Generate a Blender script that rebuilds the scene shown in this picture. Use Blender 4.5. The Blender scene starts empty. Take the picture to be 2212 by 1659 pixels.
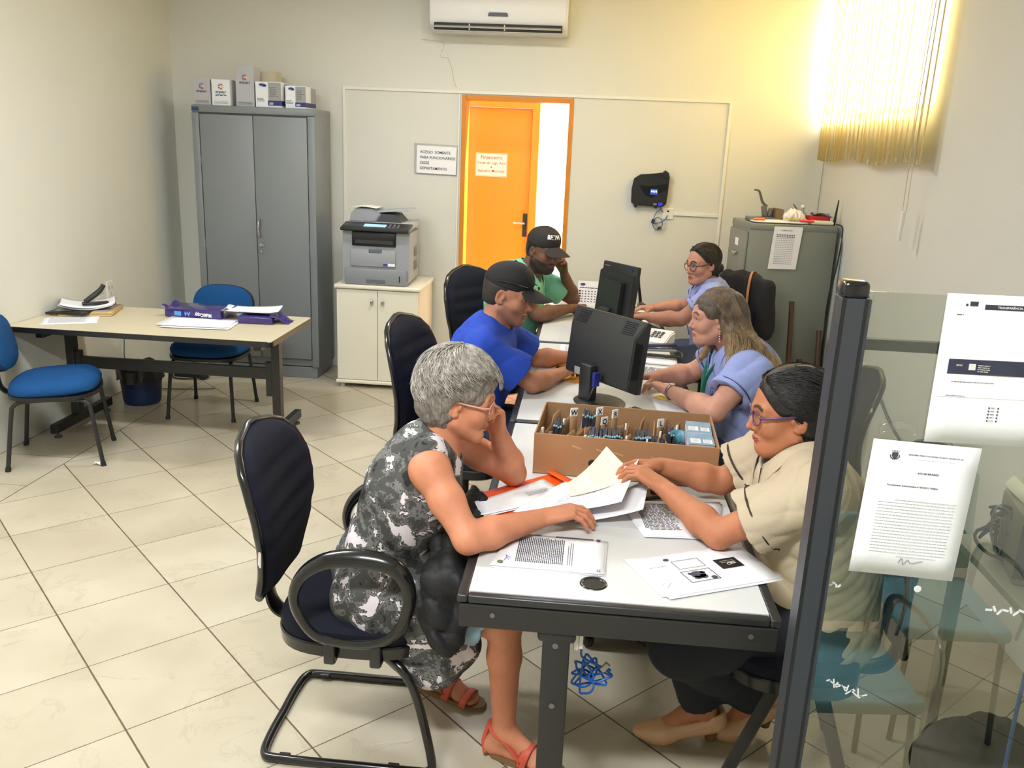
import bpy, bmesh, math, random, os
import numpy as np
from mathutils import Vector, Matrix, Quaternion, noise as mnoise
random.seed(7)
rng = np.random.default_rng(5)
SC = bpy.context.scene
COL = SC.collection
PI = math.pi

# ---------------------------------------------------------------- camera
F_PX = 1865.0
PITCH, ROLL, YAW, CAM_H = math.radians(15.48), math.radians(2.39), math.radians(4.46), 1.80


def cam_ray(px, py):
    v = [(px - 1106.0) / F_PX, (py - 829.5) / F_PX]
    c, s = math.cos(ROLL), math.sin(ROLL)
    x, y = c * v[0] + s * v[1], -s * v[0] + c * v[1]
    c, s = math.cos(PITCH), math.sin(PITCH)
    up, fw = -(c * y + s), -s * y + c
    c, s = math.cos(YAW), math.sin(YAW)
    return Vector((c * x - s * fw, s * x + c * fw, up))


cam = bpy.data.objects.new('camera', bpy.data.cameras.new('camera'))
COL.objects.link(cam)
SC.camera = cam
_o = cam_ray(1106, 829.5)
_x = (cam_ray(1106 + F_PX, 829.5) - _o).normalized()
_d = (cam_ray(1106, 829.5 + F_PX) - _o).normalized()
_m = Matrix((_x, -_d, -_o.normalized())).transposed().to_4x4()
_m.translation = (0, 0, CAM_H)
cam.matrix_world = _m
cam.data.sensor_width = 36.0
cam.data.lens = F_PX / 2212.0 * 36.0
cam.data.clip_start = 0.05

# ---------------------------------------------------------------- world, lights, exposure
SC.view_settings.view_transform = 'Standard'
SC.view_settings.look = 'None'
SC.view_settings.gamma = 1.0
SC.view_settings.exposure = 0.14
SC.view_settings.use_curve_mapping = False
SC.cycles.use_denoising = True
SC.cycles.max_bounces = 8
SC.cycles.diffuse_bounces = 4
SC.cycles.glossy_bounces = 4
SC.cycles.transmission_bounces = 6
SC.cycles.transparent_max_bounces = 12
SC.cycles.caustics_reflective = False
SC.cycles.caustics_refractive = False
SC.cycles.sample_clamp_indirect = 6.0
w = bpy.data.worlds.new('sky')
SC.world = w
w.use_nodes = True
w.node_tree.nodes['Background'].inputs[0].default_value = (1.0, 0.98, 0.94, 1)
w.node_tree.nodes['Background'].inputs[1].default_value = 2.6


def add_light(name, kind, loc, rot, energy, color, size=None, size_y=None):
    l = bpy.data.lights.new(name, kind)
    l.energy = energy
    l.color = color
    if kind == 'AREA':
        l.shape = 'RECTANGLE'
        l.size, l.size_y = size, size_y
    if kind == 'SUN':
        l.angle = math.radians(1.5)
    o = bpy.data.objects.new(name, l)
    o.location = loc
    o.rotation_euler = rot
    o['kind'] = 'helper'
    COL.objects.link(o)
    return o


# sun beating on the window in the right wall, behind the blind
add_light('sun', 'SUN', (4, 5, 5), (math.radians(-10), math.radians(58), 0), 22.0, (1.0, 0.92, 0.76))
# fluorescent ceiling fittings (their housings are built with the ceiling)
LAMPS = [(-0.75, 5.0, 33.0), (-0.6, 0.35, 106.0), (-2.2, 2.8, 76.0)]
for _lx, _ly, _le in LAMPS:
    add_light('fluorescent_light', 'AREA', (_lx, _ly, 3.02), (0, 0, 0), _le, (0.965, 0.985, 1.0), 1.2, 0.22)
# daylight coming in through the window behind the blind
add_light('window_daylight', 'AREA', (2.3, 5.75, 2.6), (0, math.radians(90), 0), 200.0, (1.0, 0.93, 0.80), 1.3, 1.9)

# ---------------------------------------------------------------- materials
MATS = {}


def _nt(name):
    m = bpy.data.materials.new(name)
    m.use_nodes = True
    nt = m.node_tree
    return m, nt, nt.nodes['Principled BSDF']


def srgb(r, g, b):
    f = lambda c: (c / 255.0 / 12.92) if c / 255.0 <= 0.04045 else ((c / 255.0 + 0.055) / 1.055) ** 2.4
    return (f(r), f(g), f(b), 1.0)


def mat(name, rgb, rough=0.5, metal=0.0, bump=0.0, bscale=200.0, var=0.0, vscale=8.0, spec=0.5, coat=0.0, sss=0.0,
        emit=0.0, trans=0.0):
    """plain procedural material: sRGB 0-255 colour, noise variation and noise bump"""
    if name in MATS:
        return MATS[name]
    m, nt, b = _nt(name)
    c = srgb(*rgb)
    b.inputs['Base Color'].default_value = c
    b.inputs['Roughness'].default_value = rough
    b.inputs['Metallic'].default_value = metal
    b.inputs['Specular IOR Level'].default_value = spec
    b.inputs['Coat Weight'].default_value = coat
    b.inputs['Transmission Weight'].default_value = trans
    if sss:
        b.inputs['Subsurface Weight'].default_value = sss
        b.inputs['Subsurface Radius'].default_value = (0.012, 0.005, 0.003)
        b.inputs['Subsurface Scale'].default_value = 1.0
    if emit:
        b.inputs['Emission Color'].default_value = c
        b.inputs['Emission Strength'].default_value = emit
    tc = nt.nodes.new('ShaderNodeTexCoord')
    if var:
        n = nt.nodes.new('ShaderNodeTexNoise')
        n.inputs['Scale'].default_value = vscale
        n.inputs['Detail'].default_value = 4
        nt.links.new(tc.outputs['Object'], n.inputs['Vector'])
        mx = nt.nodes.new('ShaderNodeMix')
        mx.data_type = 'RGBA'
        mx.inputs[6].default_value = tuple(max(0, v * (1 - var)) for v in c[:3]) + (1,)
        mx.inputs[7].default_value = tuple(min(1, v * (1 + var)) for v in c[:3]) + (1,)
        nt.links.new(n.outputs['Fac'], mx.inputs[0])
        nt.links.new(mx.outputs[2], b.inputs['Base Color'])
    if bump:
        n2 = nt.nodes.new('ShaderNodeTexNoise')
        n2.inputs['Scale'].default_value = bscale
        n2.inputs['Detail'].default_value = 3
        nt.links.new(tc.outputs['Object'], n2.inputs['Vector'])
        bp = nt.nodes.new('ShaderNodeBump')
        bp.inputs['Strength'].default_value = bump
        bp.inputs['Distance'].default_value = 0.003
        nt.links.new(n2.outputs['Fac'], bp.inputs['Height'])
        nt.links.new(bp.outputs['Normal'], b.inputs['Normal'])
    MATS[name] = m
    return m


def camo_mat():
    m, nt, b = _nt('printed_dress')
    N, L = nt.nodes, nt.links
    tc = N.new('ShaderNodeTexCoord')
    n1 = N.new('ShaderNodeTexNoise'); n1.inputs['Scale'].default_value = 15; n1.inputs['Detail'].default_value = 6
    n1.inputs['Roughness'].default_value = 0.62; n1.inputs['Distortion'].default_value = 0.35
    L.new(tc.outputs['Object'], n1.inputs['Vector'])
    r = N.new('ShaderNodeValToRGB'); r.color_ramp.interpolation = 'CONSTANT'
    e = r.color_ramp.elements
    e[0].position = 0; e[0].color = srgb(22, 22, 22)
    e[1].position = 0.40; e[1].color = srgb(66, 66, 64)
    for p, c in ((0.50, srgb(108, 108, 104)), (0.545, srgb(44, 44, 44)), (0.570, srgb(214, 206, 210))):
        x = e.new(p); x.color = c
    L.new(n1.outputs['Fac'], r.inputs[0])
    L.new(r.outputs[0], b.inputs['Base Color'])
    b.inputs['Roughness'].default_value = 0.85
    MATS['printed_dress'] = m
    return m


def floor_mat(ox, oy, size):
    m, nt, b = _nt('ceramic_floor_tiles')
    N, L = nt.nodes, nt.links

    def M(op, a, bb=None, c=None):
        n = N.new('ShaderNodeMath'); n.operation = op
        for i, v in enumerate((a, bb, c)):
            if v is None:
                continue
            if isinstance(v, (int, float)):
                n.inputs[i].default_value = v
            else:
                L.new(v, n.inputs[i])
        return n.outputs[0]
    geo = N.new('ShaderNodeNewGeometry')
    sep = N.new('ShaderNodeSeparateXYZ')
    L.new(geo.outputs['Position'], sep.inputs[0])
    X, Y = sep.outputs[0], sep.outputs[1]
    c = math.sqrt(0.5)
    u = M('ADD', M('MULTIPLY', M('SUBTRACT', X, ox), c), M('MULTIPLY', M('SUBTRACT', Y, oy), c))
    v = M('ADD', M('MULTIPLY', M('SUBTRACT', X, ox), -c), M('MULTIPLY', M('SUBTRACT', Y, oy), c))
    border = M('LESS_THAN', X, -2.800)
    uu = M('ADD', M('MULTIPLY', u, M('SUBTRACT', 1, border)), M('MULTIPLY', M('SUBTRACT', X, -2.8), border))
    vv = M('ADD', M('MULTIPLY', v, M('SUBTRACT', 1, border)), M('MULTIPLY', M('SUBTRACT', Y, 3.93), border))

    def dist(t):
        f = M('FRACT', M('DIVIDE', t, size))
        return M('MULTIPLY', M('MINIMUM', f, M('SUBTRACT', 1, f)), size)
    du, dv = dist(uu), dist(vv)
    seam = M('ABSOLUTE', M('SUBTRACT', X, -2.800))
    gw = N.new('ShaderNodeTexNoise'); gw.inputs['Scale'].default_value = 35; gw.inputs['Detail'].default_value = 3
    L.new(geo.outputs['Position'], gw.inputs['Vector'])
    half = M('MULTIPLY_ADD', gw.outputs['Fac'], 0.0022, 0.0012)
    # grout across the u direction is wider than along it
    dv2 = M('MULTIPLY', dv, 1.55)
    d = M('MINIMUM', M('MINIMUM', du, dv2), seam)
    g = N.new('ShaderNodeMapRange'); g.interpolation_type = 'SMOOTHSTEP'
    L.new(d, g.inputs[0]); L.new(half, g.inputs[1])
    L.new(M('ADD', half, 0.0012), g.inputs[2])
    tile = g.outputs[0]  # 1 on the tile, 0 in the grout
    # relief of the tile: slate like ripples
    n = N.new('ShaderNodeTexNoise'); n.inputs['Scale'].default_value = 4.2; n.inputs['Detail'].default_value = 8
    n.inputs['Roughness'].default_value = 0.62; n.inputs['Distortion'].default_value = 0.8
    L.new(geo.outputs['Position'], n.inputs['Vector'])
    n3 = N.new('ShaderNodeTexNoise'); n3.inputs['Scale'].default_value = 2.2; n3.inputs['Detail'].default_value = 4
    L.new(geo.outputs['Position'], n3.inputs['Vector'])
    band = M('PINGPONG', M('MULTIPLY', n.outputs['Fac'], 5.0), 1.0)
    ridge = N.new('ShaderNodeMapRange'); L.new(band, ridge.inputs[0])
    ridge.inputs[1].default_value = 0.0; ridge.inputs[2].default_value = 0.12
    # per tile tint
    wn = N.new('ShaderNodeTexWhiteNoise'); wn.noise_dimensions = '2D'
    cb = N.new('ShaderNodeCombineXYZ')
    L.new(M('FLOOR', M('DIVIDE', uu, size)), cb.inputs[0]); L.new(M('FLOOR', M('DIVIDE', vv, size)), cb.inputs[1])
    L.new(cb.outputs[0], wn.inputs['Vector'])
    r = N.new('ShaderNodeValToRGB')
    r.color_ramp.elements[0].position = 0.3; r.color_ramp.elements[0].color = srgb(173, 163, 142)
    r.color_ramp.elements[1].position = 0.7; r.color_ramp.elements[1].color = srgb(196, 188, 168)
    fac = M('ADD', M('MULTIPLY', n3.outputs['Fac'], 0.75), M('MULTIPLY', wn.outputs['Value'], 0.25))
    L.new(fac, r.inputs[0])
    mx = N.new('ShaderNodeMix'); mx.data_type = 'RGBA'
    L.new(M('MULTIPLY_ADD', ridge.outputs[0], 0.22, 0.78), mx.inputs[0])
    mx.inputs[6].default_value = srgb(138, 126, 100)
    L.new(r.outputs[0], mx.inputs[7])
    mg = N.new('ShaderNodeMix'); mg.data_type = 'RGBA'
    L.new(tile, mg.inputs[0])
    mg.inputs[6].default_value = srgb(92, 78, 58)
    L.new(mx.outputs[2], mg.inputs[7])
    L.new(mg.outputs[2], b.inputs['Base Color'])
    L.new(M('MULTIPLY_ADD', tile, -0.5, 0.78), b.inputs['Roughness'])
    bp = N.new('ShaderNodeBump'); bp.inputs['Strength'].default_value = 0.35; bp.inputs['Distance'].default_value = 0.002
    L.new(M('ADD', M('MULTIPLY', tile, 1.0), M('MULTIPLY', ridge.outputs[0], 0.5)), bp.inputs['Height'])
    L.new(bp.outputs['Normal'], b.inputs['Normal'])
    return m


def skin_mat(name, rgb, lip, brow, beard=(60, 45, 38)):
    m, nt, b = _nt(name)
    N, L = nt.nodes, nt.links
    at = N.new('ShaderNodeAttribute'); at.attribute_name = 'face'
    sp = N.new('ShaderNodeSeparateColor'); L.new(at.outputs['Color'], sp.inputs[0])
    tc = N.new('ShaderNodeTexCoord')
    n = N.new('ShaderNodeTexNoise'); n.inputs['Scale'].default_value = 22; n.inputs['Detail'].default_value = 5
    L.new(tc.outputs['Object'], n.inputs['Vector'])
    c = srgb(*rgb)
    a = N.new('ShaderNodeMix'); a.data_type = 'RGBA'
    L.new(n.outputs['Fac'], a.inputs[0])
    a.inputs[6].default_value = (c[0] * 0.80, c[1] * 0.72, c[2] * 0.70, 1)
    a.inputs[7].default_value = (min(1, c[0] * 1.1), min(1, c[1] * 1.1), min(1, c[2] * 1.08), 1)
    prev = a.outputs[2]
    for i, col in enumerate((lip, brow, beard)):
        x = N.new('ShaderNodeMix'); x.data_type = 'RGBA'
        L.new(sp.outputs[i], x.inputs[0]); L.new(prev, x.inputs[6]); x.inputs[7].default_value = srgb(*col)
        prev = x.outputs[2]
    L.new(prev, b.inputs['Base Color'])
    b.inputs['Roughness'].default_value = 0.56
    b.inputs['Specular IOR Level'].default_value = 0.35
    b.inputs['Subsurface Weight'].default_value = 0.12
    b.inputs['Subsurface Radius'].default_value = (0.010, 0.004, 0.002)
    b.inputs['Subsurface Scale'].default_value = 1.0
    n2 = N.new('ShaderNodeTexNoise'); n2.inputs['Scale'].default_value = 160; n2.inputs['Detail'].default_value = 4
    L.new(tc.outputs['Object'], n2.inputs['Vector'])
    bp = N.new('ShaderNodeBump'); bp.inputs['Strength'].default_value = 0.22; bp.inputs['Distance'].default_value = 0.0015
    L.new(n2.outputs['Fac'], bp.inputs['Height']); L.new(bp.outputs['Normal'], b.inputs['Normal'])
    MATS[name] = m
    return m


def hair_mat(name, c0, c1, scale=(60, 60, 9), rough=0.45, ombre=None):
    m, nt, b = _nt(name)
    N, L = nt.nodes, nt.links
    tc = N.new('ShaderNodeTexCoord')
    mp = N.new('ShaderNodeMapping'); mp.inputs['Scale'].default_value = scale
    L.new(tc.outputs['Object'], mp.inputs[0])
    n = N.new('ShaderNodeTexNoise'); n.inputs['Scale'].default_value = 1.6; n.inputs['Detail'].default_value = 5
    n.inputs['Roughness'].default_value = 0.7
    L.new(mp.outputs[0], n.inputs['Vector'])
    r = N.new('ShaderNodeValToRGB')
    r.color_ramp.elements[0].position = 0.33; r.color_ramp.elements[0].color = srgb(*c0)
    r.color_ramp.elements[1].position = 0.68; r.color_ramp.elements[1].color = srgb(*c1)
    L.new(n.outputs['Fac'], r.inputs[0]); L.new(r.outputs[0], b.inputs['Base Color'])
    if ombre:
        zh, zl, tip = ombre
        sp = N.new('ShaderNodeSeparateXYZ'); L.new(tc.outputs['Object'], sp.inputs[0])
        mr = N.new('ShaderNodeMapRange'); L.new(sp.outputs[2], mr.inputs[0])
        mr.inputs[1].default_value = zh; mr.inputs[2].default_value = zl
        ml = N.new('ShaderNodeMix'); ml.data_type = 'RGBA'; ml.blend_type = 'MIX'
        mt = N.new('ShaderNodeMath'); mt.operation = 'MULTIPLY'; L.new(mr.outputs[0], mt.inputs[0]); L.new(n.outputs['Fac'], mt.inputs[1])
        m2 = N.new('ShaderNodeMath'); m2.operation = 'MULTIPLY'; L.new(mt.outputs[0], m2.inputs[0]); m2.inputs[1].default_value = 1.7; m2.use_clamp = True
        L.new(m2.outputs[0], ml.inputs[0]); L.new(r.outputs[0], ml.inputs[6]); ml.inputs[7].default_value = srgb(*tip)
        L.new(ml.outputs[2], b.inputs['Base Color'])
    b.inputs['Roughness'].default_value = rough
    bp = N.new('ShaderNodeBump'); bp.inputs['Strength'].default_value = 0.5; bp.inputs['Distance'].default_value = 0.004
    L.new(n.outputs['Fac'], bp.inputs['Height']); L.new(bp.outputs['Normal'], b.inputs['Normal'])
    MATS[name] = m
    return m


def glass_mat():
    m = bpy.data.materials.new('tinted_glass'); m.use_nodes = True
    nt = m.node_tree; N, L = nt.nodes, nt.links
    N.clear()
    out = N.new('ShaderNodeOutputMaterial')
    tr = N.new('ShaderNodeBsdfTransparent'); tr.inputs[0].default_value = (0.82, 0.845, 0.80, 1)
    gl = N.new('ShaderNodeBsdfGlossy'); gl.inputs['Roughness'].default_value = 0.0
    gl.inputs['Color'].default_value = (1, 1, 1, 1)
    fr = N.new('ShaderNodeFresnel'); fr.inputs[0].default_value = 2.2
    mx = N.new('ShaderNodeMixShader')
    ge = N.new('ShaderNodeNewGeometry'); inv = N.new('ShaderNodeMath'); inv.operation = 'SUBTRACT'; inv.inputs[0].default_value = 1.0
    L.new(ge.outputs['Backfacing'], inv.inputs[1])
    mu = N.new('ShaderNodeMath'); mu.operation = 'MULTIPLY'; L.new(fr.outputs[0], mu.inputs[0]); L.new(inv.outputs[0], mu.inputs[1])
    L.new(mu.outputs[0], mx.inputs[0]); L.new(tr.outputs[0], mx.inputs[1]); L.new(gl.outputs[0], mx.inputs[2])
    L.new(mx.outputs[0], out.inputs[0])
    MATS['tinted_glass'] = m
    return m


def clear_mat(name='clear_plastic', tint=(0.99, 0.99, 0.99, 1), fac=0.10):
    if name in MATS:
        return MATS[name]
    m = bpy.data.materials.new(name); m.use_nodes = True
    nt = m.node_tree; N, L = nt.nodes, nt.links
    N.clear()
    out = N.new('ShaderNodeOutputMaterial')
    tr = N.new('ShaderNodeBsdfTransparent'); tr.inputs[0].default_value = tint
    gl = N.new('ShaderNodeBsdfGlossy'); gl.inputs['Roughness'].default_value = 0.12
    mx = N.new('ShaderNodeMixShader'); mx.inputs[0].default_value = fac
    L.new(tr.outputs[0], mx.inputs[1]); L.new(gl.outputs[0], mx.inputs[2]); L.new(mx.outputs[0], out.inputs[0])
    MATS[name] = m
    return m


def blind_mat():
    m = bpy.data.materials.new('blind_fabric'); m.use_nodes = True
    nt = m.node_tree; N, L = nt.nodes, nt.links
    N.clear()
    out = N.new('ShaderNodeOutputMaterial')
    d = N.new('ShaderNodeBsdfDiffuse'); d.inputs[0].default_value = srgb(226, 218, 190)
    t = N.new('ShaderNodeBsdfTranslucent'); t.inputs[0].default_value = srgb(252, 240, 196)
    mx = N.new('ShaderNodeMixShader'); mx.inputs[0].default_value = 0.68
    L.new(d.outputs[0], mx.inputs[1]); L.new(t.outputs[0], mx.inputs[2]); L.new(mx.outputs[0], out.inputs[0])
    MATS['blind_fabric'] = m
    return m


# ---------------------------------------------------------------- scene tree helpers
def tag(o, label=None, cat=None, group=None, kind=None):
    if label: o['label'] = label
    if cat: o['category'] = cat
    if group: o['group'] = group
    if kind: o['kind'] = kind
    return o


def link(o, parent=None):
    COL.objects.link(o)
    if parent is not None:
        o.parent = parent
    return o


def thing(name, label, cat, loc=(0, 0, 0), rz=0.0, group=None, rot=None):
    o = bpy.data.objects.new(name, None)
    o.empty_display_size = 0.1
    o.location = loc
    o.rotation_euler = rot if rot else (0, 0, rz)
    link(o)
    return tag(o, label, cat, group)


def obj(name, bm, m, parent=None, smooth=False, mods=None):
    me = bpy.data.meshes.new(name)
    bmesh.ops.recalc_face_normals(bm, faces=bm.faces)
    bm.to_mesh(me)
    bm.free()
    for x in (m if isinstance(m, (list, tuple)) else [m]):
        me.materials.append(x)
    if smooth:
        me.polygons.foreach_set('use_smooth', [True] * len(me.polygons))
        if smooth != 'all':
            try:
                me.set_sharp_from_angle(angle=math.radians(38))
            except Exception:
                pass
    o = bpy.data.objects.new(name, me)
    return link(o, parent)


def dup_tree(o, parent=None):
    c = o.copy()
    COL.objects.link(c)
    if parent is not None:
        c.parent = parent
    for ch in list(o.children):
        dup_tree(ch, c)
    return c


def B():
    return bmesh.new()


def _merge(bm, tmp, mtx, mi=0):
    vs = [bm.verts.new(mtx @ v.co) for v in tmp.verts]
    for f in tmp.faces:
        try:
            nf = bm.faces.new([vs[v.index] for v in f.verts])
            nf.material_index = mi if mi else f.material_index
        except ValueError:
            pass
    tmp.free()


def TR(loc=(0, 0, 0), rot=(0, 0, 0)):
    from mathutils import Euler
    return Matrix.Translation(loc) @ Euler(rot).to_matrix().to_4x4()


def box(bm, size, loc, rot=(0, 0, 0), bev=0.0, seg=2, mi=0, taper=None):
    t = bmesh.new()
    bmesh.ops.create_cube(t, size=1.0)
    for v in t.verts:
        v.co = Vector((v.co.x * size[0], v.co.y * size[1], v.co.z * size[2]))
        if taper and v.co.z > 0:
            v.co.x *= taper[0]; v.co.y *= taper[1]
    if bev > 0:
        bmesh.ops.bevel(t, geom=list(t.edges), offset=bev, segments=seg, affect='EDGES', profile=0.5)
    t.verts.index_update()
    _merge(bm, t, TR(loc, rot), mi)
    return bm


def box2(bm, a, b, bev=0.0, seg=2, mi=0):
    """axis aligned box from corner a to corner b"""
    s = [abs(b[i] - a[i]) for i in range(3)]
    l = [(a[i] + b[i]) / 2 for i in range(3)]
    return box(bm, s, l, bev=bev, seg=seg, mi=mi)


def cyl(bm, p0, p1, r0, r1=None, n=20, mi=0, cap=True):
    p0, p1 = Vector(p0), Vector(p1)
    r1 = r0 if r1 is None else r1
    d = p1 - p0
    q = Vector((0, 0, 1)).rotation_difference(d)
    t = bmesh.new()
    bmesh.ops.create_cone(t, cap_ends=cap, segments=n, radius1=r0, radius2=r1, depth=d.length)
    t.verts.index_update()
    _merge(bm, t, Matrix.Translation((p0 + p1) / 2) @ q.to_matrix().to_4x4(), mi)
    return bm


def ball(bm, c, r, u=16, v=10, mi=0, rot=(0, 0, 0)):
    t = bmesh.new()
    bmesh.ops.create_uvsphere(t, u_segments=u, v_segments=v, radius=1.0)
    r = (r, r, r) if isinstance(r, (int, float)) else r
    for x in t.verts:
        x.co = Vector((x.co.x * r[0], x.co.y * r[1], x.co.z * r[2]))
    t.verts.index_update()
    _merge(bm, t, TR(c, rot), mi)
    return bm


def smooth_path(pts, n=6, closed=False):
    P = [Vector(p) for p in pts]
    if len(P) < 3:
        return P
    out = []
    m = len(P)
    rng_ = range(m) if closed else range(m - 1)
    for i in rng_:
        if closed:
            a, b, c, d = P[(i - 1) % m], P[i], P[(i + 1) % m], P[(i + 2) % m]
        else:
            a, b, c, d = P[max(i - 1, 0)], P[i], P[i + 1], P[min(i + 2, m - 1)]
        for k in range(n):
            t = k / n
            out.append(0.5 * ((2 * b) + (-a + c) * t + (2 * a - 5 * b + 4 * c - d) * t * t + (-a + 3 * b - 3 * c + d) * t ** 3))
    if not closed:
        out.append(P[-1])
    return out


def tube(bm, pts, r, n=10, smooth=6, closed=False, mi=0, flat=None, up=None):
    """sweep a round (or flat=(rx,ry)) section along a path; r may be a list per input point"""
    P = smooth_path(pts, smooth, closed) if smooth else [Vector(p) for p in pts]
    m = len(P)
    if isinstance(r, (list, tuple)):
        rr = []
        for i in range(m):
            t = i / max(1, m - 1) * (len(r) - 1)
            k = min(int(t), len(r) - 2)
            rr.append(r[k] + (r[k + 1] - r[k]) * (t - k))
    else:
        rr = [r] * m
    nrm = Vector(up) if up else None
    rings = []
    for i in range(m):
        if closed:
            d = (P[(i + 1) % m] - P[i - 1])
        else:
            d = P[min(i + 1, m - 1)] - P[max(i - 1, 0)]
        if d.length < 1e-9:
            d = Vector((0, 0, 1))
        d.normalize()
        if nrm is None:
            nrm = d.orthogonal().normalized()
        nn = nrm - d * nrm.dot(d)
        if nn.length < 1e-6:
            nn = d.orthogonal()
        nn.normalize()
        if not up:
            nrm = nn
        bb = d.cross(nn)
        ring = []
        for k in range(n):
            a = 2 * PI * k / n
            sx, sy = (flat if flat else (1, 1))
            ring.append(bm.verts.new(P[i] + (nn * math.cos(a) * sx + bb * math.sin(a) * sy) * rr[i]))
        rings.append(ring)
    for i in range(m if closed else m - 1):
        a, b = rings[i], rings[(i + 1) % m]
        for k in range(n):
            f = bm.faces.new((a[k], a[(k + 1) % n], b[(k + 1) % n], b[k]))
            f.material_index = mi
    if not closed:
        for ring, rev in ((rings[0], True), (rings[-1], False)):
            f = bm.faces.new(ring[::-1] if rev else ring)
            f.material_index = mi
    return bm


def prism(bm, poly, z0, z1, mtx=None, mi=0, bev=0):
    """extrude a 2D outline from z0 to z1"""
    mtx = mtx or Matrix()
    t = bmesh.new()
    a = [t.verts.new((x, y, z0)) for x, y in poly]
    b = [t.verts.new((x, y, z1)) for x, y in poly]
    n = len(poly)
    t.faces.new(a[::-1]); t.faces.new(b)
    for i in range(n):
        t.faces.new((a[i], a[(i + 1) % n], b[(i + 1) % n], b[i]))
    if bev:
        es = [e for e in t.edges if abs(e.verts[0].co.z - e.verts[1].co.z) < 1e-6]
        bmesh.ops.bevel(t, geom=es, offset=bev, segments=2, affect='EDGES')
    t.verts.index_update()
    _merge(bm, t, mtx, mi)
    return bm


def lathe(bm, prof, n=24, mtx=None, mi=0):
    """revolve (radius, z) profile around z"""
    mtx = mtx or Matrix()
    rings = []
    for r, z in prof:
        rings.append([bm.verts.new(mtx @ Vector((r * math.cos(2 * PI * k / n), r * math.sin(2 * PI * k / n), z))) for k in range(n)])
    for a, b in zip(rings, rings[1:]):
        for k in range(n):
            f = bm.faces.new((a[k], a[(k + 1) % n], b[(k + 1) % n], b[k])); f.material_index = mi
    return bm


def rrect(w, h, r, n=5, cx=0, cy=0):
    pts = []
    for sx, sy, a0 in ((1, 1, 0), (-1, 1, 90), (-1, -1, 180), (1, -1, 270)):
        for k in range(n + 1):
            a = math.radians(a0 + 90 * k / n)
            pts.append((cx + sx * (w / 2 - r) + r * math.cos(a), cy + sy * (h / 2 - r) + r * math.sin(a)))
    return pts


def sheet(bm, f, nu, nv, thick=0.0, mi=0):
    """grid surface f(u,v) -> point, with optional thickness"""
    def layer(off):
        g = []
        for i in range(nu + 1):
            row = []
            for j in range(nv + 1):
                p = Vector(f(i / nu, j / nv))
                if off:
                    e = 1e-3
                    du = Vector(f(min(1, i / nu + e), j / nv)) - Vector(f(max(0, i / nu - e), j / nv))
                    dv = Vector(f(i / nu, min(1, j / nv + e))) - Vector(f(i / nu, max(0, j / nv - e)))
                    nn = du.cross(dv)
                    if nn.length > 0: nn.normalize()
                    p = p + nn * off
                row.append(bm.verts.new(p))
            g.append(row)
        return g
    a = layer(0)
    for i in range(nu):
        for j in range(nv):
            q = bm.faces.new((a[i][j], a[i + 1][j], a[i + 1][j + 1], a[i][j + 1])); q.material_index = mi
    if thick:
        b = layer(-thick)
        for i in range(nu):
            for j in range(nv):
                q = bm.faces.new((b[i][j + 1], b[i + 1][j + 1], b[i + 1][j], b[i][j])); q.material_index = mi
        ring_a = [a[i][0] for i in range(nu)] + [a[nu][j] for j in range(nv)] + [a[i][nv] for i in range(nu, 0, -1)] + [a[0][j] for j in range(nv, 0, -1)]
        ring_b = [b[i][0] for i in range(nu)] + [b[nu][j] for j in range(nv)] + [b[i][nv] for i in range(nu, 0, -1)] + [b[0][j] for j in range(nv, 0, -1)]
        n = len(ring_a)
        for i in range(n):
            q = bm.faces.new((ring_a[i], ring_b[i], ring_b[(i + 1) % n], ring_a[(i + 1) % n])); q.material_index = mi
    return bm


def text_bm(bm, s, size, mtx, align='LEFT', depth=0.0, shear=0.0, bold=0.0, sx=1.0):
    """flat lettering merged into bm, x to the right and y up in mtx's frame"""
    cu = bpy.data.curves.new('t', 'FONT')
    cu.body = s; cu.size = size; cu.align_x = align; cu.extrude = depth; cu.shear = shear; cu.offset = bold
    cu.resolution_u = 3
    o = bpy.data.objects.new('t', cu)
    me = o.to_mesh()
    vs = [bm.verts.new(mtx @ Vector((v.co.x * sx, v.co.y, v.co.z))) for v in me.vertices]
    for p in me.polygons:
        try:
            bm.faces.new([vs[i] for i in p.vertices])
        except ValueError:
            pass
    o.to_mesh_clear()
    bpy.data.objects.remove(o)
    bpy.data.curves.remove(cu)
    return bm


def lines_bm(bm, mtx, x0, x1, ytop, n, pitch, h, ragged=0.0, words=True, seed=0):
    """rows of print: small word-like bars"""
    R = random.Random(seed)
    for i in range(n):
        y = ytop - i * pitch
        xe = x1 - (R.random() * ragged * (x1 - x0))
        x = x0
        while x < xe:
            wd = (R.uniform(2, 7) * h) if words else (xe - x)
            e = min(x + wd, xe)
            vs = [bm.verts.new(mtx @ Vector(p)) for p in ((x, y, 0), (e, y, 0), (e, y - h, 0), (x, y - h, 0))]
            bm.faces.new(vs)
            x = e + h * 0.9
    return bm


def rect_bm(bm, mtx, x0, y0, x1, y1):
    vs = [bm.verts.new(mtx @ Vector(p)) for p in ((x0, y0, 0), (x1, y0, 0), (x1, y1, 0), (x0, y1, 0))]
    bm.faces.new(vs)
    return bm


def outline_bm(bm, mtx, x0, y0, x1, y1, t):
    for a in ((x0, y0, x1, y0 + t), (x0, y1 - t, x1, y1), (x0, y0, x0 + t, y1), (x1 - t, y0, x1, y1)):
        rect_bm(bm, mtx, *a)
    return bm


def disc_bm(bm, mtx, cx, cy, rx, ry, n=18):
    vs = [bm.verts.new(mtx @ Vector((cx + rx * math.cos(2 * PI * k / n), cy + ry * math.sin(2 * PI * k / n), 0))) for k in range(n)]
    bm.faces.new(vs)
    return bm

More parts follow.
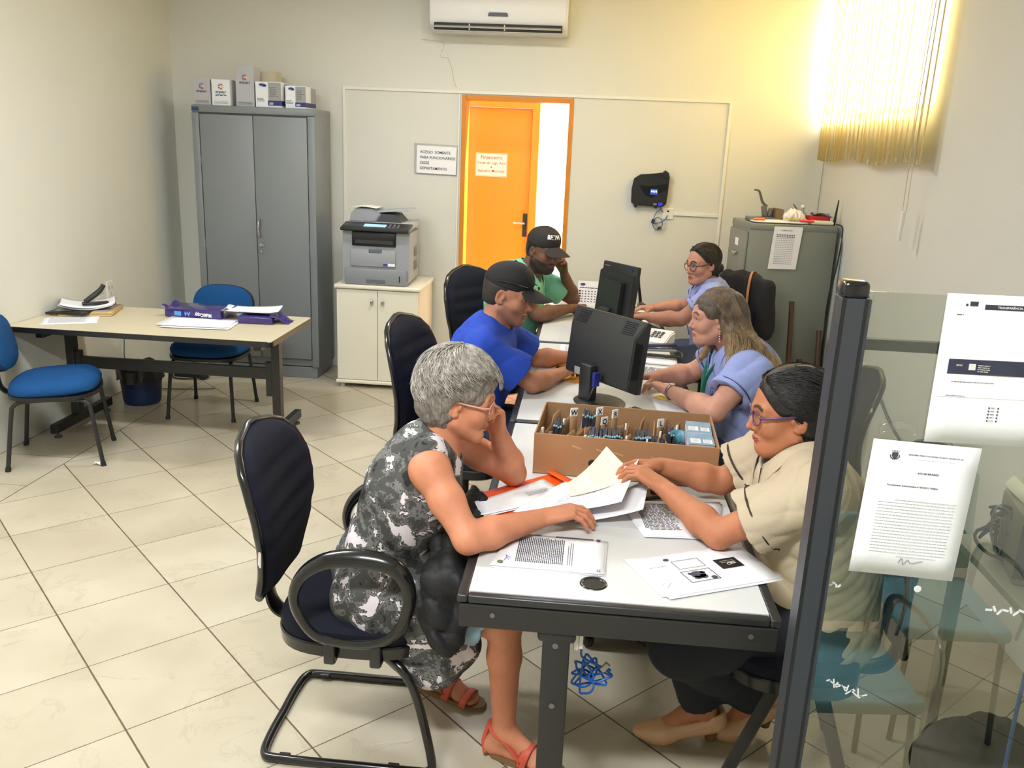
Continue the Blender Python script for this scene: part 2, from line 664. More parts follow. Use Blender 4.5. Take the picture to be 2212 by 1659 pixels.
# ---------------------------------------------------------------- implicit surfaces for bodies, clothes and hair
def nv(v):
    v = np.asarray(v, float)
    return v / (np.linalg.norm(v) + 1e-12)


class Grid:
    def __init__(s, lo, hi, h):
        s.h = h
        s.lo = np.array(lo, float)
        s.n = np.ceil((np.array(hi, float) - s.lo) / h).astype(int) + 1
        s.d = np.full(tuple(s.n), 0.3, np.float32)
        s.ax = [(s.lo[i] + h * np.arange(s.n[i])).astype(np.float32) for i in range(3)]

    def sl(s, lo, hi):
        a = np.maximum(np.floor((np.asarray(lo) - s.lo) / s.h).astype(int), 0)
        b = np.minimum(np.ceil((np.asarray(hi) - s.lo) / s.h).astype(int) + 1, s.n)
        if np.any(b <= a):
            return None
        return tuple(slice(int(a[i]), int(b[i])) for i in range(3))

    def pts(s, sl):
        return np.meshgrid(s.ax[0][sl[0]], s.ax[1][sl[1]], s.ax[2][sl[2]], indexing='ij', sparse=True)


def smin(a, b, k):
    if k <= 0:
        return np.minimum(a, b)
    h = np.maximum(k - np.abs(a - b), 0) / k
    return np.minimum(a, b) - h * h * k * 0.25


def smax(a, b, k):
    return -smin(-a, -b, k)


# a primitive is (bounds_lo, bounds_hi, fn(X,Y,Z)->d, k, op)   op: +1 union, -1 carve
def cone(a, b, ra, rb, k=0.02, op=1, flat=None):
    """tapered capsule; flat=(axis, factor) thins it along an axis"""
    a, b = np.asarray(a, float), np.asarray(b, float)
    ba = b - a
    L2 = float(ba @ ba) + 1e-12
    m = max(ra, rb)
    if flat is not None:
        fa, ff = nv(flat[0]), float(flat[1])

    def fn(X, Y, Z):
        px, py, pz = X - a[0], Y - a[1], Z - a[2]
        t = np.clip((px * ba[0] + py * ba[1] + pz * ba[2]) / L2, 0, 1)
        qx, qy, qz = px - t * ba[0], py - t * ba[1], pz - t * ba[2]
        r2 = qx * qx + qy * qy + qz * qz
        if flat is not None:
            c = qx * fa[0] + qy * fa[1] + qz * fa[2]
            r2 = r2 + c * c * (ff * ff - 1)
            return (np.sqrt(r2) - (ra + (rb - ra) * t)) / (0.5 + 0.5 * ff)
        return np.sqrt(r2) - (ra + (rb - ra) * t)
    return (np.minimum(a, b) - m, np.maximum(a, b) + m, fn, k, op)


def ell(c, r, R=None, k=0.02, op=1, bend=0.0):
    """ellipsoid with rotation R (columns = local axes); bend: local z += bend*x^2"""
    c, r = np.asarray(c, float), np.asarray(r, float)
    R = np.eye(3) if R is None else np.asarray(R, float)
    e = np.abs(R) @ r + abs(bend) * r[0] ** 2

    def fn(X, Y, Z):
        px, py, pz = X - c[0], Y - c[1], Z - c[2]
        u = px * R[0, 0] + py * R[1, 0] + pz * R[2, 0]
        v = px * R[0, 1] + py * R[1, 1] + pz * R[2, 1]
        w_ = px * R[0, 2] + py * R[1, 2] + pz * R[2, 2]
        if bend:
            w_ = w_ + bend * u * u
        k0 = np.sqrt((u / r[0]) ** 2 + (v / r[1]) ** 2 + (w_ / r[2]) ** 2)
        k1 = np.sqrt((u / r[0] ** 2) ** 2 + (v / r[1] ** 2) ** 2 + (w_ / r[2] ** 2) ** 2) + 1e-6
        return k0 * (k0 - 1) / k1
    return (c - e, c + e, fn, k, op)


def plane_cut(p, n, k=0.004, lo=None, hi=None):
    """remove everything on the +n side of the plane through p (inside optional bounds)"""
    p, n = np.asarray(p, float), nv(n)

    def fn(X, Y, Z):
        return -((X - p[0]) * n[0] + (Y - p[1]) * n[1] + (Z - p[2]) * n[2])
    return (lo, hi, fn, k, -1)


def evalg(g, prims, inflate=0.0):
    """apply the primitives to the grid"""
    for lo, hi, fn, k, op in prims:
        if lo is None:
            sl = tuple(slice(0, int(n)) for n in g.n)
        else:
            m = k + abs(inflate) + 0.012 + g.h * 2
            sl = g.sl(lo - m, hi + m)
            if sl is None:
                continue
        X, Y, Z = g.pts(sl)
        v = fn(X, Y, Z)
        if op > 0:
            g.d[sl] = smin(g.d[sl], (v - inflate).astype(np.float32), k)
        else:
            g.d[sl] = smax(g.d[sl], (-v).astype(np.float32), k)
    return g


def bounds_of(prims, pad=0.02):
    lo = np.min([p[0] for p in prims if p[0] is not None and p[4] > 0], axis=0) - pad
    hi = np.max([p[1] for p in prims if p[0] is not None and p[4] > 0], axis=0) + pad
    return lo, hi


def nets(g):
    """surface nets -> verts (n,3), quads (m,4)"""
    d = g.d
    s = d < 0
    nx, ny, nz = d.shape
    cnt = np.zeros((nx - 1, ny - 1, nz - 1), np.uint8)
    for i in (0, 1):
        for j in (0, 1):
            for k in (0, 1):
                cnt += s[i:nx - 1 + i, j:ny - 1 + j, k:nz - 1 + k]
    act = (cnt > 0) & (cnt < 8)
    I = np.argwhere(act)
    if len(I) == 0:
        return np.zeros((0, 3)), np.zeros((0, 4), int)
    idx = np.full(act.shape, -1, np.int32)
    idx[tuple(I.T)] = np.arange(len(I))
    acc = np.zeros((len(I), 3)); num = np.zeros(len(I))
    cor = [(i, j, k) for i in (0, 1) for j in (0, 1) for k in (0, 1)]
    val = {c: d[I[:, 0] + c[0], I[:, 1] + c[1], I[:, 2] + c[2]].astype(float) for c in cor}
    for a in cor:
        for ax in range(3):
            if a[ax] == 0:
                b = list(a); b[ax] = 1; b = tuple(b)
                va, vb = val[a], val[b]
                m = (va < 0) != (vb < 0)
                t = np.where(m, va / np.where(m, va - vb, 1), 0)
                for q in range(3):
                    acc[:, q] += np.where(m, a[q] + (t if q == ax else 0), 0)
                num += m
    V = g.lo + g.h * (I + acc / num[:, None])
    F = []
    for ax in range(3):
        o1, o2 = [(1, 2), (2, 0), (0, 1)][ax]
        a = [slice(None)] * 3; b = [slice(None)] * 3
        a[ax] = slice(0, -1); b[ax] = slice(1, None)
        for q in (o1, o2):
            a[q] = slice(1, -1); b[q] = slice(1, -1)
        sa, sb = s[tuple(a)], s[tuple(b)]
        E = np.argwhere(sa != sb)
        if len(E) == 0:
            continue
        flip = sa[tuple(E.T)]
        P = E.copy(); P[:, o1] += 1; P[:, o2] += 1

        def cell(u, v):
            Q = P.copy(); Q[:, o1] -= u; Q[:, o2] -= v
            return idx[tuple(Q.T)]
        q = np.stack([cell(1, 1), cell(0, 1), cell(0, 0), cell(1, 0)], 1)
        q[~flip] = q[~flip][:, ::-1]
        F.append(q)
    F = np.concatenate(F)
    F = F[(F >= 0).all(1)]
    return V, F


def np_mesh(name, V, F, mats, parent=None, color=None, matidx=None):
    me = bpy.data.meshes.new(name)
    me.vertices.add(len(V)); me.vertices.foreach_set('co', np.asarray(V, np.float32).ravel())
    me.loops.add(F.size); me.loops.foreach_set('vertex_index', F.astype(np.int32).ravel())
    k = F.shape[1]
    me.polygons.add(len(F))
    me.polygons.foreach_set('loop_start', np.arange(len(F), dtype=np.int32) * k)
    me.polygons.foreach_set('loop_total', np.full(len(F), k, np.int32))
    me.polygons.foreach_set('use_smooth', np.ones(len(F), bool))
    for x in (mats if isinstance(mats, (list, tuple)) else [mats]):
        me.materials.append(x)
    if matidx is not None:
        me.polygons.foreach_set('material_index', matidx.astype(np.int32))
    me.update(calc_edges=True)
    if color is not None:
        ca = me.color_attributes.new('face', 'FLOAT_COLOR', 'POINT')
        ca.data.foreach_set('color', np.asarray(color, np.float32).ravel())
    me.validate()
    o = bpy.data.objects.new(name, me)
    return link(o, parent)


def mesh_regions(prims, h, fine=(), post=None):
    """mesh the field at step h, and at a finer step inside the given boxes (lo, hi, step)"""
    lo, hi = bounds_of(prims, 0.03)
    g = Grid(lo, hi, h)
    evalg(g, prims)
    if post: post(g)
    V, F = nets(g)
    C = V[F].mean(1)
    keep = np.ones(len(F), bool)
    for a, b, hh in fine:
        keep &= ~np.all((C > np.asarray(a) + h * 0.6) & (C < np.asarray(b) - h * 0.6), axis=1)
    F = F[keep]
    Vs, Fs, n = [V], [F], len(V)
    for a, b, hh in fine:
        g2 = Grid(a, b, hh)
        evalg(g2, prims)
        if post: post(g2)
        v2, f2 = nets(g2)
        Vs.append(v2); Fs.append(f2 + n); n += len(v2)
    V, F = np.concatenate(Vs), np.concatenate(Fs)
    used = np.unique(F)
    remap = np.full(len(V), -1); remap[used] = np.arange(len(used))
    return V[used], remap[F]


def sdf_obj(name, prims, h, m, parent=None, post=None):
    V, F = mesh_regions(prims, h, (), post)
    if parent is not None:
        V = V - np.array(parent.location)
    return np_mesh(name, V, F, m, parent)


# ---------------------------------------------------------------- heads
class Head:
    """c: centre between the ears; fwd: where the face looks; up: crown direction; s: scale"""
    def __init__(s, c, fwd, up, scale=1.0, wide=1.0):
        s.c = np.asarray(c, float)
        f = nv(fwd); u = np.asarray(up, float); u = nv(u - f * (u @ f))
        s.x = np.cross(f, u)  # the person's right hand side
        s.f, s.u, s.s, s.w = f, u, scale, wide
        s.R = np.stack([s.x, f, u], 1)

    def p(s, x, y, z):
        return s.c + s.s * (s.R @ np.array([x * s.w, y, z], float))

    def loc(s, V):
        q = ((np.asarray(V) - s.c) @ s.R) / s.s
        q[:, 0] /= s.w
        return q

    def e(s, c, r, k=0.01, op=1, rot=None, bend=0.0):
        R = s.R if rot is None else s.R @ rot
        return ell(s.p(*c), np.array([r[0] * s.w, r[1], r[2]]) * s.s, R, k * s.s, op, bend)

    def k(s, a, b, ra, rb, k=0.01, op=1):
        return cone(s.p(*a), s.p(*b), ra * s.s, rb * s.s, k * s.s, op)


def rotx(a):
    c, s = math.cos(a), math.sin(a)
    return np.array([[1, 0, 0], [0, c, -s], [0, s, c]])


def roty(a):
    c, s = math.cos(a), math.sin(a)
    return np.array([[c, 0, s], [0, 1, 0], [-s, 0, c]])


def rotz(a):
    c, s = math.cos(a), math.sin(a)
    return np.array([[c, -s, 0], [s, c, 0], [0, 0, 1]])


def head_prims(H, jaw=1.0, nose=1.0, chinfat=0.0, smile=0.0, age=0.0):
    P = []
    P += [H.e((0, -0.018, 0.040), (0.075, 0.094, 0.080), 0.02),
          H.e((0, 0.022, 0.010), (0.067, 0.070, 0.088), 0.03),
          H.e((0, 0.034, -0.048), (0.052 * jaw, 0.052, 0.060), 0.03),
          H.k((0, 0.062, -0.094), (0, 0.062, -0.092), 0.022, 0.022, 0.025)]
    for s in (1, -1):
        P += [H.k((s * 0.054 * jaw, 0.0, -0.052), (s * 0.017, 0.062, -0.094), 0.019, 0.017, 0.025),
              H.e((s * 0.040, 0.056, -0.026), (0.026, 0.026, 0.026), 0.022),
              H.k((s * 0.044, 0.072, 0.024), (s * 0.010, 0.086, 0.020), 0.010, 0.010, 0.016),
              H.e((s * 0.033, 0.097, 0.001), (0.020, 0.018, 0.0125), 0.012, -1)]
        # eyeball under the lids, lids opened by an almond
        P += [H.e((s * 0.033, 0.0705, 0.001), (0.0150, 0.0146, 0.0146), 0.005),
              H.k((s * 0.020, 0.0800, 0.011), (s * 0.046, 0.0745, 0.010), 0.0042, 0.0045, 0.007),
              H.e((s * 0.0335, 0.0880, 0.0008), (0.0130, 0.0125, 0.0052), 0.0012, -1)]
        P += [H.k((s * 0.019, 0.080, 0.014), (s * 0.048, 0.070, 0.011), 0.0065, 0.006, 0.010)]
        # wings of the nose, nasolabial volume
        P += [H.e((s * 0.0120, 0.089, -0.036), (0.0080, 0.0095, 0.0080), 0.007),
              H.e((s * 0.007, 0.095, -0.0445), (0.0042, 0.005, 0.004), 0.003, -1)]
        if age:
            P += [H.k((s * 0.019, 0.088, -0.040), (s * 0.033, 0.074, -0.068), 0.0018, 0.0015, 0.008, -1)]
        # ear
        er = rotx(-0.18) @ rotz(s * 0.35)
        P += [H.e((s * 0.076, -0.010, -0.004), (0.0075, 0.019, 0.032), 0.006, 1, er),
              H.e((s * 0.082, -0.007, 0.002), (0.005, 0.010, 0.018), 0.005, -1, er),
              H.k((s * 0.076, -0.005, -0.029), (s * 0.075, 0.000, -0.027), 0.0048, 0.0042, 0.008),
              H.k((s * 0.074, 0.006, -0.006), (s * 0.076, 0.007, 0.000), 0.005, 0.0045, 0.005)]
    P += [H.k((0, 0.084, 0.014), (0, 0.0955, -0.016), 0.0072, 0.0078, 0.012),
          H.k((0, 0.0955, -0.016), (0, 0.1020 + 0.02 * (nose - 1), -0.0325), 0.0078, 0.0092 * nose, 0.008),
          H.k((0, 0.096, -0.042), (0, 0.094, -0.044), 0.005, 0.004, 0.006)]
    # mouth
    sm = smile
    ul = [(-0.025, 0.079, -0.0655 + 0.004 * sm), (-0.012, 0.0875, -0.0622), (-0.003, 0.0905, -0.0610), (0.003, 0.0905, -0.0610), (0.012, 0.0875, -0.0622), (0.025, 0.079, -0.0655 + 0.004 * sm)]
    ll = [(-0.023, 0.079, -0.0668 + 0.004 * sm), (-0.011, 0.0865, -0.0705), (0.011, 0.0865, -0.0705), (0.023, 0.079, -0.0668 + 0.004 * sm)]
    for A, r in ((ul, 0.0040), (ll, 0.0048)):
        for a, b in zip(A, A[1:]):
            P.append(H.k(a, b, r, r, 0.007))
    cl = [(-0.027, 0.081, -0.0655 + 0.004 * sm), (-0.012, 0.0918, -0.0664), (0, 0.0945, -0.0660), (0.012, 0.0918, -0.0664), (0.027, 0.081, -0.0655 + 0.004 * sm)]
    for a, b in zip(cl, cl[1:]):
        P.append(H.k(a, b, 0.0017, 0.0017, 0.003, -1))
    P.append(H.k((-0.012, 0.088, -0.081), (0.012, 0.088, -0.081), 0.004, 0.004, 0.008, -1))
    if chinfat:
        P.append(H.e((0, 0.030, -0.090), (0.046, 0.045, 0.026 * chinfat), 0.03))
    return P


def face_colors(H, V, beard=0.0, moustache=False, brow_w=1.0, lips=1.0, blush=0.0):
    """R lips, G brows and lash line, B beard"""
    q = H.loc(V)
    x, y, z = np.abs(q[:, 0]), q[:, 1], q[:, 2]
    out = np.zeros((len(V), 4), np.float32); out[:, 3] = 1
    near = (np.abs(z) < 0.2) & (x < 0.1) & (np.abs(y) < 0.14)
    sst = lambda a: np.clip(a, 0, 1)
    lip = sst(1.0 - np.maximum(np.abs(z + 0.0662) / (0.0088 * np.sqrt(np.clip(1 - (x / 0.028) ** 2, 0.02, 1))), 0) ** 3) * (y > 0.074) * (x < 0.026)
    out[:, 0] = np.where(near, sst(lip * 2.2) * lips, 0)
    bz = 0.0255 + 0.006 * np.sin(np.clip((x - 0.012) / 0.036, 0, 1) * PI)
    br = sst(1.6 - np.abs(z - bz) / (0.0042 * brow_w)) * (x > 0.012) * (x < 0.052) * (y > 0.05)
    er = np.sqrt(((x - 0.0335) / 0.0145) ** 2 + ((z - 0.0008) / 0.0066) ** 2)
    lash = sst(1.6 - np.abs(er - 1.0) / 0.16) * (z > -0.001) * (y > 0.070) * 0.85
    out[:, 1] = np.where(near, np.maximum(sst(br), lash), 0)
    if beard:
        b1 = sst((-0.030 - z - 0.55 * sst((0.05 - x) / 0.05) * 0.03 + (0.03 - y) * 0.25) / 0.010) * (z > -0.125) * (y > -0.012) * (y < 0.12)
        b1 *= 1 - sst(1.3 - ((x / 0.030) ** 2 + ((z + 0.062) / 0.016) ** 2)) * (y > 0.06)
        if moustache:
            b1 = np.maximum(b1, sst(1.4 - np.abs(z + 0.0525) / 0.0055) * (x < 0.030) * (y > 0.06))
        out[:, 2] = np.where(near, b1 * beard, 0)
    return out


def eyes(H, parent, iris=(70, 45, 28), look=(0, 0)):
    wm = mat('eye_white', (214, 206, 198), 0.25, coat=0.5)
    im = mat('iris_%d_%d_%d' % iris, iris, 0.2, coat=0.8)
    pm = mat('pupil', (12, 10, 10), 0.15, coat=1.0)
    for s in (1, -1):
        bm = B()
        c = H.p(s * 0.033, 0.0705, 0.001)
        r = 0.0133 * H.s
        ball(bm, c, r, 20, 14)
        d = nv(H.f + H.x * look[0] + H.u * look[1])
        cyl(bm, c + d * (r * 0.925), c + d * (r * 0.99), 0.0058 * H.s, 0.0050 * H.s, 20, 1)
        cyl(bm, c + d * (r * 0.93), c + d * (r * 1.005), 0.0028 * H.s, 0.0024 * H.s, 14, 2)
        bmesh.ops.translate(bm, vec=-Vector(parent.location), verts=bm.verts)
        obj('eye', bm, [wm, im, pm], parent, True)


def glasses(H, parent, m, lens_w=0.024, lens_h=0.019, wire=0.0016, temple=None, lensmat=None, dz=0.0, square=0.35):
    bm = B()
    L = lambda p: Vector(H.p(*p)) - Vector(parent.location)
    yf = 0.098
    lens = B()
    for s in (1, -1):
        ring = []
        for k in range(22):
            a = 2 * PI * k / 22
            c, si = math.cos(a), math.sin(a)
            f = (abs(c) ** 3 + abs(si) ** 3) ** (-1 / 3) * square + (1 - square)
            x = 0.033 + lens_w * c * f
            ring.append((s * x, yf - 10 * (x - 0.02) ** 2 * 0.7, dz + lens_h * si * f))
        tube(bm, [L(p) for p in ring], wire * H.s, 8, 1, closed=True)
        vs = [lens.verts.new(L(p)) for p in ring]
        lens.faces.new(vs)
        xo = 0.033 + lens_w
        tube(bm, [L((s * xo, yf - 7 * (xo - 0.02) ** 2, dz + 0.006)), L((s * 0.070, 0.074, dz + 0.007)), L((s * 0.079, 0.03, dz + 0.010)), L((s * 0.081, -0.012, 0.012)), L((s * 0.080, -0.030, -0.008))],
             wire * 1.1 * H.s, 8, 5, flat=(1, 1.8))
    tube(bm, [L((-0.0115, yf, dz + 0.004)), L((0, yf + 0.003, dz + 0.008)), L((0.0115, yf, dz + 0.004))], wire * H.s, 8, 4)
    o = obj('glasses', bm, m, parent, 'all')
    obj('lens', lens, lensmat or clear_mat('spectacle_lens', (0.97, 0.97, 0.97, 1), 0.10), o)
    return o


# ---------------------------------------------------------------- hands
def hand_prims(wr, D, N, side, s=1.0, curl=(0.3, 0.3, 0.35, 0.4), curl2=None, thumb=(0.75, 0.35, 0.3), spread=1.0, palm=0.0, fat=1.0):
    """wr wrist, D direction of the hand, N normal out of the palm, side +1 when the thumb lies on +cross(D,N)"""
    wr = np.asarray(wr, float); D = nv(D); N = np.asarray(N, float); N = nv(N - D * (D @ N))
    T = np.cross(D, N) * side
    P = []
    pt = lambda o, d, t, n: o + s * (D * d + T * t + N * n)
    # palm: metacarpals fanned from the wrist
    base = []
    for i, (t, ln) in enumerate(((0.030, 0.088), (0.0095, 0.090), (-0.011, 0.085), (-0.030, 0.077))):
        k = pt(wr, ln, t * 1.0, palm * 0.01)
        base.append(k)
        P.append(cone(pt(wr, 0.010, t * 0.55, 0), k, 0.0150 * s * fat, 0.0108 * s * fat, 0.012 * s))
    P.append(ell(pt(wr, 0.050, 0, 0.002), np.array([0.044, 0.036, 0.014]) * s, np.stack([D, T, N], 1), 0.012 * s))
    P.append(cone(pt(wr, 0.014, 0.024, 0.008), pt(wr, 0.050, 0.030, 0.010), 0.015 * s, 0.012 * s, 0.014 * s))
    # fingers
    lens = ((0.040, 0.024, 0.019), (0.044, 0.028, 0.020), (0.041, 0.026, 0.020), (0.032, 0.019, 0.017))
    rad = (0.0090, 0.0093, 0.0089, 0.0078)
    fans = (0.12, 0.03, -0.06, -0.16)
    for i in range(4):
        c1 = curl[i]; c2 = (curl2[i] if curl2 else c1 * 1.15)
        o = base[i]; ang = c1
        fd = nv(D + T * math.tan(fans[i] * spread))
        r = rad[i] * s * fat
        for j, L in enumerate(lens[i]):
            d = fd * math.cos(ang) + N * math.sin(ang)
            e = o + d * L * s
            P.append(cone(o, e, r, r * 0.90, 0.004 * s))
            o = e; r *= 0.92
            ang += c2 * (1.0 if j == 0 else 0.7)
    # thumb leaves the side of the palm near its base
    a, b_, c = thumb
    d1 = nv(D * math.cos(a) + T * math.sin(a) + N * b_)
    o = pt(wr, 0.022, 0.026, 0.006)
    e = o + d1 * 0.042 * s
    P.append(cone(o, e, 0.0150 * s * fat, 0.0112 * s * fat, 0.012 * s))
    d2 = nv(d1 + D * c * 0.9 + N * c * 0.4)
    e2 = e + d2 * 0.030 * s
    P.append(cone(e, e2, 0.0108 * s * fat, 0.0098 * s * fat, 0.004 * s))
    d3 = nv(d2 + D * c * 0.6 + N * c * 0.4)
    P.append(cone(e2, e2 + d3 * 0.022 * s, 0.0098 * s * fat, 0.0080 * s * fat, 0.003 * s))
    # wrist blend
    P.append(cone(pt(wr, -0.03, 0, 0), pt(wr, 0.015, 0, 0), 0.024 * s, 0.026 * s, 0.015 * s, 1, (N, 1.45)))
    return P


def hand_box(wr, D, s=1.0):
    c = np.asarray(wr, float) + nv(D) * 0.09 * s
    return (c - 0.135 * s, c + 0.135 * s)


def arm_prims(sh, el, wr, s=1.0, fat=1.0):
    sh, el, wr = (np.asarray(v, float) for v in (sh, el, wr))
    m = sh + (el - sh) * 0.45
    f = el + (wr - el) * 0.28
    return [cone(sh, m, 0.050 * s * fat, 0.046 * s * fat, 0.03), cone(m, el, 0.046 * s * fat, 0.037 * s * fat, 0.02),
            cone(el, f, 0.038 * s * fat, 0.043 * s * fat, 0.02), cone(f, wr, 0.043 * s * fat, 0.0265 * s, 0.02)]


def limb(pts, rs, k=0.02, flat=None):
    return [cone(a, b, ra, rb, k, 1, flat) for a, b, ra, rb in zip(pts, pts[1:], rs, rs[1:])]


def strands(bm, paths, r, n=5, mi=0):
    for p in paths:
        tube(bm, p, [r * 0.6, r, r * 0.8, r * 0.25], n, 3, mi=mi)
    return bm


def cloth_noise(amp, scale=9.0, seed=0, aniso=(1, 1, 1)):
    R = np.random.default_rng(seed)
    W = R.normal(size=(7, 3)) * scale * np.array(aniso)
    ph = R.uniform(0, 6.28, 7)

    def post(g):
        sl = tuple(slice(0, int(n)) for n in g.n)
        X, Y, Z = g.pts(sl)
        a = 0
        for i in range(7):
            v = np.sin(W[i, 0] * X + W[i, 1] * Y + W[i, 2] * Z + ph[i] + 1.3 * np.sin(W[i - 1, 0] * 0.6 * X + W[i - 1, 2] * 0.7 * Z))
            a = a + (v if i % 2 else 1.0 - 2.0 * np.sqrt(np.abs(v)))
        g.d += (amp / 3.0 * a).astype(np.float32)
    return post


def field_at(prims, Q):
    """value of the field at points Q (n,3)"""
    X, Y, Z = (Q[:, i].astype(np.float64) for i in range(3))
    d = np.full(len(Q), 0.3)
    for lo, hi, fn, k, op in prims:
        v = fn(X, Y, Z)
        if lo is not None:
            m = 0.03 + k
            inside = np.all((Q > lo - m) & (Q < hi + m), axis=1)
        else:
            inside = np.ones(len(Q), bool)
        nd = smin(d, v, k) if op > 0 else smax(d, -v, k)
        d = np.where(inside, nd, d)
    return d


def project(prims, Q, off=0.003, n=10):
    """slide points onto the surface of the field, off above it"""
    Q = np.array(Q, float); e = 0.002
    for _ in range(n):
        d = field_at(prims, Q)
        g = np.stack([field_at(prims, Q + np.eye(3)[i] * e) - field_at(prims, Q - np.eye(3)[i] * e) for i in range(3)], 1) / (2 * e)
        g /= np.maximum(np.linalg.norm(g, axis=1, keepdims=True), 0.3)
        Q -= g * np.clip(d - off, -0.02, 0.02)[:, None]
    return Q


def march(prims, c, dirs, r1, off=0.001):
    """first surface point met when coming in along each direction from radius r1 towards c"""
    out = []
    rr = np.linspace(r1, 0.0, 90)
    for d in dirs:
        v = field_at(prims, c + d[None, :] * rr[:, None])
        i = int(np.argmax(v < 0)) if np.any(v < 0) else 60
        out.append(c + d * (rr[i] + off))
    return out

# ================================================================ the room
XL, XR, YB, ZC, YF = -3.225, 1.704, 6.72, 3.06, -2.2
WALL = mat('cream_wall_paint', (215, 215, 206), 0.75, bump=0.18, bscale=90, var=0.03, vscale=1.5)
WHITE = mat('white_trim_plastic', (226, 224, 214), 0.4)
ORANGE = mat('orange_door_paint', (251, 144, 34), 0.35, coat=0.3)
ORANGE_D = mat('dark_orange_jamb_paint', (206, 128, 22), 0.4)
BLACKP = mat('black_plastic', (26, 26, 28), 0.38, bump=0.1, bscale=600)
BLACKM = mat('black_painted_metal', (34, 34, 33), 0.42, bump=0.15, bscale=500)
CHROME = mat('chrome', (210, 210, 210), 0.18, metal=1.0)
PAPER = mat('white_paper', (238, 238, 242), 0.7)
INK = mat('printed_ink', (70, 70, 84), 0.7)
INKD = mat('dark_print', (24, 24, 30), 0.6)


def structure(o, label=None):
    o['kind'] = 'structure'
    return o


# floor
fb = B(); box2(fb, (XL - 0.15, YF, -0.1), (XR + 0.15, YB + 0.001, 0))
structure(obj('floor', fb, floor_mat(-1.625, 3.079, 0.4194)))
fb = B(); box2(fb, (-3.2, YB + 0.002, -0.1), (3.0, 12.0, -0.005))
structure(obj('floor_corridor', fb, mat('corridor_floor', (222, 190, 140), 0.5, var=0.05)))
cb_ = B(); box2(cb_, (XL - 0.15, YF, ZC), (XR + 0.15, YB + 0.15, ZC + 0.1))
structure(obj('ceiling', cb_, mat('white_ceiling_paint', (232, 230, 220), 0.8)))
wb = B(); box2(wb, (XL - 0.15, YF, 0), (XL, YB + 0.15, ZC)); structure(obj('wall_left', wb, WALL))
# door opening in the back wall
DX0, DX1, DZ = -0.985, -0.152, 2.145
wb = B()
box2(wb, (XL, YB, 0), (DX0, YB + 0.15, ZC)); box2(wb, (DX1, YB, 0), (XR + 0.15, YB + 0.15, ZC))
box2(wb, (DX0, YB, DZ), (DX1, YB + 0.15, ZC))
structure(obj('wall_back', wb, WALL))
# right wall with the window opening behind the blind
WY0, WY1, WZ0, WZ1 = 4.73, 6.70, 2.06, 2.98
wb = B()
box2(wb, (XR, YF, 0), (XR + 0.15, WY0, ZC)); box2(wb, (XR, WY1, 0), (XR + 0.15, YB, ZC))
box2(wb, (XR, WY0, 0), (XR + 0.15, WY1, WZ0)); box2(wb, (XR, WY0, WZ1), (XR + 0.15, WY1, ZC))
structure(obj('wall_right', wb, WALL))
wb = B(); box2(wb, (XL - 0.15, YF - 0.15, 0), (XR + 0.15, YF, ZC)); structure(obj('wall_front', wb, WALL))
# window
t = thing('window_1', 'sunlit window high in the right wall behind the yellow blind', 'window', (XR + 0.1, 5.715, 2.06)); structure(t)
wf = B()
for a, b in (((-0.02, -0.985, 0.0), (0.03, 0.985, 0.04)), ((-0.02, -0.985, 0.88), (0.03, 0.985, 0.92)), ((-0.02, -0.985, 0.04), (0.03, -0.945, 0.88)),
             ((-0.02, 0.945, 0.04), (0.03, 0.985, 0.88)), ((-0.02, -0.02, 0.04), (0.03, 0.02, 0.88))):
    box2(wf, a, b)
obj('window_frame', wf, mat('window_metal', (150, 146, 138), 0.4, metal=0.4), t)
wg = B(); box2(wg, (0.0, -0.945, 0.04), (0.005, -0.02, 0.88)); box2(wg, (0.0, 0.02, 0.04), (0.005, 0.945, 0.88))
obj('window_pane', wg, clear_mat('window_glass', (0.95, 0.95, 0.95, 1), 0.05), t)

# door opening frame (dark orange jamb)
t = thing('door_1', 'dark orange door frame around the opening in the back wall', 'door frame', (-0.57, YB, 0)); structure(t)
jb = B()
ox = -0.57
for a, b in (((DX0 - ox, -0.012, 0), (DX0 - ox + 0.035, 0.16, DZ)), ((DX1 - ox - 0.032, -0.012, 0), (DX1 - ox, 0.16, DZ)),
             ((DX0 - ox + 0.035, -0.012, DZ - 0.035), (DX1 - ox - 0.032, 0.16, DZ))):
    box2(jb, a, b, 0.003)
obj('door_jamb', jb, ORANGE_D, t)
# door leaf seen across the corridor
t = thing('door_2', 'closed orange office door across the corridor seen through the opening', 'door', (-0.80, 7.40, 0)); structure(t)
b_ = B(); box2(b_, (-0.45, 0.0, 0.01), (0.302, 0.04, 2.088), 0.004); obj('door_leaf', b_, ORANGE, t)
b_ = B(); box2(b_, (0.303, -0.03, 0), (0.365, 0.12, 2.155), 0.003); box2(b_, (-0.52, -0.03, 2.09), (0.303, 0.12, 2.155), 0.003)
box2(b_, (-0.52, -0.03, 0), (-0.455, 0.12, 2.09), 0.003)
obj('door_jamb', b_, ORANGE, t)
b_ = B(); box2(b_, (0.255, -0.008, 1.05), (0.292, 0.0, 1.245), 0.003); hd = obj('lock_plate', b_, mat('dark_steel', (60, 70, 66), 0.4, metal=0.6), t)
b_ = B(); cyl(b_, (0.272, -0.008, 1.165), (0.272, -0.05, 1.165), 0.009); tube(b_, [(0.272, -0.05, 1.165), (0.23, -0.052, 1.165), (0.18, -0.05, 1.165)], 0.008)
obj('door_handle', b_, CHROME, t, True)
b_ = B(); box2(b_, (-3.2, 7.44, 0), (-1.325, 7.56, ZC)); box2(b_, (-1.325, 7.44, 2.156), (-0.435, 7.56, ZC))
structure(obj('wall_corridor', b_, WALL))

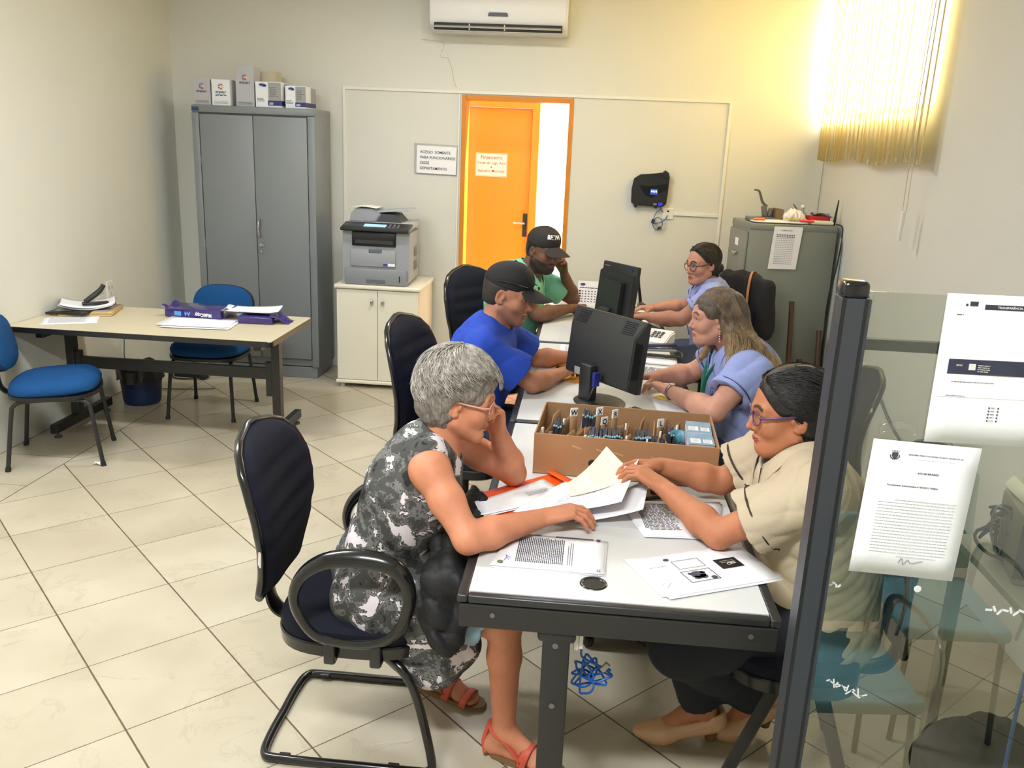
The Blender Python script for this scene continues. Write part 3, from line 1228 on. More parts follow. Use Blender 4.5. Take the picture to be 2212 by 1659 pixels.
# sign on the orange door
s = thing('door_sign', 'white office sign with red lettering on the orange door', 'sign', (0, 0, 0))
b_ = B(); box2(b_, (-0.960, 7.3965, 1.535), (-0.693, 7.3995, 1.725)); obj('sheet', b_, mat('sign_paper', (250, 236, 214), 0.6), s)
TS = Matrix.Translation((-0.8265, 7.396, 1.535)) @ Matrix.Rotation(PI / 2, 4, 'X')
b_ = B()
text_bm(b_, 'Financeiro', 0.044, TS @ Matrix.Translation((0, 0.142, 0)), 'CENTER', bold=0.0003)
text_bm(b_, 'Gruta do Lago Azul', 0.030, TS @ Matrix.Translation((0, 0.102, 0)), 'CENTER', bold=0.0002)
text_bm(b_, 'e', 0.024, TS @ Matrix.Translation((0, 0.071, 0)), 'CENTER', bold=0.0008)
text_bm(b_, 'Balne\u00e1rio Municipal', 0.030, TS @ Matrix.Translation((0, 0.037, 0)), 'CENTER', bold=0.0002, sx=0.95)
outline_bm(b_, TS, -0.130, 0.004, 0.130, 0.186, 0.0025)
obj('lettering', b_, mat('red_brown_ink', (158, 62, 40), 0.7), s)

# laminated sign on the wall
s = thing('wall_sign', 'laminated staff-only notice taped beside the orange doorway', 'sign', (0, 0, 0))
b_ = B()


def lam(u, v):
    return (-1.345 + 0.345 * u, YB - 0.004 - 0.004 * math.sin(9 * u + 5 * v) ** 2 - 0.006 * (u * v) ** 3, 1.552 + 0.232 * v - 0.006 * u)
sheet(b_, lam, 12, 10, 0.001)
obj('lamination', b_, clear_mat(), s, 'all')
b_ = B(); TS = Matrix.Translation((-1.325, YB - 0.012, 1.565)) @ Matrix.Rotation(PI / 2, 4, 'X') @ Matrix.Rotation(-0.018, 4, 'Z')
rect_bm(b_, TS, 0, 0, 0.305, 0.203); obj('sheet', b_, PAPER, s)
b_ = B(); TS2 = TS @ Matrix.Translation((0, 0, 0.001))
for i, tx in enumerate(('ACESSO  SOMENTE', 'PARA FUNCION\u00c1RIOS', 'DESSE', 'DEPARTAMENTO')):
    text_bm(b_, tx, 0.0285, TS2 @ Matrix.Translation((0.025, 0.148 - 0.040 * i, 0)), bold=0.0003, sx=0.95)
obj('lettering', b_, INKD, s)

# raceways on the wall
def trim(n, a, b):
    q = B(); box2(q, a, b, 0.002)
    return structure(obj('trim_%d' % n, q, WHITE))
trim(1, (-1.895, YB - 0.012, 0.05), (-1.872, YB, 2.178))
trim(2, (-1.872, YB - 0.011, 2.152), (0.985, YB, 2.176))
trim(3, (0.978, YB - 0.012, 0.05), (1.002, YB, 2.176))
trim(4, (0.640, YB - 0.012, 1.333), (0.978, YB, 1.357))
trim(5, (-1.010, YB - 0.012, 0.05), (-0.998, YB, 2.150))
# hairline cracks in the plaster above the doorway
q = B(); tube(q, [(-1.16, YB - 0.0005, 2.42), (-1.14, YB - 0.0005, 2.40), (-1.10, YB - 0.0005, 2.395), (-1.07, YB - 0.0005, 2.33), (-1.05, YB - 0.0005, 2.24), (-1.03, YB - 0.0005, 2.19)], 0.0012, 5)
tube(q, [(-1.30, YB - 0.0005, 2.52), (-1.2, YB - 0.0005, 2.515), (-1.13, YB - 0.0005, 2.50), (-1.15, YB - 0.0005, 2.43)], 0.0009, 5)
structure(obj('trim_6', q, mat('plaster_crack', (160, 146, 116), 0.8)))
q = B(); tube(q, [(1.701, 6.712, 0.05), (1.6995, 6.712, 1.2), (1.7, 6.713, 2.0)], 0.002, 5); structure(obj('trim_7', q, mat('corner_crack', (176, 162, 130), 0.8)))

# ceiling fittings above the lamps
for i, (lx, ly, _e) in enumerate(LAMPS):
    t = thing('ceiling_light', 'fluorescent fitting on the ceiling, number %s from the camera' % ('two', 'one', 'three')[i], 'light', (lx, ly, ZC), group='ceiling fluorescent fittings')
    t['label'] = ('fluorescent ceiling fitting nearest the air conditioner', 'fluorescent ceiling fitting nearest the camera', 'fluorescent ceiling fitting nearest the left wall')[i]
    q = B(); box2(q, (-0.62, -0.12, -0.03), (0.62, 0.12, 0.0), 0.004); obj('housing', q, mat('white_steel', (236, 236, 232), 0.4), t)

# ---------------------------------------------------------------- air conditioner
t = thing('air_conditioner', 'white split air conditioner high on the back wall above the doorway', 'air conditioner', (-0.715, YB, 2.56))
q = B()
prof = [(0.0, 0.0), (-0.02, -0.0), (-0.05, 0.0), (-0.155, 0.018), (-0.192, 0.045), (-0.205, 0.09), (-0.205, 0.20), (-0.19, 0.27), (-0.16, 0.29), (0.0, 0.29)]
prism(q, prof, -0.49, 0.49, Matrix(((0, 0, 1, 0), (1, 0, 0, 0), (0, 1, 0, 0), (0, 0, 0, 1))), bev=0.012)
obj('body', q, mat('ac_white', (226, 227, 229), 0.35), t, True)
q = B(); box2(q, (-0.455, -0.212, 0.008), (0.455, -0.14, 0.056), 0.004); obj('air_outlet', q, mat('outlet_dark', (30, 30, 28), 0.6), t)
q = B(); box(q, (0.90, 0.035, 0.008), (0, -0.213, 0.033), (0.5, 0, 0), 0.002)
box(q, (0.915, 0.012, 0.006), (0, -0.205, 0.004), (0, 0, 0), 0.002)
for x in (-0.2, 0.05): box(q, (0.008, 0.02, 0.04), (x, -0.214, 0.03))
obj('louvre', q, mat('louvre_grey', (176, 176, 168), 0.4), t)
q = B(); prism(q, [(-0.07, 0), (0.07, 0), (0.07, 0.017), (0.062, 0.026), (-0.062, 0.026), (-0.07, 0.017)], 0, 0.005, Matrix.Translation((0, -0.205, 0.105)) @ Matrix.Rotation(PI / 2, 4, 'X'))
obj('display', q, mat('display_black', (32, 34, 30), 0.2), t)

# ---------------------------------------------------------------- tall steel cabinet
GREY = mat('grey_steel_cabinet', (124, 129, 133), 0.42, bump=0.12, bscale=260, var=0.03, vscale=3)
GREYD = mat('dark_gap', (52, 54, 56), 0.6)
t = thing('steel_cabinet', 'tall grey steel two-door cabinet with toner boxes on top', 'cabinet', (-2.43, 6.47, 0))
q = B(); box2(q, (-0.45, -0.18, 0.09), (0.45, 0.20, 1.985), 0.008); obj('body', q, GREY, t, True)
q = B(); box2(q, (-0.435, -0.185, 0.0), (0.435, 0.19, 0.085), 0.003); obj('plinth', q, GREY, t)
q = B(); box2(q, (-0.452, -0.202, 1.935), (0.452, 0.202, 1.987), 0.010); obj('top', q, GREY, t, True)
q = B(); box2(q, (-0.400, -0.1815, 0.145), (0.400, -0.1805, 1.93)); obj('door_gap', q, GREYD, t)
for sx in (-1, 1):
    q = B()
    box2(q, (min(sx * 0.002, sx * 0.395), -0.199, 0.15), (max(sx * 0.002, sx * 0.395), -0.182, 1.925), 0.004)
    d = obj('door', q, GREY, t, True)
    q = B()
    for z in (0.35, 1.0, 1.6): cyl(q, (sx * 0.399, -0.19, z - 0.03), (sx * 0.399, -0.19, z + 0.03), 0.006, n=8)
    obj('hinge', q, mat('hinge_grey', (110, 112, 112), 0.4, metal=0.5), d)
    if sx > 0:
        q = B(); tube(q, [(0.028, -0.2, 1.19), (0.026, -0.225, 1.18), (0.026, -0.232, 1.13), (0.026, -0.225, 1.08), (0.028, -0.2, 1.07)], 0.008, 8); obj('handle', q, CHROME, d, True)
        q = B(); cyl(q, (0.035, -0.2, 1.01), (0.035, -0.212, 1.01), 0.013); cyl(q, (0.035, -0.2, 0.96), (0.035, -0.215, 0.96), 0.009)
        tube(q, [(0.035, -0.214, 1.01), (0.05, -0.22, 1.012), (0.055, -0.222, 1.0)], 0.004, 6); obj('lock', q, CHROME, d, True)
q = B(); box2(q, (-0.445, -0.2055, 1.945), (-0.395, -0.2025, 1.972)); obj('badge', q, mat('blue_badge', (40, 62, 104), 0.4), t)
for x0, x1 in ((-0.452, -0.40), (0.40, 0.452)):
    q = B(); box2(q, (x0, -0.199, 0.09), (x1, -0.182, 1.934), 0.003); obj('front_edge', q, GREY, t, True)

# toner boxes
BOXG = mat('toner_box_silver', (178, 178, 182), 0.45)
def toner_box(x0, x1, z1, y0, y1, kind, label, rz=0.0, flap=False):
    cx, cy = (x0 + x1) / 2, (y0 + y1) / 2
    w_, d_, h_ = (x1 - x0), (y1 - y0), z1 - 1.987
    t = thing('toner_box', label, 'box', (cx, cy, 1.9875), rz, 'toner boxes on the steel cabinet')
    q = B(); box2(q, (-w_ / 2, -d_ / 2, 0), (w_ / 2, d_ / 2, h_), 0.0015)
    m = {'grey': BOXG, 'white': mat('toner_box_white', (226, 228, 232), 0.45), 'beige': mat('toner_box_beige', (196, 186, 160), 0.6), 'blue': mat('toner_box_white', (226, 228, 232), 0.45)}[kind]
    obj('carton', q, m, t)
    F_ = Matrix.Translation((0, -d_ / 2 - 0.0012, 0)) @ Matrix.Rotation(PI / 2, 4, 'X')
    S_ = Matrix.Translation((w_ / 2 + 0.0012, 0, 0)) @ Matrix.Rotation(PI / 2, 4, 'Z') @ Matrix.Rotation(PI / 2, 4, 'X')
    if kind in ('grey', 'white'):
        zt = h_ * 0.72
        for k, c in enumerate(((238, 190, 30), (200, 50, 120), (40, 90, 170), (150, 60, 60), (110, 70, 140))):
            q = B(); a = 2 * PI * k / 5
            pts = [(math.cos(a) * 0.006, math.sin(a) * 0.006), (math.cos(a - 0.6) * 0.022, math.sin(a - 0.6) * 0.022), (math.cos(a + 0.45) * 0.022, math.sin(a + 0.45) * 0.022)]
            q.faces.new([q.verts.new(F_ @ Vector((x, zt + y, 0))) for x, y in pts]); obj('logo', q, mat('logo_%d' % k, c, 0.5), t)
        q = B(); text_bm(q, 'BYQUALY', 0.017, F_ @ Matrix.Translation((0, zt - 0.042, 0)), 'CENTER', bold=0.0006)
        for i in range(3):
            lines_bm(q, F_, -w_ * 0.38, w_ * 0.38, 0.030 - 0.007 * i, 1, 0.01, 0.002, seed=i + int(x0 * 100))
        if kind == 'white':
            lines_bm(q, F_, -w_ * 0.3, w_ * 0.3, zt - 0.055, 1, 0.01, 0.006, seed=3)
            tube(q, [F_ @ Vector(p) for p in ((-0.04, 0.06, 0), (-0.01, 0.08, 0), (0.0, 0.065, 0), (0.03, 0.085, 0))], 0.0012, 4)
            text_bm(q, 'BYQUALY', 0.014, S_ @ Matrix.Translation((0, zt - 0.042, 0)), 'CENTER', bold=0.0005)
        obj('print', q, INKD, t)
    if kind == 'blue':
        for M_, wd in ((F_, w_), (S_, d_)):
            q = B(); rect_bm(q, M_, -wd * 0.02 if M_ is F_ else -wd / 2, h_ * 0.07, wd / 2, h_ * 0.27); obj('band', q, mat('navy_band', (26, 44, 110), 0.4), t)
            q = B(); rect_bm(q, M_, 0.0, h_ * 0.27, wd / 2, h_ * 0.97); obj('grey_panel', q, mat('silver_panel', (150, 150, 148), 0.4), t)
        q = B(); disc_bm(q, F_ @ Matrix.Rotation(-0.12, 4, 'Z'), -w_ * 0.30, h_ * 0.83, w_ * 0.15, 0.011); obj('oval_mark', q, mat('oval_blue', (24, 40, 120), 0.4), t)
        q = B(); F2 = F_ @ Matrix.Translation((0, 0, 0.0008))
        lines_bm(q, F2, 0.01, w_ * 0.42, h_ * 0.8, 6, 0.012, 0.003, 0.4, seed=5); lines_bm(q, F2, -w_ * 0.45, -w_ * 0.1, h_ * 0.35, 3, 0.009, 0.003, 0.3, seed=6)
        obj('print', q, INK, t)
        q = B(); text_bm(q, 'SAMSUNG', 0.0085, F2 @ Matrix.Translation((-w_ * 0.30, h_ * 0.83 - 0.004, 0.0004)) @ Matrix.Rotation(-0.12, 4, 'Z'), 'CENTER', bold=0.0002)
        text_bm(q, '203', 0.02, F2 @ Matrix.Translation((w_ * 0.03, h_ * 0.11, 0.0004)), bold=0.0006)
        obj('lettering', q, mat('white_print', (235, 235, 240), 0.5), t)
toner_box(-2.87, -2.745, 2.165, 6.30, 6.42, 'grey', 'small grey toner box with colour logo, leftmost on the steel cabinet')
toner_box(-2.735, -2.60, 2.165, 6.30, 6.56, 'white', 'white toner box with handwriting, second from the left on the cabinet', 0.0)
toner_box(-2.56, -2.425, 2.262, 6.31, 6.44, 'grey', 'tallest grey toner box with colour logo on the cabinet')
toner_box(-2.50, -2.33, 2.240, 6.47, 6.62, 'beige', 'plain beige carton standing behind the tall grey toner box')
toner_box(-2.412, -2.225, 2.160, 6.30, 6.44, 'blue', 'white toner box with blue oval mark beside the tall grey box', 0.0)
toner_box(-2.205, -2.055, 2.140, 6.33, 6.56, 'blue', 'white toner box with navy band, rightmost on the steel cabinet', 0.0)

# ---------------------------------------------------------------- white cabinet and printer
WC = mat('white_laminate', (226, 221, 204), 0.4, var=0.02)
t = thing('storage_cabinet', 'low white two-door cabinet standing under the grey printer', 'cabinet', (-1.485, 6.40, 0))
q = B(); box2(q, (-0.305, -0.27, 0.055), (0.305, 0.27, 0.745), 0.003); obj('body', q, WC, t)
q = B(); box2(q, (-0.32, -0.305, 0.745), (0.32, 0.285, 0.775), 0.011, 3); obj('top', q, WC, t, True)
q = B(); box2(q, (-0.315, -0.30, 0.032), (0.315, 0.28, 0.058), 0.008, 3); obj('base_board', q, WC, t, True)
for sx in (-1, 1):
    q = B(); box2(q, (min(sx * 0.002, sx * 0.302), -0.288, 0.062), (max(sx * 0.002, sx * 0.302), -0.271, 0.740), 0.002); d = obj('door', q, WC, t)
    q = B(); ball(q, (sx * 0.04, -0.305, 0.655), (0.010, 0.010, 0.024)); cyl(q, (sx * 0.04, -0.288, 0.655), (sx * 0.04, -0.305, 0.655), 0.006); obj('knob', q, CHROME, d, True)
    for y in (-0.26, 0.22):
        q = B(); cyl(q, (sx * 0.27, y, 0), (sx * 0.27, y, 0.033), 0.018); obj('foot', q, mat('foot_beige', (188, 170, 140), 0.5), t)

PG = mat('printer_grey', (150, 154, 160), 0.45)
t = thing('multifunction_printer', 'grey multifunction printer with black control panel on the white cabinet', 'printer', (-1.50, 6.34, 0.776), 0.0)
q = B()
prism(q, [(-0.245, -0.20), (0.245, -0.20), (0.225, 0.24), (-0.225, 0.24)], 0.012, 0.40, None, bev=0.02); obj('body', q, PG, t, True)
q = B(); box2(q, (-0.23, -0.2205, 0.0), (0.23, -0.17, 0.12), 0.012); pt = obj('paper_tray', q, mat('printer_grey_tray', (132, 136, 142), 0.45), t, True)
q = B(); box2(q, (-0.07, -0.223, 0.012), (0.07, -0.215, 0.045), 0.004); obj('grip', q, mat('printer_dark_grey', (96, 100, 106), 0.5), pt)
q = B(); box2(q, (0.172, -0.2225, 0.03), (0.180, -0.219, 0.075)); obj('paper_gauge', q, INKD, pt)
q = B(); box2(q, (-0.185, -0.214, 0.135), (0.145, -0.197, 0.255), 0.004); fp = obj('front_panel', q, PG, t, True)
q = B(); box2(q, (-0.05, -0.217, 0.235), (0.045, -0.212, 0.262), 0.004); obj('latch', q, mat('printer_dark_grey', (96, 100, 106), 0.5), fp)
q = B(); box2(q, (0.055, -0.216, 0.142), (0.085, -0.2135, 0.160)); obj('blue_label', q, mat('label_blue', (52, 66, 150), 0.5), fp)
q = B(); box2(q, (0.09, -0.216, 0.142), (0.14, -0.2135, 0.162)); obj('white_label', q, PAPER, fp)
q = B(); box2(q, (-0.175, -0.214, 0.28), (0.145, -0.17, 0.385), 0.008); oo = obj('output_slot', q, mat('slot_black', (14, 14, 15), 0.35), t, True)
q = B(); box2(q, (-0.15, -0.217, 0.30), (0.125, -0.212, 0.325)); box2(q, (0.03, -0.2175, 0.345), (0.125, -0.212, 0.35)); obj('slot_flap', q, mat('slot_flap', (44, 44, 46), 0.4), oo)
q = B(); box(q, (0.50, 0.16, 0.022), (0.0, -0.18, 0.415), (0.22, 0, 0), 0.009); cp = obj('control_panel', q, mat('panel_black', (38, 40, 44), 0.3), t, True)
q = B(); box(q, (0.16, 0.055, 0.003), (-0.01, -0.185, 0.4265), (0.22, 0, 0)); obj('screen', q, mat('lcd_screen', (150, 186, 220), 0.2, emit=0.75), cp)
q = B()
for k in range(9): cyl(q, (0.10 + 0.03 * (k % 3), -0.215 + 0.025 * (k // 3), 0.418 + 0.005 * (k // 3)), (0.10 + 0.03 * (k % 3), -0.216 + 0.025 * (k // 3), 0.428 + 0.0055 * (k // 3)), 0.007, n=10)
obj('button', q, mat('button_grey', (120, 122, 126), 0.4), cp); 
q = B(); box2(q, (-0.235, -0.10, 0.40), (0.235, 0.22, 0.445), 0.012); obj('scanner_lid', q, mat('printer_light_grey', (172, 176, 182), 0.45), t, True)
q = B(); prism(q, [(-0.225, 0.44), (-0.03, 0.44), (0.01, 0.50), (-0.05, 0.535), (-0.18, 0.535), (-0.21, 0.50)], -0.20, 0.10, Matrix(((1, 0, 0, 0), (0, 0, -1, 0), (0, 1, 0, 0), (0, 0, 0, 1))), bev=0.008)
obj('document_feeder', q, PG, t, True)
q = B(); box(q, (0.24, 0.26, 0.010), (0.095, 0.05, 0.525), (0, -0.10, 0), 0.004); obj('feeder_tray', q, mat('printer_light_grey', (172, 176, 182), 0.45), t, True)
q = B(); prism(q, [(-0.02, 0.446), (0.16, 0.446), (0.11, 0.50), (0.0, 0.505)], -0.16, 0.09, Matrix(((1, 0, 0, 0), (0, 0, -1, 0), (0, 1, 0, 0), (0, 0, 0, 1)))); obj('feeder_mouth', q, mat('feeder_dark', (66, 68, 72), 0.5), t)
q = B()
for k in range(9):
    box(q, (0.002, 0.12, 0.003), (0.2405, 0.05, 0.20 + k * 0.008), (0, 0, 0.045)); box(q, (0.002, 0.12, 0.003), (0.2405, 0.05, 0.10 + k * 0.008), (0, 0, 0.045))
obj('side_vent', q, mat('printer_dark_grey', (96, 100, 106), 0.5), t)
q = B(); sheet(q, lambda u, v: (-1.73 + 0.21 * u, 6.23 + 0.20 * v, 1.316 + 0.012 * math.sin(3 * u)), 6, 3, 0.001); tag(obj('paper_sheet', q, PAPER, None, 'all'), 'white paper sheet lying on top of the grey printer', 'paper')

# ---------------------------------------------------------------- time clock, socket, blue cable
t = thing('time_clock', 'black wall time clock showing 14:16 on a small blue screen', 'time clock', (0.455, YB, 1.40))
FM = Matrix(((1, 0, 0, 0), (0, 0, -1, 0), (0, 1, 0, 0), (0, 0, 0, 1)))
q = B(); prism(q, [(-0.135, 0.02), (-0.11, 0.0), (0.10, -0.005), (0.125, 0.02), (0.132, 0.10), (0.135, 0.22), (0.105, 0.25), (0.075, 0.235), (-0.08, 0.225), (-0.125, 0.195), (-0.138, 0.12)], 0.0, 0.055, FM, bev=0.008)
obj('body', q, mat('clock_black', (28, 28, 31), 0.4), t, True)
q = B(); prism(q, [(0.07, 0.235), (0.10, 0.262), (0.125, 0.245), (0.135, 0.20), (0.10, 0.21)], 0.0, 0.085, FM, bev=0.006); obj('hood', q, mat('clock_black', (28, 28, 31), 0.4), t, True)
q = B(); prism(q, [(-0.09, 0.15), (0.0, 0.145), (0.125, 0.165), (0.125, 0.125), (0.01, 0.06), (-0.04, 0.08)], 0.055, 0.058, FM); obj('face_panel', q, mat('clock_gloss', (14, 14, 16), 0.15), t)
q = B(); box2(q, (0.0, -0.0605, 0.083), (0.055, -0.058, 0.125)); sc_ = obj('screen', q, mat('clock_screen', (52, 66, 150), 0.2, emit=0.8), t)
q = B(); text_bm(q, '14:16', 0.0215, Matrix.Translation((0.002, -0.0615, 0.100)) @ Matrix.Rotation(PI / 2, 4, 'X'), bold=0.0006); obj('digits', q, mat('clock_digits', (205, 220, 255), 0.3, emit=1.6), sc_)
q = B(); box2(q, (0.068, -0.0605, 0.003), (0.094, -0.055, 0.024), 0.003); obj('sensor', q, mat('sensor_blue', (30, 30, 250), 0.3, emit=2.2), t)
q = B(); box2(q, (0.028, -0.0595, 0.006), (0.056, -0.056, 0.022), 0.004); obj('key', q, mat('button_grey', (120, 122, 126), 0.4), t)
for x in (-0.10, 0.05):
    q = B(); cyl(q, (x, -0.005, -0.006), (x, -0.05, -0.006), 0.012); obj('foot', q, BLACKP, t)
t = thing('network_outlet', 'white network outlet plate on the back wall below the time clock', 'outlet', (0.603, YB, 1.345))
q = B(); box2(q, (-0.042, -0.010, -0.042), (0.042, 0, 0.042), 0.003); obj('plate', q, WHITE, t)
q = B(); box2(q, (-0.008, -0.012, 0.012), (0.008, -0.0095, 0.024)); obj('jack', q, INKD, t)
t = thing('network_cable', 'blue network cable coiled under the time clock', 'cable', (0, 0, 0))
q = B(); cy_ = YB - 0.02
tube(q, [(0.545, cy_, 1.40), (0.54, cy_, 1.375), (0.51, cy_, 1.34), (0.495, cy_, 1.29)] + [(0.53 + 0.036 * math.cos(a), cy_ - 0.002 * a, 1.27 + 0.045 * math.sin(a)) for a in [PI + i * 0.6 for i in range(22)]] + [(0.575, cy_, 1.29), (0.60, cy_, 1.335)], 0.0028, 6)
tube(q, [(0.545, cy_, 1.40), (0.55, cy_, 1.37), (0.57, cy_, 1.355)], 0.0028, 6)
obj('cord', q, mat('blue_cable', (44, 96, 160), 0.4), t, 'all')
q = B(); box(q, (0.022, 0.02, 0.03), (0.496, cy_, 1.285), (0, 0.2, 0)); box(q, (0.028, 0.02, 0.018), (0.548, cy_, 1.236), (0, -0.5, 0)); obj('strap', q, BLACKP, t)

# ---------------------------------------------------------------- vertical blind on the right wall
BM = blind_mat()
t = thing('vertical_blind', 'cream vertical blind glowing yellow over the sunlit window', 'blind', (XR - 0.075, 5.595, 1.78))
NS = 26
for i in range(NS):
    y = -0.985 + i * (1.99 / (NS - 1))
    a = math.radians(random.uniform(16, 30))
    ca, sa = math.cos(a), math.sin(a)
    zb = 0.0 + 0.012 * math.sin(i * 0.5) + 0.006 * random.random()
    q = B()

    def sl(u, v, y=y, zb=zb, ca=ca, sa=sa):
        s_ = (u - 0.5) * 0.105
        bow = 0.007 * math.cos(PI * (u - 0.5)) + 0.003 * math.sin(3 * v + i)
        return (s_ * sa + bow, y + s_ * ca, zb + v * (1.17 - zb))
    sheet(q, sl, 6, 6, 0.0006)
    o = obj('slat', q, BM, t, 'all')
    if i % 2 == 0 or i > 14:
        q = B(); tube(q, [(0.004, y - 0.04, zb + 0.028), (-0.008, y, zb + 0.008 - 0.006 * random.random()), (0.004, y + 0.04, zb + 0.028)], 0.0016, 5)
        obj('chain', q, WHITE, o, 'all')
q = B(); box2(q, (-0.03, -1.10, 1.17), (0.055, 1.10, 1.215), 0.003); obj('head_rail', q, WHITE, t)
t = thing('blind_cord', 'white pull cords with a long weight hanging at the blind end', 'cord', (XR - 0.10, 4.66, 1.45))
q = B()
for k, (dx, dy) in enumerate(((0, 0), (0.012, -0.02))):
    pp = [(dx, dy + 0.01 * math.sin(z * 4), 0.1 + z) for z in [i * 0.12 for i in range(12)]]
    tube(q, pp, 0.0022, 5)
obj('cord', q, mat('cord_grey', (196, 190, 170), 0.5), t, 'all')
q = B(); box(q, (0.018, 0.026, 0.15), (0.004, -0.005, 0.03), (0.05, 0, 0), 0.004); obj('weight', q, WHITE, t)

# ---------------------------------------------------------------- filing cabinet in the corner
FG = mat('grey_green_filing_steel', (128, 132, 124), 0.45, bump=0.12, bscale=260, var=0.03, vscale=3)
FC = thing('filing_cabinet', 'grey steel filing cabinet in the back right corner', 'filing cabinet', (1.09, 5.97, 0), math.radians(5.5))
q = B(); box2(q, (0, 0, 0.0), (0.59, 0.46, 1.355), 0.006); obj('body', q, FG, FC, True)
q = B(); box2(q, (-0.004, -0.004, 1.315), (0.594, 0.464, 1.36), 0.008); obj('top', q, FG, FC, True)
for k in range(4):
    z0 = 0.03 + k * 0.32
    q = B(); box2(q, (-0.018, 0.015, z0), (0.0, 0.445, z0 + 0.31), 0.005); d = obj('drawer', q, FG, FC, True)
    q = B(); box2(q, (-0.04, 0.18, z0 + 0.14), (-0.018, 0.28, z0 + 0.16), 0.004); obj('handle', q, CHROME, d, True)
    q = B(); box2(q, (-0.021, 0.19, z0 + 0.20), (-0.0185, 0.27, z0 + 0.25)); obj('card_label', q, PAPER, d)
FCm = Matrix.Translation((1.09, 5.97, 0)) @ Matrix.Rotation(math.radians(5.5), 4, 'Z')
t = thing('paper_chart', 'white printed chart taped to the side of the filing cabinet', 'paper', (1.09, 5.97, 0), math.radians(5.5))
q = B(); q.faces.new([q.verts.new(p) for p in ((0.145, -0.0085, 1.06), (0.335, -0.0085, 1.063), (0.352, -0.0085, 1.345), (0.160, -0.0085, 1.345))]); obj('sheet', q, PAPER, t)
q = B(); TM = Matrix.Translation((0.165, -0.0095, 1.08)) @ Matrix.Rotation(PI / 2, 4, 'X')
for r_ in range(17):
    for c_ in range(11):
        if r_ < 2:
            rect_bm(q, TM, 0.015 + c_ * 0.0115, 0.207 - r_ * 0.012, 0.022 + c_ * 0.0115, 0.213 - r_ * 0.012)
        else:
            rect_bm(q, TM, 0.012 + c_ * 0.0115, 0.209 - r_ * 0.012, 0.019 + c_ * 0.0115, 0.2115 - r_ * 0.012)
text_bm(q, 'NUMERA\u00c7\u00c3O', 0.012, TM @ Matrix.Translation((0.08, 0.236, 0)), 'CENTER', bold=0.0001)
obj('print', q, INKD, t)
def fct(x, y, z=1.361):
    return tuple(FCm @ Vector((x, y, z)))
# things on the filing cabinet
t = thing('hole_punch', 'large grey hole punch with raised curved lever on the filing cabinet', 'hole punch', fct(0.12, 0.20), math.radians(5))
q = B(); box2(q, (-0.09, -0.07, 0.0), (0.09, 0.07, 0.03), 0.006); obj('base', q, mat('blue_grey_metal', (96, 106, 122), 0.4), t, True)
q = B(); box(q, (0.03, 0.05, 0.08), (0.02, 0, 0.065), (0, -0.2, 0), 0.006); box(q, (0.03, 0.05, 0.06), (0.06, 0, 0.06), (0, 0.3, 0), 0.006); obj('frame', q, mat('worn_metal', (104, 104, 98), 0.4, metal=0.3), t, True)
q = B(); tube(q, [(0.035, 0, 0.10), (0.0, 0, 0.13), (-0.02, 0, 0.18), (-0.035, 0, 0.205), (-0.065, 0, 0.21)], [0.010, 0.009, 0.008, 0.006], 8); obj('lever', q, mat('worn_metal', (104, 104, 98), 0.4, metal=0.3), t, True)
q = B(); prism(q, [(0.20, 1.361), (0.29, 1.361), (0.262, 1.42), (0.250, 1.45), (0.20, 1.455)], -0.22, -0.13, FCm @ FM, bev=0.004); tag(obj('wood_block', q, mat('brown_wood_block', (120, 98, 70), 0.7, var=0.2, vscale=20)), 'brown block leaning beside the hole punch on the cabinet', 'block')
q = B(); sheet(q, lambda u, v: fct(0.03 + 0.36 * u, 0.015 + 0.13 * v, 1.372 + 0.01 * math.sin(3 * u) * v), 6, 4, 0.006); tag(obj('paper_stack', q, PAPER, None, 'all'), 'loose white papers at the front edge of the filing cabinet top', 'papers')
for k, (x, rz_, c, lb) in enumerate(((0.06, 0.5, (250, 120, 60), 'orange highlighter lying at the left end of the filing cabinet top'), (0.385, -0.1, (250, 60, 90), 'pink highlighter lying at the middle of the filing cabinet top'))):
    t = thing('highlighter_pen', lb, 'pen', fct(x, 0.03, 1.385), rz_)
    q = B(); cyl(q, (-0.045, 0, 0), (0.02, 0, 0), 0.008); obj('barrel', q, mat('pen_col_%d' % k, c, 0.3), t, True)
    q = B(); cyl(q, (0.02, 0, 0), (0.045, 0, 0), 0.009); obj('cap', q, mat('pen_col_%d' % k, c, 0.3), t, True)
q = B()
for k in range(5): tube(q, [fct(0.24 + 0.03 * k, 0.05, 1.39), fct(0.26 + 0.03 * k, 0.08, 1.40), fct(0.29 + 0.025 * k, 0.06, 1.388)], 0.004, 6)
tag(obj('banana_peel_strap', q, mat('yellow_strap', (222, 200, 60), 0.5), None, 'all'), 'yellow strap heaped on the filing cabinet papers', 'strap').name = 'yellow_strap'
pb = [ell(fct(0.315, 0.13, 1.41), (0.05, 0.05, 0.045), k=0.02), ell(fct(0.36, 0.10, 1.395), (0.03, 0.03, 0.035), k=0.02), ell(fct(0.28, 0.11, 1.40), (0.03, 0.03, 0.03), k=0.02)]
tag(sdf_obj('plastic_bag', pb, 0.006, mat('white_bag', (232, 230, 226), 0.35), None, cloth_noise(0.008, 60, 3)), 'crumpled white plastic bag on the filing cabinet', 'bag')
t = thing('glass_bottle', 'small clear bottle with white round cap on the filing cabinet', 'bottle', fct(0.41, 0.22))
q = B(); lathe(q, [(0, 0), (0.026, 0), (0.028, 0.01), (0.028, 0.06), (0.012, 0.08), (0.010, 0.095)], 16); obj('body', q, clear_mat('bottle_clear', (0.8, 0.8, 0.8, 1), 0.15), t, 'all')
q = B(); lathe(q, [(0.0285, 0.015), (0.0285, 0.055)], 16); obj('label_band', q, mat('bottle_label', (190, 180, 176), 0.6), t, 'all')
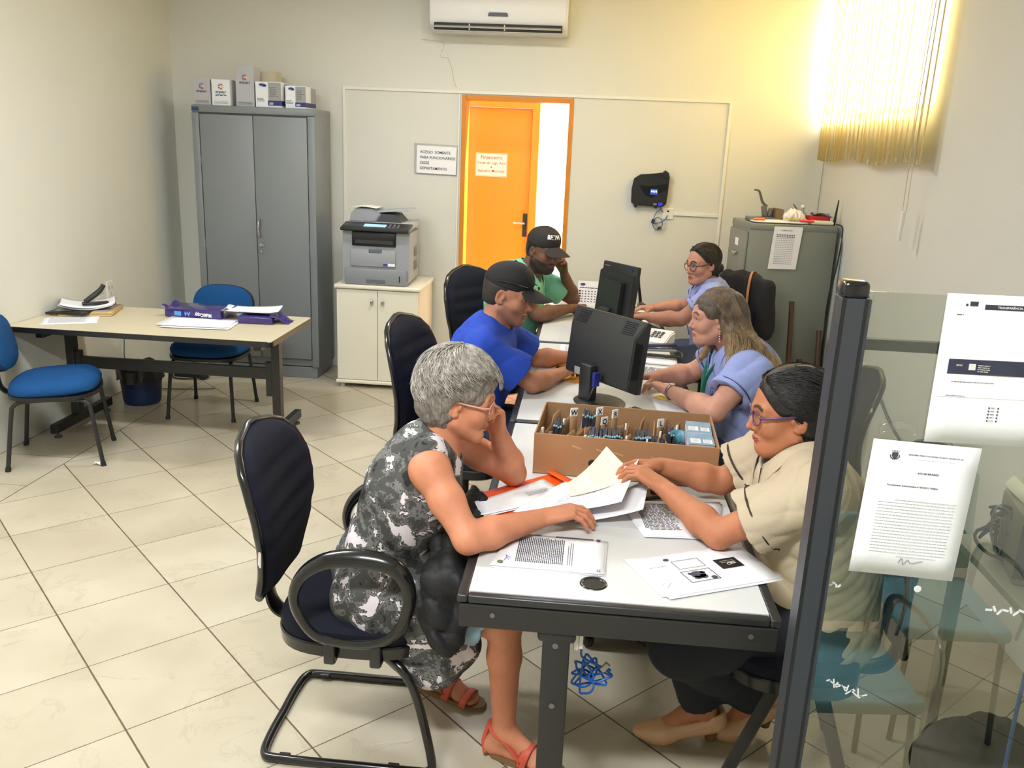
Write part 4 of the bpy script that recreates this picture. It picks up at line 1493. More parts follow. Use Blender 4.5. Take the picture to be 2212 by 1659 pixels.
q = B(); ball(q, (0, 0, 0.105), 0.016, 12, 8); obj('cap', q, WHITE, t, True)
q = B(); tube(q, [fct(0.37, 0.20, 1.40), fct(0.36, 0.20, 1.45), fct(0.335, 0.20, 1.485)], [0.010, 0.007, 0.003], 8); tag(obj('letter_opener', q, mat('worn_metal', (104, 104, 98), 0.4), None, True), 'grey pointed lever standing between plastic bag and bottle', 'tool')
q = B(); box(q, (0.14, 0.10, 0.03), fct(0.50, 0.16, 1.40), (0, 0, 0.1), 0.004); tag(obj('red_box', q, mat('red_card', (196, 40, 44), 0.5)), 'red box lying on the filing cabinet behind the router', 'box')
q = B(); sheet(q, lambda u, v: fct(0.45 + 0.13 * u, 0.10 + 0.08 * v, 1.425 + 0.015 * math.sin(4 * u + 3 * v)), 6, 5, 0.002); tag(obj('crumpled_paper', q, mat('grey_paper', (150, 150, 160), 0.7), None, 'all'), 'crumpled grey paper on top of the red box', 'paper')
t = thing('wifi_router', 'white router with black upright antenna on the filing cabinet corner', 'router', fct(0.49, 0.06))
q = B(); box2(q, (-0.075, -0.05, 0.002), (0.075, 0.05, 0.028), 0.012, 3); obj('case', q, mat('router_cream', (222, 216, 196), 0.4), t, True)
q = B(); box(q, (0.020, 0.012, 0.17), (0.092, 0, 0.085), (0, 0.07, 0), 0.004, taper=(0.4, 0.7)); obj('antenna', q, BLACKP, t)
# wires behind the cabinet
for k, (c, pts_, lb) in enumerate((((26, 26, 26), [fct(0.58, 0.02, 1.37), (1.70, 6.0, 1.34), (1.69, 5.98, 1.1), (1.66, 5.98, 0.8), (1.69, 5.95, 0.2), (1.69, 5.9, 0.03)], 'black wire running down the edge of the filing cabinet'),
                                ((60, 90, 120), [fct(0.585, 0.01, 1.36), (1.695, 5.95, 1.25), (1.69, 5.92, 1.0), (1.692, 5.9, 0.85), (1.688, 5.86, 0.6), (1.692, 5.8, 0.3), (1.69, 5.8, 0.02)], 'blue-grey cable hanging on the right wall beside the filing cabinet'))):
    q = B(); tube(q, pts_, 0.005 if k == 0 else 0.0035, 6); tag(obj('cable', q, mat('wire_%d' % k, c, 0.5), None, 'all'), lb, 'cable')
# sticks leaning in the corner
WOODS = mat('dark_brown_wood', (84, 60, 42), 0.6, bump=0.3, bscale=60, var=0.25, vscale=12)
for k, (p0, p1, r, lb) in enumerate((((1.40, 5.76, 0.0), (1.405, 5.90, 0.86), 0.017, 'tallest wooden stick leaning on the side of the filing cabinet'),
                                     ((1.60, 5.78, 0.0), (1.625, 5.96, 0.66), 0.017, 'wooden stick leaning at the right edge of the filing cabinet'),
                                     ((1.50, 5.80, 0.0), (1.51, 5.92, 0.46), 0.020, 'shortest wooden stump between the two leaning sticks'))):
    q = B(); P0, P1 = Vector(p0), Vector(p1); mid = (P0 + P1) / 2 + Vector((0.012, 0, 0))
    tube(q, [P0, mid, P1], [r * 0.9, r * 1.05, r], 10); tag(obj('wooden_stick', q, WOODS, None, True), lb, 'stick', 'sticks by the filing cabinet')

# ================================================================ left table and its chairs
NAVY = mat('navy_black_fabric', (26, 28, 40), 0.9, bump=0.35, bscale=900, spec=0.2)
BLUEF = mat('blue_fabric', (24, 74, 128), 0.9, bump=0.3, bscale=900, spec=0.2)
GLOSSB = mat('gloss_black_plastic', (18, 18, 19), 0.22, coat=0.3)
BEIGET = mat('beige_laminate_top', (206, 196, 168), 0.28, var=0.03, vscale=40)
GREYT = mat('light_grey_laminate_top', (206, 207, 206), 0.33, var=0.03, vscale=180)

t = thing('work_table', 'beige-topped table with black T-legs against the left wall', 'table', (-2.455, 4.87, 0))
q = B(); prism(q, rrect(1.53, 0.72, 0.03), 0.682, 0.70); obj('tabletop', q, BEIGET, t)
q = B(); prism(q, rrect(1.536, 0.726, 0.032), 0.668, 0.6985, bev=0.004); obj('edge_band', q, BLACKP, t)
for x in (-0.62, 0.66):
    q = B(); box2(q, (x - 0.025, -0.03, 0.09), (x + 0.025, 0.03, 0.66), 0.004); obj('leg', q, BLACKM, t)
    q = B(); box2(q, (x - 0.022, -0.26, 0.035), (x + 0.022, 0.36, 0.09), 0.005); f = obj('foot_bar', q, BLACKM, t)
    for y in (-0.22, 0.32):
        q = B(); cyl(q, (x, y, 0.012), (x, y, 0.04), 0.006); cyl(q, (x, y, 0), (x, y, 0.012), 0.022); obj('levelling_foot', q, mat('steel_foot', (90, 88, 84), 0.3, metal=0.6), f, True)
    q = B(); box2(q, (x - 0.022, -0.30, 0.628), (x + 0.022, 0.30, 0.668), 0.003); obj('top_bracket', q, BLACKM, t)
q = B(); box2(q, (-0.60, -0.015, 0.385), (0.64, 0.015, 0.455), 0.003); box2(q, (-0.60, -0.02, 0.31), (-0.56, 0.02, 0.49), 0.003); box2(q, (0.595, -0.02, 0.28), (0.635, 0.02, 0.49), 0.003)
obj('stretcher', q, BLACKM, t)


def pad_loft(bm, rings, mi=0):
    """close a list of vertex rings (same count) into a skin"""
    R = [[bm.verts.new(p) for p in r] for r in rings]
    n = len(R[0])
    for a, b in zip(R, R[1:]):
        for k in range(n):
            f = bm.faces.new((a[k], a[(k + 1) % n], b[(k + 1) % n], b[k])); f.material_index = mi
    bm.faces.new(R[0][::-1]); bm.faces.new(R[-1])
    return bm


def sup(w, d, n, e, cx=0, cy=0):
    out = []
    for k in range(n):
        a = 2 * PI * k / n
        c, s = math.cos(a), math.sin(a)
        out.append((cx + w * math.copysign(abs(c) ** (2 / e), c), cy + d * math.copysign(abs(s) ** (2 / e), s)))
    return out


def blue_chair(loc, rz, label):
    t = thing('visitor_chair', label, 'chair', loc, rz, 'blue visitor chairs at the table')
    q = B()
    prof = [(0.80, 0.400), (0.93, 0.405), (0.99, 0.42), (1.0, 0.44), (0.96, 0.462), (0.85, 0.478), (0.6, 0.486), (0.25, 0.488)]
    pad_loft(q, [[(x, y, z + 0.012 * (x / 0.23) - 0.02 * max(0, x / 0.23 - 0.6)) for x, y in sup(0.225 * s, 0.235 * s, 40, 3.0)] for s, z in prof])
    obj('seat', q, BLUEF, t, True)
    q = B(); pad_loft(q, [[(x, y, z) for x, y in sup(0.228, 0.238, 40, 3.0)] for z in (0.388, 0.408)]); obj('seat_shell', q, BLACKP, t, True)
    q = B()
    rr = [(0.86, -0.022), (0.97, -0.014), (1.0, 0.0), (0.97, 0.018), (0.85, 0.030), (0.5, 0.037), (0.15, 0.038)]
    M_ = Matrix.Translation((-0.245, 0, 0.665)) @ Matrix.Rotation(math.radians(-12), 4, 'Y')
    pad_loft(q, [[M_ @ Vector((d - 0.25 * (y * y), y, z)) for y, z in sup(0.205 * s, 0.145 * s, 40, 2.6)] for s, d in rr])
    obj('backrest', q, BLUEF, t, True)
    q = B(); pad_loft(q, [[M_ @ Vector((d - 0.25 * (y * y), y, z)) for y, z in sup(0.209, 0.149, 40, 2.6)] for d in (-0.030, -0.008)]); obj('back_shell', q, BLACKP, t, True)
    q = B(); tube(q, [(-0.02, 0, 0.385), (-0.20, 0, 0.378), (-0.265, 0, 0.40), (-0.285, 0, 0.48), (-0.282, 0, 0.62)], 0.017, 10, flat=(0.6, 1.9), up=(0, 0, 1)); obj('back_support', q, BLACKP, t, True)
    for sy in (-1, 1):
        for sx in (-1, 1):
            q = B(); tube(q, [(sx * 0.235, sy * 0.215, 0.0), (sx * 0.195, sy * 0.195, 0.30), (sx * 0.18, sy * 0.19, 0.355), (sx * 0.13, sy * 0.188, 0.377), (0.0, sy * 0.186, 0.381)], 0.0115, 10)
            cyl(q, (sx * 0.2355, sy * 0.2153, 0.0), (sx * 0.232, sy * 0.2135, 0.022), 0.0145, n=12)
            obj('leg', q, BLACKM, t, True)
    q = B()
    for x in (-0.12, 0.12): box2(q, (x - 0.012, -0.19, 0.365), (x + 0.012, 0.19, 0.39), 0.002)
    obj('cross_bar', q, BLACKM, t)
    return t


blue_chair((-2.875, 4.38, 0), math.radians(22), 'blue upholstered chair left of the table near the wall')
blue_chair((-2.42, 5.36, 0), math.radians(-87), 'blue upholstered chair pushed under the table in front of the steel cabinet')

# ---- things on the left table
TZ = 0.701
def paper(label, corners, zoff=0.0, curl=0.0, n=1, printer=None, m=None, group=None, thick=0.0006, name='paper_sheet', cat='paper', jitter=0.006, seed=0):
    """one thing: a sheet (or a small pile) through its four corners (near-left, near-right, far-right, far-left)"""
    R = random.Random(seed + len(label))
    c = [Vector(p) for p in corners]
    o = sum(c, Vector()) / 4
    t = thing(name, label, cat, o, 0, group)
    for k in range(n):
        dx, dy, da = (0, 0, 0) if k == n - 1 else (R.uniform(-jitter, jitter), R.uniform(-jitter, jitter), R.uniform(-0.03, 0.03))
        q = B()

        def f(u, v, k=k):
            p = c[0].lerp(c[1], u).lerp(c[3].lerp(c[2], u), v) - o
            p = Matrix.Rotation(da, 3, 'Z') @ p
            p += Vector((dx, dy, zoff + k * (thick + 0.0008) + thick))
            p.z += curl * ((2 * u - 1) ** 4 * 0.5 + (2 * v - 1) ** 4 * 0.5 + 0.15 * math.sin(5 * u + 3 * v))
            return p
        sheet(q, f, 8, 8, thick)
        obj('sheet', q, m or PAPER, t, 'all')
    if printer:
        ux = (c[1] - c[0]); L = ux.length; ux.normalize()
        uz = ux.cross(c[3] - c[0]).normalized(); uy = uz.cross(ux)
        H = (c[3] - c[0]).dot(uy)
        M_ = Matrix((ux, uy, uz)).transposed().to_4x4()
        M_.translation = c[0] - o + uz * (zoff + n * (thick + 0.0008) + 0.0012)
        printer(t, M_, L, H)
    return t


def A4(cx, cy, ang, z, w=0.297, h=0.21):
    ca, sa = math.cos(ang), math.sin(ang)
    return [(cx + x * ca - y * sa, cy + x * sa + y * ca, z) for x, y in ((-w / 2, -h / 2), (w / 2, -h / 2), (w / 2, h / 2), (-w / 2, h / 2))]


def simple_print(seed=0, rows=12, side=False):
    def pr(t, M_, L, H):
        q = B(); lines_bm(q, M_, L * 0.12, L * 0.88, H * 0.85, rows, H * 0.7 / rows, H * 0.02, 0.3, seed=seed); obj('print', q, INK, t)
    return pr


def faint(seed=0, rows=12):
    m_ = mat('faint_ink', (188, 188, 204), 0.7)
    def pr(t, M_, L, H):
        q = B(); lines_bm(q, M_, L * 0.12, L * 0.88, H * 0.85, rows, H * 0.7 / rows, H * 0.02, 0.3, seed=seed); obj('print', q, m_, t)
    return pr


paper('single printed sheet at the front left of the beige table', A4(-2.99, 4.75, 0.45, TZ, 0.30, 0.22), printer=faint(1))
paper('spread of blank white sheets in the middle of the beige table', A4(-2.26, 4.86, 0.06, TZ, 0.40, 0.24), n=5, jitter=0.03, curl=0.004, seed=3, name='paper_pile', cat='papers')
# pile of documents with folders
t = paper('untidy pile of documents and envelopes at the wall end of the table', A4(-3.02, 5.03, 0.28, TZ, 0.30, 0.28), n=3, m=mat('manila', (196, 168, 116), 0.7), jitter=0.02, thick=0.006, seed=2, name='document_pile', cat='papers')
for k, (c_, z_) in enumerate((((150, 146, 150), 0.024), ((214, 160, 60), 0.012), ((200, 198, 196), 0.034), ((232, 232, 236), 0.044))):
    q = B(); a = 0.15 + 0.12 * k
    sheet(q, lambda u, v: ((u - 0.5) * 0.30 * math.cos(a) - (v - 0.5) * 0.24 * math.sin(a) - 0.02, (u - 0.5) * 0.30 * math.sin(a) + (v - 0.5) * 0.24 * math.cos(a) + (-0.03 if k == 1 else 0), z_ + 0.028 * (2 * u - 1) ** 2 * (k > 1)), 10, 4, 0.006)
    obj('document', q, mat('doc_%d' % k, c_, 0.7), t, 'all')
q = B(); sheet(q, lambda u, v: (-3.205 + 0.25 * u, 4.845 + 0.16 * v, TZ + 0.018 + 0.012 * u), 6, 4, 0.012); tag(obj('black_folder', q, BLACKP, None, 'all'), 'black folder sticking out left of the document pile on the table', 'folder').name = 'folder'
t = thing('stapler', 'black stapler standing open on the document pile', 'stapler', (-2.97, 4.99, TZ + 0.052), math.radians(35))
q = B(); box(q, (0.15, 0.035, 0.018), (0, 0, 0.009), (0, 0, 0), 0.006); obj('base', q, BLACKP, t, True)
q = B(); tube(q, [(-0.06, 0, 0.02), (-0.02, 0, 0.045), (0.03, 0, 0.085), (0.055, 0, 0.12)], [0.012, 0.017, 0.016, 0.013], 10); obj('arm', q, mat('stapler_dark', (40, 38, 34), 0.35), t, True)
q = B(); box(q, (0.09, 0.012, 0.012), (0.015, 0, 0.045), (0, -0.6, 0), 0.002); obj('magazine', q, CHROME, t)

PURP = mat('purple_film_wrap', (46, 30, 106), 0.22, coat=0.6, bump=0.5, bscale=40)
def ream(name_label, loc, rz, w=0.30, d=0.21, h=0.052, text=False, torn=0.0):
    t = thing('paper_ream', name_label, 'paper pack', loc, rz, 'purple paper packs on the table')
    pr = [ell((0, 0, 0), (1, 1, 1))]
    q = B(); box2(q, (-w / 2, -d / 2, 0), (w / 2, d / 2, h), 0.006, 3)
    for v in q.verts:
        v.co.z += 0.004 * math.sin(v.co.x * 40) * (v.co.z > 0.03)
    obj('wrapper', q, PURP, t, True)
    q = B()
    if torn:
        sheet(q, lambda u, v: (w / 2 - 0.02 + 0.11 * u, (v - 0.5) * d * (1 - 0.35 * u), h * (1 - u) * 0.9 + 0.006 + 0.010 * math.sin(7 * v + 5 * u)), 8, 10, 0.001)
        obj('torn_wrap', q, PURP, t, 'all')
    else:
        for sx in (-1, 1):
            sheet(q, lambda u, v, sx=sx: (sx * (w / 2 - 0.01 + 0.03 * u), (v - 0.5) * d, h * 0.8 + 0.03 * u * abs(math.sin(5 * v + 1))), 4, 10, 0.001)
        obj('fold', q, PURP, t, 'all')
    if text:
        Mf = Matrix.Translation((0, -d / 2 - 0.0015, 0)) @ Matrix.Rotation(PI / 2, 4, 'X') @ Matrix.Rotation(PI, 4, 'Z')
        q = B(); text_bm(q, 'MultiCopy', 0.030, Mf @ Matrix.Translation((-0.125, -0.036, 0)), bold=0.0012, sx=0.85); obj('lettering', q, mat('white_print', (235, 235, 240), 0.5), t)
        q = B(); text_bm(q, 'A4', 0.036, Mf @ Matrix.Translation((0.015, -0.040, 0)), bold=0.0016, sx=0.9); rect_bm(q, Mf, 0.075, -0.040, 0.120, -0.012); obj('blue_print', q, mat('light_blue_print', (92, 164, 226), 0.5), t)
    return t
ream('purple paper pack with white lettering lying before the blue chair', (-2.345, 5.09, TZ), math.radians(-5), 0.37, 0.21, 0.056, text=True)
ream('torn open purple paper pack under loose sheets at the table end', (-1.95, 5.03, TZ), math.radians(3), 0.21, 0.19, 0.042, torn=1.0)
t = paper('loose white sheets lying tilted on the torn purple pack', A4(-2.01, 5.07, 0.15, TZ + 0.052, 0.33, 0.19), n=2, curl=0.018, jitter=0.012, seed=8)

# waste bin
t = thing('waste_bin', 'blue ribbed waste bin lined with black bag under the table', 'bin', (-2.96, 5.44, 0))
q = B(); lathe(q, [(0, 0.0), (0.112, 0.0), (0.118, 0.01)] + [(0.120 + 0.0010 * i + (0.002 if i % 2 else 0), 0.02 + 0.0115 * i) for i in range(20)] + [(0.138, 0.25), (0.130, 0.24), (0.110, 0.03)], 36)
obj('bucket', q, mat('navy_bin_plastic', (26, 44, 84), 0.45), t, True)
q = B(); lathe(q, [(0.09, 0.12), (0.126, 0.245), (0.136, 0.268), (0.146, 0.262), (0.149, 0.235), (0.146, 0.19), (0.150, 0.168)], 44)
for v in q.verts:
    a = math.atan2(v.co.y, v.co.x); v.co.x *= 1 + 0.05 * math.sin(9 * a + v.co.z * 30); v.co.y *= 1 + 0.05 * math.sin(7 * a + 2); v.co.z += 0.012 * math.sin(5 * a)
obj('bin_bag', q, mat('black_bag_film', (16, 16, 18), 0.3, bump=0.5, bscale=60), t, 'all')
q = B(); box(q, (0.10, 0.002, 0.12), (0.02, 0, 0.24), (0.4, 0.5, 0.2)); box(q, (0.09, 0.002, 0.10), (-0.03, 0.03, 0.23), (-0.3, -0.5, 0.9)); obj('waste_paper', q, PAPER, t)

t = thing('wall_outlet', 'white double outlet plate on the left wall above the table', 'outlet', (XL, 5.60, 0.735))
q = B(); box2(q, (0, -0.04, -0.06), (0.010, 0.04, 0.06), 0.003); obj('plate', q, WHITE, t)
q = B()
for y, z in ((-0.018, 0.015), (0.018, 0.015), (0, -0.025)): box2(q, (0.010, y - 0.010, z - 0.014), (0.013, y + 0.010, z + 0.014), 0.002)
obj('socket', q, mat('socket_grey', (196, 192, 180), 0.5), t)
q = B(); tube(q, [(XL + 0.02, 5.62, 0.66), (-3.18, 5.66, 0.45), (-3.20, 5.68, 0.2), (-3.15, 5.70, 0.02), (-2.95, 5.75, 0.006), (-2.7, 5.80, 0.006), (-2.62, 5.84, 0.006)], 0.0035, 6)
tag(obj('power_cable', q, mat('grey_blue_cable', (84, 96, 104), 0.5), None, 'all'), 'grey cable dropping behind the table onto the floor', 'cable')
t = thing('power_strip', 'dark tangle of adapters on the floor beside the steel cabinet', 'adapters', (-2.93, 6.12, 0))
q = B(); box2(q, (-0.12, -0.03, 0), (0.10, 0.03, 0.04), 0.005); box(q, (0.07, 0.06, 0.04), (0.12, -0.05, 0.03), (0, 0, 0.6), 0.006); box(q, (0.05, 0.05, 0.05), (-0.05, 0.02, 0.06), (0, 0.3, 0.3), 0.006); obj('adapter', q, BLACKP, t)
q = B(); tube(q, [(-0.14, 0.0, 0.02), (-0.1, -0.08, 0.01), (0.0, -0.10, 0.01), (0.08, -0.06, 0.02), (0.0, 0.0, 0.06), (-0.1, 0.05, 0.03)], 0.006, 6); obj('cord', q, BLACKP, t, 'all')
q = B(); sheet(q, lambda u, v: (-2.635 + 0.05 * u + 0.01 * v, 4.26 + 0.04 * v, 0.004 + 0.014 * abs(math.sin(4 * u + 3 * v))), 6, 5, 0.001); tag(obj('paper_scrap', q, PAPER, None, 'all'), 'small crumpled white paper scrap on the floor by the chair leg', 'paper')

# ================================================================ office chairs
def back_w(t_):
    """half width of the office chair back from bottom (0) to top (1)"""
    pts = [(0, 0.145), (0.12, 0.155), (0.3, 0.19), (0.5, 0.226), (0.68, 0.232), (0.82, 0.212), (0.92, 0.165), (0.98, 0.09), (1.0, 0.02)]
    for (a, wa), (b, wb_) in zip(pts, pts[1:]):
        if t_ <= b:
            s = (t_ - a) / (b - a); s = s * s * (3 - 2 * s) * 0.5 + s * 0.5
            return wa + (wb_ - wa) * s
    return 0.02


def office_back(t, z0, z1, x0, lean=0.06, ribs=True):
    """fabric cushion, black shell and rim of a chair back whose front faces +x"""
    def xc(s): return x0 + 0.035 * math.sin(PI * s * 0.95) - lean * s * s
    nz, ny = 36, 16

    def surf(side):
        def f(u, v):
            s = v; w_ = back_w(s); y = (2 * u - 1) * w_
            e = 1 - abs(2 * u - 1) ** 4
            ee = min(1, s / 0.06) * min(1, (1 - s) / 0.10)
            th = 0.042 * (e ** 0.5) * math.sqrt(max(ee, 0))
            rib = 0.004 * math.sin(s * 46) * (0.25 < s < 0.85) * e if ribs else 0
            x = xc(s) + 0.55 * y * y
            return (x + (th + rib if side > 0 else -0.012 * math.sqrt(max(e * ee, 0)) - 0.008), y, z0 + (z1 - z0) * s)
        return f
    q = B(); sheet(q, surf(1), ny, nz); obj('backrest', q, NAVY, t, 'all')
    q = B(); sheet(q, surf(-1), ny, nz); obj('back_shell', q, NAVY, t, 'all')
    q = B()
    L = [(xc(s) + 0.55 * back_w(s) ** 2 - 0.004, -back_w(s), z0 + (z1 - z0) * s) for s in [i / 24 for i in range(25)]]
    R_ = [(p[0], -p[1], p[2]) for p in L[::-1]]
    tube(q, L + R_, 0.0125, 10, 1, closed=True); obj('rim', q, GLOSSB, t, 'all')


def office_seat(t, z=0.455, w=0.235, d=0.235):
    q = B()
    prof = [(0.86, -0.055), (0.96, -0.045), (1.0, -0.02), (0.985, 0.004), (0.93, 0.016), (0.7, 0.020), (0.3, 0.018)]
    pad_loft(q, [[(x, y, z + dz - 0.025 * max(0, x / d - 0.5) ** 2) for x, y in sup(d * s, w * s, 44, 3.2)] for s, dz in prof])
    obj('seat', q, NAVY, t, True)
    q = B(); pad_loft(q, [[(x, y, z + dz) for x, y in sup(d * s, w * s, 44, 3.2)] for s, dz in ((0.9, -0.085), (1.0, -0.07), (1.015, -0.035), (1.0, -0.03))]); obj('seat_shell', q, GLOSSB, t, True)


def office_chair(loc, rz, label, arms=True, base='sled', z1=0.985, group='navy office chairs', sd=0.235):
    t = thing('office_chair', label, 'chair', loc, rz, group)
    office_seat(t, d=sd)
    office_back(t, 0.50, z1, -0.29)
    q = B(); tube(q, [(-0.10, 0, 0.375), (-0.24, 0, 0.37), (-0.30, 0, 0.42), (-0.305, 0, 0.56)], 0.020, 10, flat=(0.6, 1.8), up=(0, 0, 1)); obj('back_support', q, GLOSSB, t, True)
    if arms:
        for sy in (-1, 1):
            q = B(); y = sy * 0.265
            pts_ = [(-0.135, y, 0.565), (-0.115, y, 0.645), (-0.045, y, 0.70), (0.06, y, 0.715), (0.145, y, 0.695), (0.185, y, 0.625), (0.165, y, 0.52), (0.10, y, 0.463), (0.0, y, 0.452), (-0.085, y, 0.475)]
            tube(q, pts_, [0.016, 0.017, 0.021, 0.024, 0.022, 0.018, 0.016, 0.016, 0.016, 0.016, 0.016], 12, 6, closed=True, flat=(0.8, 1.15)); a = obj('armrest', q, GLOSSB, t, True)
            for x in (-0.04, 0.09):
                q = B(); box(q, (0.032, 0.018, 0.085), (x, y - sy * 0.004, 0.425), (0, 0, 0), 0.006); box(q, (0.032, 0.07, 0.014), (x, y - sy * 0.04, 0.388), (0, 0, 0), 0.003)
                obj('arm_bracket', q, GLOSSB, a, True)
    if base == 'sled':
        q = B()
        side = lambda y: [(0.0, y * 0.72, 0.375), (0.10, y * 0.85, 0.368), (0.16, y, 0.345), (0.20, y, 0.26), (0.245, y, 0.06), (0.235, y, 0.018), (0.19, y, 0.0135), (0.0, y, 0.0135), (-0.21, y, 0.0135), (-0.262, y * 0.93, 0.0135)]
        A = side(-0.215) + [(-0.275, -0.12, 0.0135), (-0.275, 0, 0.0135), (-0.275, 0.12, 0.0135)] + side(0.215)[::-1]
        tube(q, A, 0.0135, 12, 5); obj('sled_base', q, GLOSSB, t, True)
        q = B(); box2(q, (-0.02, -0.17, 0.368), (0.03, 0.17, 0.39), 0.003); obj('seat_plate', q, BLACKM, t)
        q = B()
        for x, y in ((-0.2, -0.215), (0.13, -0.215), (-0.2, 0.215), (0.13, 0.215)): box(q, (0.035, 0.022, 0.012), (x, y * 0.96, 0.017), (0, 0, 0), 0.004)
        obj('glide', q, BLACKP, t)
    elif base == 'bars':
        for sy in (-1, 1):
            for xa, xb in ((0.04, 0.175), (-0.08, -0.20)):
                q = B(); tube(q, [(xa, sy * 0.17, 0.375), (xb, sy * 0.19, 0.0)], 0.016, 8, 0, flat=(0.6, 1.2), up=(0, 1, 0)); obj('leg', q, BLACKM, t, True)
    else:
        q = B(); cyl(q, (0, 0, 0.07), (0, 0, 0.38), 0.025); obj('gas_column', q, BLACKP, t, True)
        for k in range(5):
            a = 2 * PI * k / 5 + 0.3
            q = B(); tube(q, [(0.03 * math.cos(a), 0.03 * math.sin(a), 0.10), (0.15 * math.cos(a), 0.15 * math.sin(a), 0.085), (0.27 * math.cos(a), 0.27 * math.sin(a), 0.06)], [0.022, 0.018, 0.012], 8); g_ = obj('base_leg', q, BLACKP, t, True)
            q = B(); cyl(q, (0.27 * math.cos(a), 0.27 * math.sin(a) - 0.02, 0.026), (0.27 * math.cos(a), 0.27 * math.sin(a) + 0.02, 0.026), 0.026); obj('caster', q, BLACKP, g_, True)
    return t


ch1 = office_chair((-0.600, 2.33, 0), 0.0, 'navy sled-base armchair with glossy black arms under the grey-haired woman')
q = B(); box(q, (0.003, 0.022, 0.042), (-0.245, -0.222, 0.665), (0, 0.05, 0.6)); obj('white_tag', q, mat('tag_white', (214, 206, 206), 0.5), ch1)
office_chair((-0.50, 3.74, 0), math.radians(-14), 'dark office chair with rounded back behind the man in royal blue', arms=False, base='star', z1=1.03)
office_chair((-0.47, 5.12, 0), math.radians(-38), 'dark office chair with ribbed back behind the man in green', arms=False, base='star', z1=1.06)
office_chair((0.665, 2.33, 0), PI - 0.10, 'dark office chair under the woman in beige, partly behind the glass', arms=False, base='bars', z1=1.06, sd=0.19)
office_chair((0.94, 3.72, 0), PI, 'dark office chair under the long-haired woman in light blue', arms=False, base='star', z1=0.93)
ch5 = office_chair((0.83, 5.66, 0), PI + 0.785, 'dark office chair with jacket draped over it behind the woman with round glasses', arms=False, base='star', z1=1.0)
# jacket over the chair back and a tan strap
P = []
for k in range(5):
    u = k / 4
    cx_, cy_ = 0.885 + 0.30 * u, 5.985 - 0.30 * u
    P.append(cone((cx_, cy_, 1.005 - 0.03 * (2 * u - 1) ** 2), (cx_ + 0.01, cy_ + 0.01, 0.66 + 0.03 * math.sin(k * 2)), 0.048, 0.060, 0.05))
tag(sdf_obj('jacket', P, 0.006, mat('black_jacket', (30, 28, 30), 0.85, bump=0.4, bscale=60), None, cloth_noise(0.010, 22, 7, (1, 1, 0.3))), 'black jacket draped over the back of the far office chair', 'jacket')
q = B(); tube(q, [(1.075, 5.70, 0.76), (1.07, 5.70, 0.92), (1.078, 5.71, 1.03), (1.10, 5.75, 1.065), (1.14, 5.80, 1.04)], 0.006, 8, flat=(0.4, 1.6)); tag(obj('bag_strap', q, mat('tan_leather', (190, 130, 86), 0.5), None, 'all'), 'tan leather strap hanging over the draped black jacket', 'strap')

# ================================================================ the row of desks
def desk(y0, y1, label, beam=False):
    t = thing('office_desk', label, 'desk', (0.13, (y0 + y1) / 2, 0), 0, 'grey-topped desks pushed together in a row')
    hy = (y1 - y0) / 2; hx = 0.363
    q = B(); box2(q, (-hx, -hy + 0.012, 0.722), (hx, hy - 0.012, 0.7400)); obj('desktop', q, GREYT, t)
    q = B()
    for a, b in (((-hx - 0.027, -hy - 0.012, 0.717), (-hx, hy + 0.0, 0.7395)), ((hx, -hy - 0.012, 0.717), (hx + 0.027, hy + 0.0, 0.7395)),
                 ((-hx, -hy - 0.012, 0.717), (hx, -hy + 0.012, 0.7395)), ((-hx, hy - 0.012, 0.717), (hx, hy, 0.7395))):
        box2(q, a, b, 0.006, 3)
    obj('edge_band', q, mat('desk_edge_black', (40, 40, 42), 0.33), t, True)
    q = B(); box2(q, (-hx - 0.02, -hy - 0.014, 0.654), (hx + 0.02, -hy + 0.022, 0.716), 0.003); bm_ = obj('frame_beam', q, BLACKM, t)
    q = B(); box2(q, (-hx - 0.02, hy - 0.03, 0.654), (hx + 0.02, hy - 0.005, 0.716), 0.003); obj('frame_beam', q, BLACKM, t)
    q = B()
    for x in (-0.30, 0.32): cyl(q, (x, -hy - 0.013, 0.693), (x, -hy - 0.018, 0.693), 0.0065, n=14)
    obj('bolt', q, mat('bolt_zinc', (120, 120, 116), 0.35, metal=0.8), bm_, True)
    for sy in (-1, 1):
        y = sy * (hy - 0.012)
        q = B(); box2(q, (-0.175, y - 0.02, 0.045), (-0.107, y + 0.02, 0.655), 0.006)
        box(q, (0.095, 0.042, 0.03), (-0.141, y, 0.640), (0, 0, 0), 0.010)
        g_ = obj('leg', q, BLACKM, t, True)
        q = B()
        for z in (0.62, 0.45): cyl(q, (-0.143, y - 0.02, z), (-0.143, y - 0.0245, z), 0.0075, n=14)
        obj('bolt', q, mat('bolt_zinc', (120, 120, 116), 0.35, metal=0.8), g_, True)
        q = B(); box2(q, (-0.33, y - 0.02, 0.0), (0.33, y + 0.02, 0.045), 0.006); obj('foot_bar', q, BLACKM, t, True)
    q = B(); box2(q, (-0.155, -hy + 0.03, 0.33), (-0.125, hy - 0.03, 0.39), 0.003); obj('stretcher', q, BLACKM, t)
    return t


d1 = desk(1.886, 3.256, 'grey-topped black desk nearest the camera with the cardboard box')
desk(3.288, 4.726, 'middle grey-topped desk with the nearer monitor')
desk(4.758, 6.15, 'grey-topped desk farthest from the camera beside the back wall')
